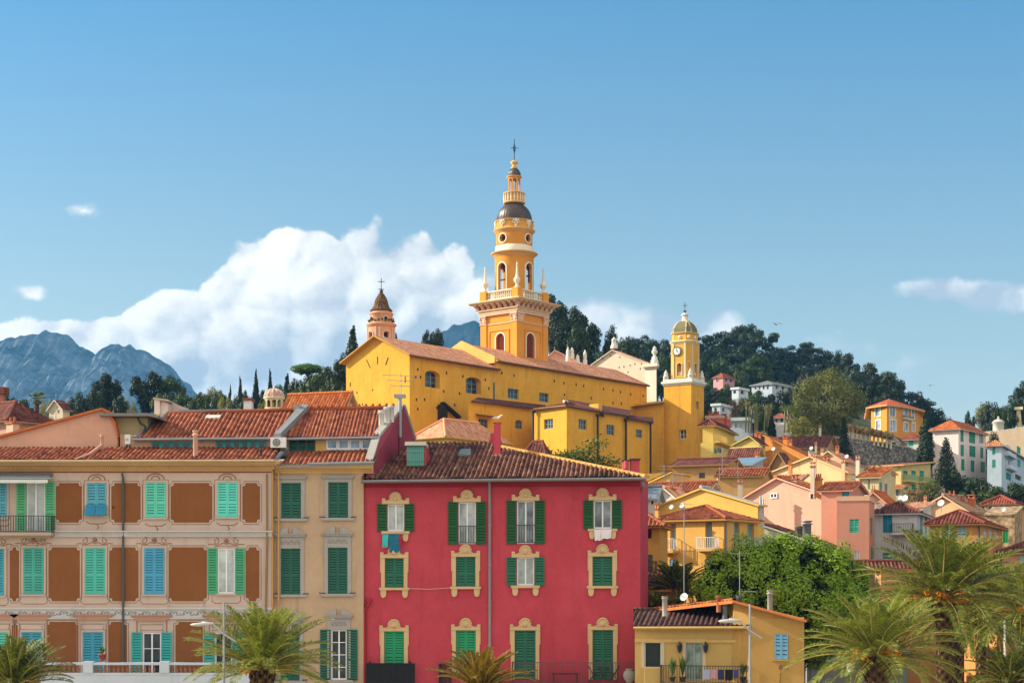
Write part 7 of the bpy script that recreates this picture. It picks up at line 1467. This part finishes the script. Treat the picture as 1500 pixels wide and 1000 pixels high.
def palm(label, px, py, D, span, seed, n=54, up=1.0, fruit=5, trunk=.3, base=0.0, mat=None, lean=0.0, droop=1.0, leafn=58):
    r = random.Random(seed); c = P(px, py, D); L_ = span/F*D/2*1.12; t = thing('date_palm', label, 'palm tree', (c.x-lean, D, base)); b0 = Vector((c.x-lean, D, base)); o = c
    m = MB(); pts = [b0-Vector((0, 0, .3)), b0.lerp(c, .35)+Vector((lean*.1, 0, 0)), b0.lerp(c, .7), c-Vector((0, 0, .9)), c-Vector((0, 0, .35)), c+Vector((0, 0, .1))]; m.tube(pts, [trunk*1.25, trunk, trunk, trunk*1.05, trunk*1.5, trunk*.9], 14)
    for k in range(70):   # cut leaf bases under the crown
        an = k*2.4; z = -1.0+1.1*(k/70); rr_ = trunk*(1.0+.45*(k/70)); q = c+Vector((math.cos(an)*rr_, math.sin(an)*rr_, z)); m.tube([q, q+Vector((math.cos(an)*.12, math.sin(an)*.12, .22))], [.07, .03], 5)
    m.build('trunk', [PBK], t); m = MB(); st = MB()
    n = int(n*1.45)
    for k in range(n):
        f = k/n; el = math.radians(86-104*f*up+r.uniform(-9, 9)); an = k*2.39996+r.uniform(-.2, .2); l = L_*r.uniform(.86, 1.1)*(.72+.36*min(1, f*3)); az = Vector((math.cos(an), math.sin(an), 0)); side = Vector((-math.sin(an), math.cos(an), 0))
        pts = []; e = el; p = o+az*trunk*.4; N_ = 14; cur = (math.radians(58)+r.uniform(-.2, .2))*droop*(.55+.6*min(1, max(0, math.cos(el))))
        for j in range(N_+1): pts.append(p.copy()); p = p+(az*math.cos(e)+Vector((0, 0, 1))*math.sin(e))*l/N_; e -= cur/N_*(.35+1.3*j/N_); p = p+side*math.sin(j*.4+seed)*.004*l
        st.tube(pts, [.035*(1-.85*j/N_)+.004 for j in range(N_+1)], 4, 0, False); tw = r.uniform(-.5, .5)
        for j in range(leafn):
            tt = .16+.84*j/(leafn-1); x = tt*N_; i = min(N_-1, int(x)); q = pts[i].lerp(pts[i+1], x-i); tg = (pts[i+1]-pts[i]).normalized(); nrm = side.cross(tg).normalized(); 
            if nrm.z < 0 and abs(nrm.z) > .3: nrm = -nrm
            ll = L_*.17*(math.sin(math.pi*min(1, .12+tt*.83))**.55)*r.uniform(.8, 1.15)
            for sg in (-1, 1):
                d = (tg*.62+side*sg*.72+nrm*(.34+tw*sg*.4)+rv(r)*.14).normalized(); q1 = q+d*ll*.55; q2 = q+(d*.9+Vector((0, 0, -.18))).normalized()*ll; wv = d.cross(nrm+rv(r)*.5).normalized()*max(.02, .021*D/60)
                m.face([q-wv*.7, q1-wv, q2, q1+wv])
    m.build('crown', [mat or PLF], t); st.build('frond_ribs', [PETI], t); m = MB()
    for k in range(fruit):
        an = k*6.28/max(1, fruit)+.5; az = Vector((math.cos(an), math.sin(an), 0)); q = o+az*.25
        for j in range(16):
            e2 = q+az*L_*.2*r.uniform(.6, 1.2)+Vector((r.uniform(-.25, .25), r.uniform(-.25, .25), r.uniform(-.15, .5)*L_*.16)); m.tube([q, q.lerp(e2, .6)+Vector((0, 0, .15)), e2], .012, 4, 0, False)
            for g in range(6): m.ball(e2+rv(r)*.13, .035, 0, 1, 1, 1.2, 5, 3)
    m.build('fruit_stalks', [FRU], t)
palm('low date palm in front of the ochre house with its crown at the lower edge', 384, 982, 62, 196, 1, 52, .84, 2, droop=.75)
palm('date palm cut by the lower left corner in front of the balustrade', 18, 1006, 60, 150, 2, 44, .8, 2, droop=.75)
palm('small golden date palm before the crimson house at the lower edge', 704, 1010, 62, 132, 3, 40, .9, 2, mat=PLF2, droop=.85)
palm('date palm with arching fronds at the right of the low yellow house', 1284, 962, 63, 212, 4, 56, .96, 4, trunk=.38, droop=.85)
palm('tallest and widest date palm with orange fruit on the right', 1384, 878, 68, 222, 5, 66, .97, 8, trunk=.36, droop=.85)
palm('slim trunked date palm left of the right picture edge', 1437, 895, 78, 190, 6, 50, 1.02, 4, trunk=.26, leafn=46)
palm('slim date palm cut by the right picture edge', 1494, 898, 74, 170, 7, 46, 1.0, 3, trunk=.24, leafn=46)
palm('thin date palm behind the widest palm', 1405, 905, 84, 150, 8, 40, 1.05, 2, trunk=.26, leafn=44)
palm('small young date palm at the lower right corner', 1478, 1000, 66, 110, 9, 36, .8, 0, trunk=.3)
palm('pale date palm in the courtyard behind the low yellow house', 993, 868, 93, 105, 10, 44, .95, 1, leafn=46)
palm('young date palm left of the courtyard palm behind the dark roof', 962, 893, 90, 62, 12, 26, .8, 0, leafn=40)
# fan palm far left and cactus-like yucca clump, climbing plant below the chapels
def fanpalm(label, px, py, D, r_, base):
    r = random.Random(9); c = P(px, py, D); t = thing('fan_palm', label, 'palm tree', (c.x, D, base)); m = MB(); m.tube([Vector((c.x, D, base)), c], [.28, .24], 8); m.build('trunk', [PBK], t); m = MB()
    for k in range(40):
        d = rv(r).normalized(); d.z = d.z*.8+.25; e = c+d*r_*.55; s = d.cross(Vector((0, 0, 1))).normalized(); u = s.cross(d)
        for j in range(9): a = (j-4)*.3; q = e+(d*math.cos(a)+s*math.sin(a))*r_*.5; w = (s*math.cos(a)-d*math.sin(a))*.05*r_; m.face([e, e.lerp(q, .6)-w, q, e.lerp(q, .6)+w])
    m.build('crown', [leafmat('4a5a28', '7a7a38', .3)], t)
fanpalm('small fan palm with a bare trunk before the left mountain', 54, 585, 165, .95, 18)
p = P(1122, 634, 236); t = thing('yucca_clump', 'pale spiky yucca clump right of the bare brownish tree', 'plant', p); m = MB(); rr = random.Random(4)
for k in range(16):
    q = p+Vector((rr.uniform(-3.2, 3.2), rr.uniform(-1, 1), 0)); h = rr.uniform(2.2, 4.4); m.tube([q, q+Vector((rr.uniform(-.2, .2), 0, h))], .12, 5)
    for j in range(22): d = rv(rr).normalized()*.6; e = q+Vector((0, 0, h)); m.face([e, e+d*.6+Vector((.05, .03, 0)), e+d, e+d*.6-Vector((.05, .03, 0))])
m.build('spikes', [leafmat('7d7c58', '9c946c', .2)], t)
p = P(840, 675, 120); t = thing('climbing_vine', 'straggling green climber rising behind the tiled hip of the crimson roof', 'plant', p); m = MB(); st = MB(); path = [(806, 668), (822, 666), (838, 668), (850, 664), (862, 660), (874, 650)]
pts = [P(x, y, 120) for x, y in path]; st.tube(pts, .05, 5); st.tube([P(822, 667, 120), P(850, 676, 120), P(900, 682, 120)], .05, 5)
for q0 in pts+[P(x, 672+k, 120) for k, x in enumerate((830, 845, 858, 870, 882, 894))]:
    for k in range(110): q = q0+Vector((rr.gauss(0, .45), rr.gauss(0, .4), rr.gauss(0, .22))); a = rv(rr).normalized()*.13; b = a.cross(rv(rr)).normalized()*.06; m.face([q-a, q+b, q+a, q-b])
m.build('leaves', [leafmat('3f5226', '6c7a36', .3)], t); st.build('stem', [bark()], t)
house('tool_shed', 'small dark pyramid roof peeping over the hip of the crimson roof', 764, 800, 812, 118, 30, 668, plaster('a98a5a'), ('hip', 1.1, dict(mat=TILDK, over=.3)))
# ------------------------------------------------------------------ lamps, poles, birds
def lamp(label, px, ytop, xh, yh_, D, pole=.05):
    a = P(px, ytop, D); h = P(xh, yh_, D); t = thing('street_lamp', label, 'street lamp', (a.x, D, 0)); m = MB(); m.tube([Vector((a.x, D, 0)), Vector((a.x, D, a.z*.5)), a], [pole*1.3, pole, pole*.75], 10); m.lathe(Vector((a.x, D, 0)), [(.2, 0), (.2, .25), (.12, .4)], 10); m.build('pole', [paint('8f9296', .4, .06)], t)
    d = Vector((px-xh, 0, 0)).normalized(); j = P(px, yh_+14, D); m = MB(); m.tube([j+d*.45-Vector((0, 0, .28)), j, h+(j-h)*.6+Vector((0, 0, .28)), h+(j-h)*.3+Vector((0, 0, .2)), h+d*.5+Vector((0, 0, .06))], [.035, .04, .038, .036, .034], 8); m.build('arm', [paint('a5a4a0', .4, .06)], t); m = MB(); rows = []
    for x, w, z0, z1 in ((-.08, .03, -.01, .02), (.02, .13, -.05, .06), (.25, .17, -.07, .09), (.5, .14, -.05, .1), (.72, .06, 0, .09), (.8, .03, .03, .08)): q = h+d*x; rows.append([q+Vector((0, w*math.cos(a_), (z0+z1)/2+(z1-z0)/2*math.sin(a_))) for a_ in [6.283*k/10 for k in range(10)]])
    m.grid(rows, 0, close=True); m.face(rows[0]); m.build('lamp_head', [paint('b5b3ae', .4, .06)], t)
lamp('tall grey street lamp in front of the brown house', 328, 881, 282, 914.5, 60); lamp('tall grey street lamp in front of the low yellow house', 1098.5, 884, 1055, 909.5, 62)
def pole_(label, px, yt, D, r_=.05, col='a9acb0'): a = P(px, yt, D); t = tag((lambda m: (m.tube([Vector((a.x, D, 0)), a], [r_*1.2, r_], 8), m.lathe(a-Vector((0, 0, .02)), [(r_*1.4, 0), (r_*1.4, .08), (.01, .14)], 8), m.build('flag_pole', [paint(col, .4)], None, (a.x, D, 0)))[2])(MB()), label, 'pole')
pole_('thin grey pole between the two big right hand palms', 1388, 955, 74, .06); pole_('slim white flag pole near the right edge', 1472, 912, 72, .05, 'd0d0cc'); pole_('thin dark pole before the orange quay house', 1448, 935, 88, .04, '6b6b68')
p = P(1246.5, 985, 72); t = thing('globe_lamp', 'small white lantern on a post among the right hand palms', 'lamp', (p.x, p.y, 0)); m = MB(); m.tube([Vector((p.x, p.y, 0)), P(1246.5, 983, 72)], .04, 8); m.build('post', [paint('7d8084')], t); m = MB(); m.lathe(P(1246.5, 984, 72), [(.1, 0), (.17, .1), (.2, .34), (.24, .36), (.1, .5), (.03, .56)], 10); m.build('lantern', [paint('d5d2c8', .4)], t)
def bird(label, px, py, D, s, tilt=0.0, flap=.25):
    p = P(px, py, D); t = thing('flying_gull', label, 'gull', p); m = MB(); rows = []; sd_ = Vector((math.cos(tilt), .25, math.sin(tilt))).normalized(); f_ = Vector((.3, -1, -.05)).normalized()
    for x, r_ in ((-.3, .01), (-.2, .05), (0, .08), (.15, .07), (.24, .05), (.33, .01)): rows.append([p+f_*x*s+Vector((math.cos(a)*r_*s, 0, math.sin(a)*r_*s)) for a in [6.283*k/8 for k in range(8)]])
    m.grid(rows, 0, close=True); m.build('body', [paint('6b6e72', .8)], t)
    for sg in (-1, 1):
        m = MB(); w = [(0, 0, .13), (.28, flap, .15), (.6, flap*.75, .11), (.9, flap*.35, .02)]; up_ = []; lo_ = []
        for x, z, c_ in w: q = p+sd_*sg*x*s+Vector((0, 0, z*s)); up_.append(q+f_*c_*s); lo_.append(q-f_*c_*s)
        m.grid([up_, [((a+b)/2)+Vector((0, 0, .025*s)) for a, b in zip(up_, lo_)], lo_], 0); m.build('wing', [paint('5f6266', .8)], t)
bird('larger gull gliding above the dark wooded hill', 1137, 475.5, 130, .62, .04, .2); bird('small pale gull gliding above the orange villa', 1363, 564.5, 160, .55, .25, .15)
# ------------------------------------------------------------------ far hills
def hills(name, label, D0, D1, prof, amp, hue, dn=90, jag=1.0, seed=0.0, x_pad=60):
    x0, x1 = prof[0][0], prof[-1][0]; nx = 260; m = MB(); rows = []; Dr = (D0+D1)/2
    for j in range(dn+1):
        y = D0+(D1*1.25-D0)*j/dn; row = []
        for i in range(nx+1):
            px = x0+(x1-x0)*i/nx; X_ = (px-750)/F*Dr; hr = ZC+(YH-lerp_list(px, prof))/F*Dr
            t = min(1, max(0, (y-D0)/(Dr-D0))); f = t**.8 if y <= Dr else max(0, 1-((y-Dr)/(D1*1.25-Dr))**1.3)
            q = Vector((X_*.0028, y*.0028, seed)); rid = (1-abs(mnoise.noise(q*1.4)))*.5+(1-abs(mnoise.noise(q*3.5)))*.28+mnoise.noise(q*9)*.14+mnoise.noise(q*22)*.07*jag+mnoise.noise(q*50)*.035*jag
            row.append(Vector((X_, y, 20+(hr-20)*f+(rid-.62)*amp*min(1, f*1.3)*(.25 if abs(y-Dr) < (D1-D0)*.03 else 1)+mnoise.noise(q*30)*amp*.05*jag)))
        rows.append(row)
    m.grid(rows, smooth=False); mt, N = new_mat('mountain'); o = N.node('ShaderNodeTexCoord').outputs['Object']; gz = N.node('ShaderNodeSeparateXYZ', {0: N.node('ShaderNodeNewGeometry').outputs['Normal']}).outputs[2]
    n = N.noise(o, .012, 6, .65); n2 = N.noise(o, .06, 5, .7); c = N.mix(N.rng(N.m('ADD', N.m('MULTIPLY', n, .8), N.m('MULTIPLY', n2, .5)), .5, .8, 0, 1), lin(hue[0]), lin(hue[1])); c = N.mix(N.rng(gz, .55, .85, 0, .7), c, lin(hue[2]))
    fin(N, c, .95, .05, N.noise(o, .05, 6, .75), .9, 6); tag(m.build(name, [mt]), label, kind='structure')
hills('mountain', 'rocky blue mountain ridge', 2300, 3900, [(-320, 560), (-180, 520), (-60, 508), (0, 498), (30, 491), (70, 486), (100, 494), (122, 510), (140, 520), (150, 511), (165, 504), (190, 502), (215, 509), (250, 535), (280, 566), (300, 592), (340, 640), (420, 720), (520, 790)], 120, ('131e2a', '8795a0', '101c26'))
hills('hill', 'hazy wooded hill', 2400, 3300, [(540, 620), (580, 560), (620, 505), (640, 486), (660, 476), (690, 468), (720, 474), (770, 498), (830, 540), (900, 600), (980, 680)], 26, ('14242a', '3c4e54', '101e22'), 60, 3.0, 5.0)
# ------------------------------------------------------------------ haze
HZ = 1.1e-4
m = MB(); x0, x1, y0, y1, z0, z1 = -2600, 2600, -1150, 5300, -2.2, 640
m.hexa([Vector((x, y, z)) for z in (z0, z1) for x, y in ((x0, y0), (x1, y0), (x1, y1), (x0, y1))])
mt, N = new_mat('haze'); vol = N.node('ShaderNodeVolumePrincipled', {'Color': (.16, .52, 1.0, 1), 'Density': HZ, 'Anisotropy': .0})
N.node('ShaderNodeOutputMaterial', {'Volume': vol.outputs[0]}); tag(m.build('haze', [mt]), 'thin blue air between the town and the mountains', kind='stuff')
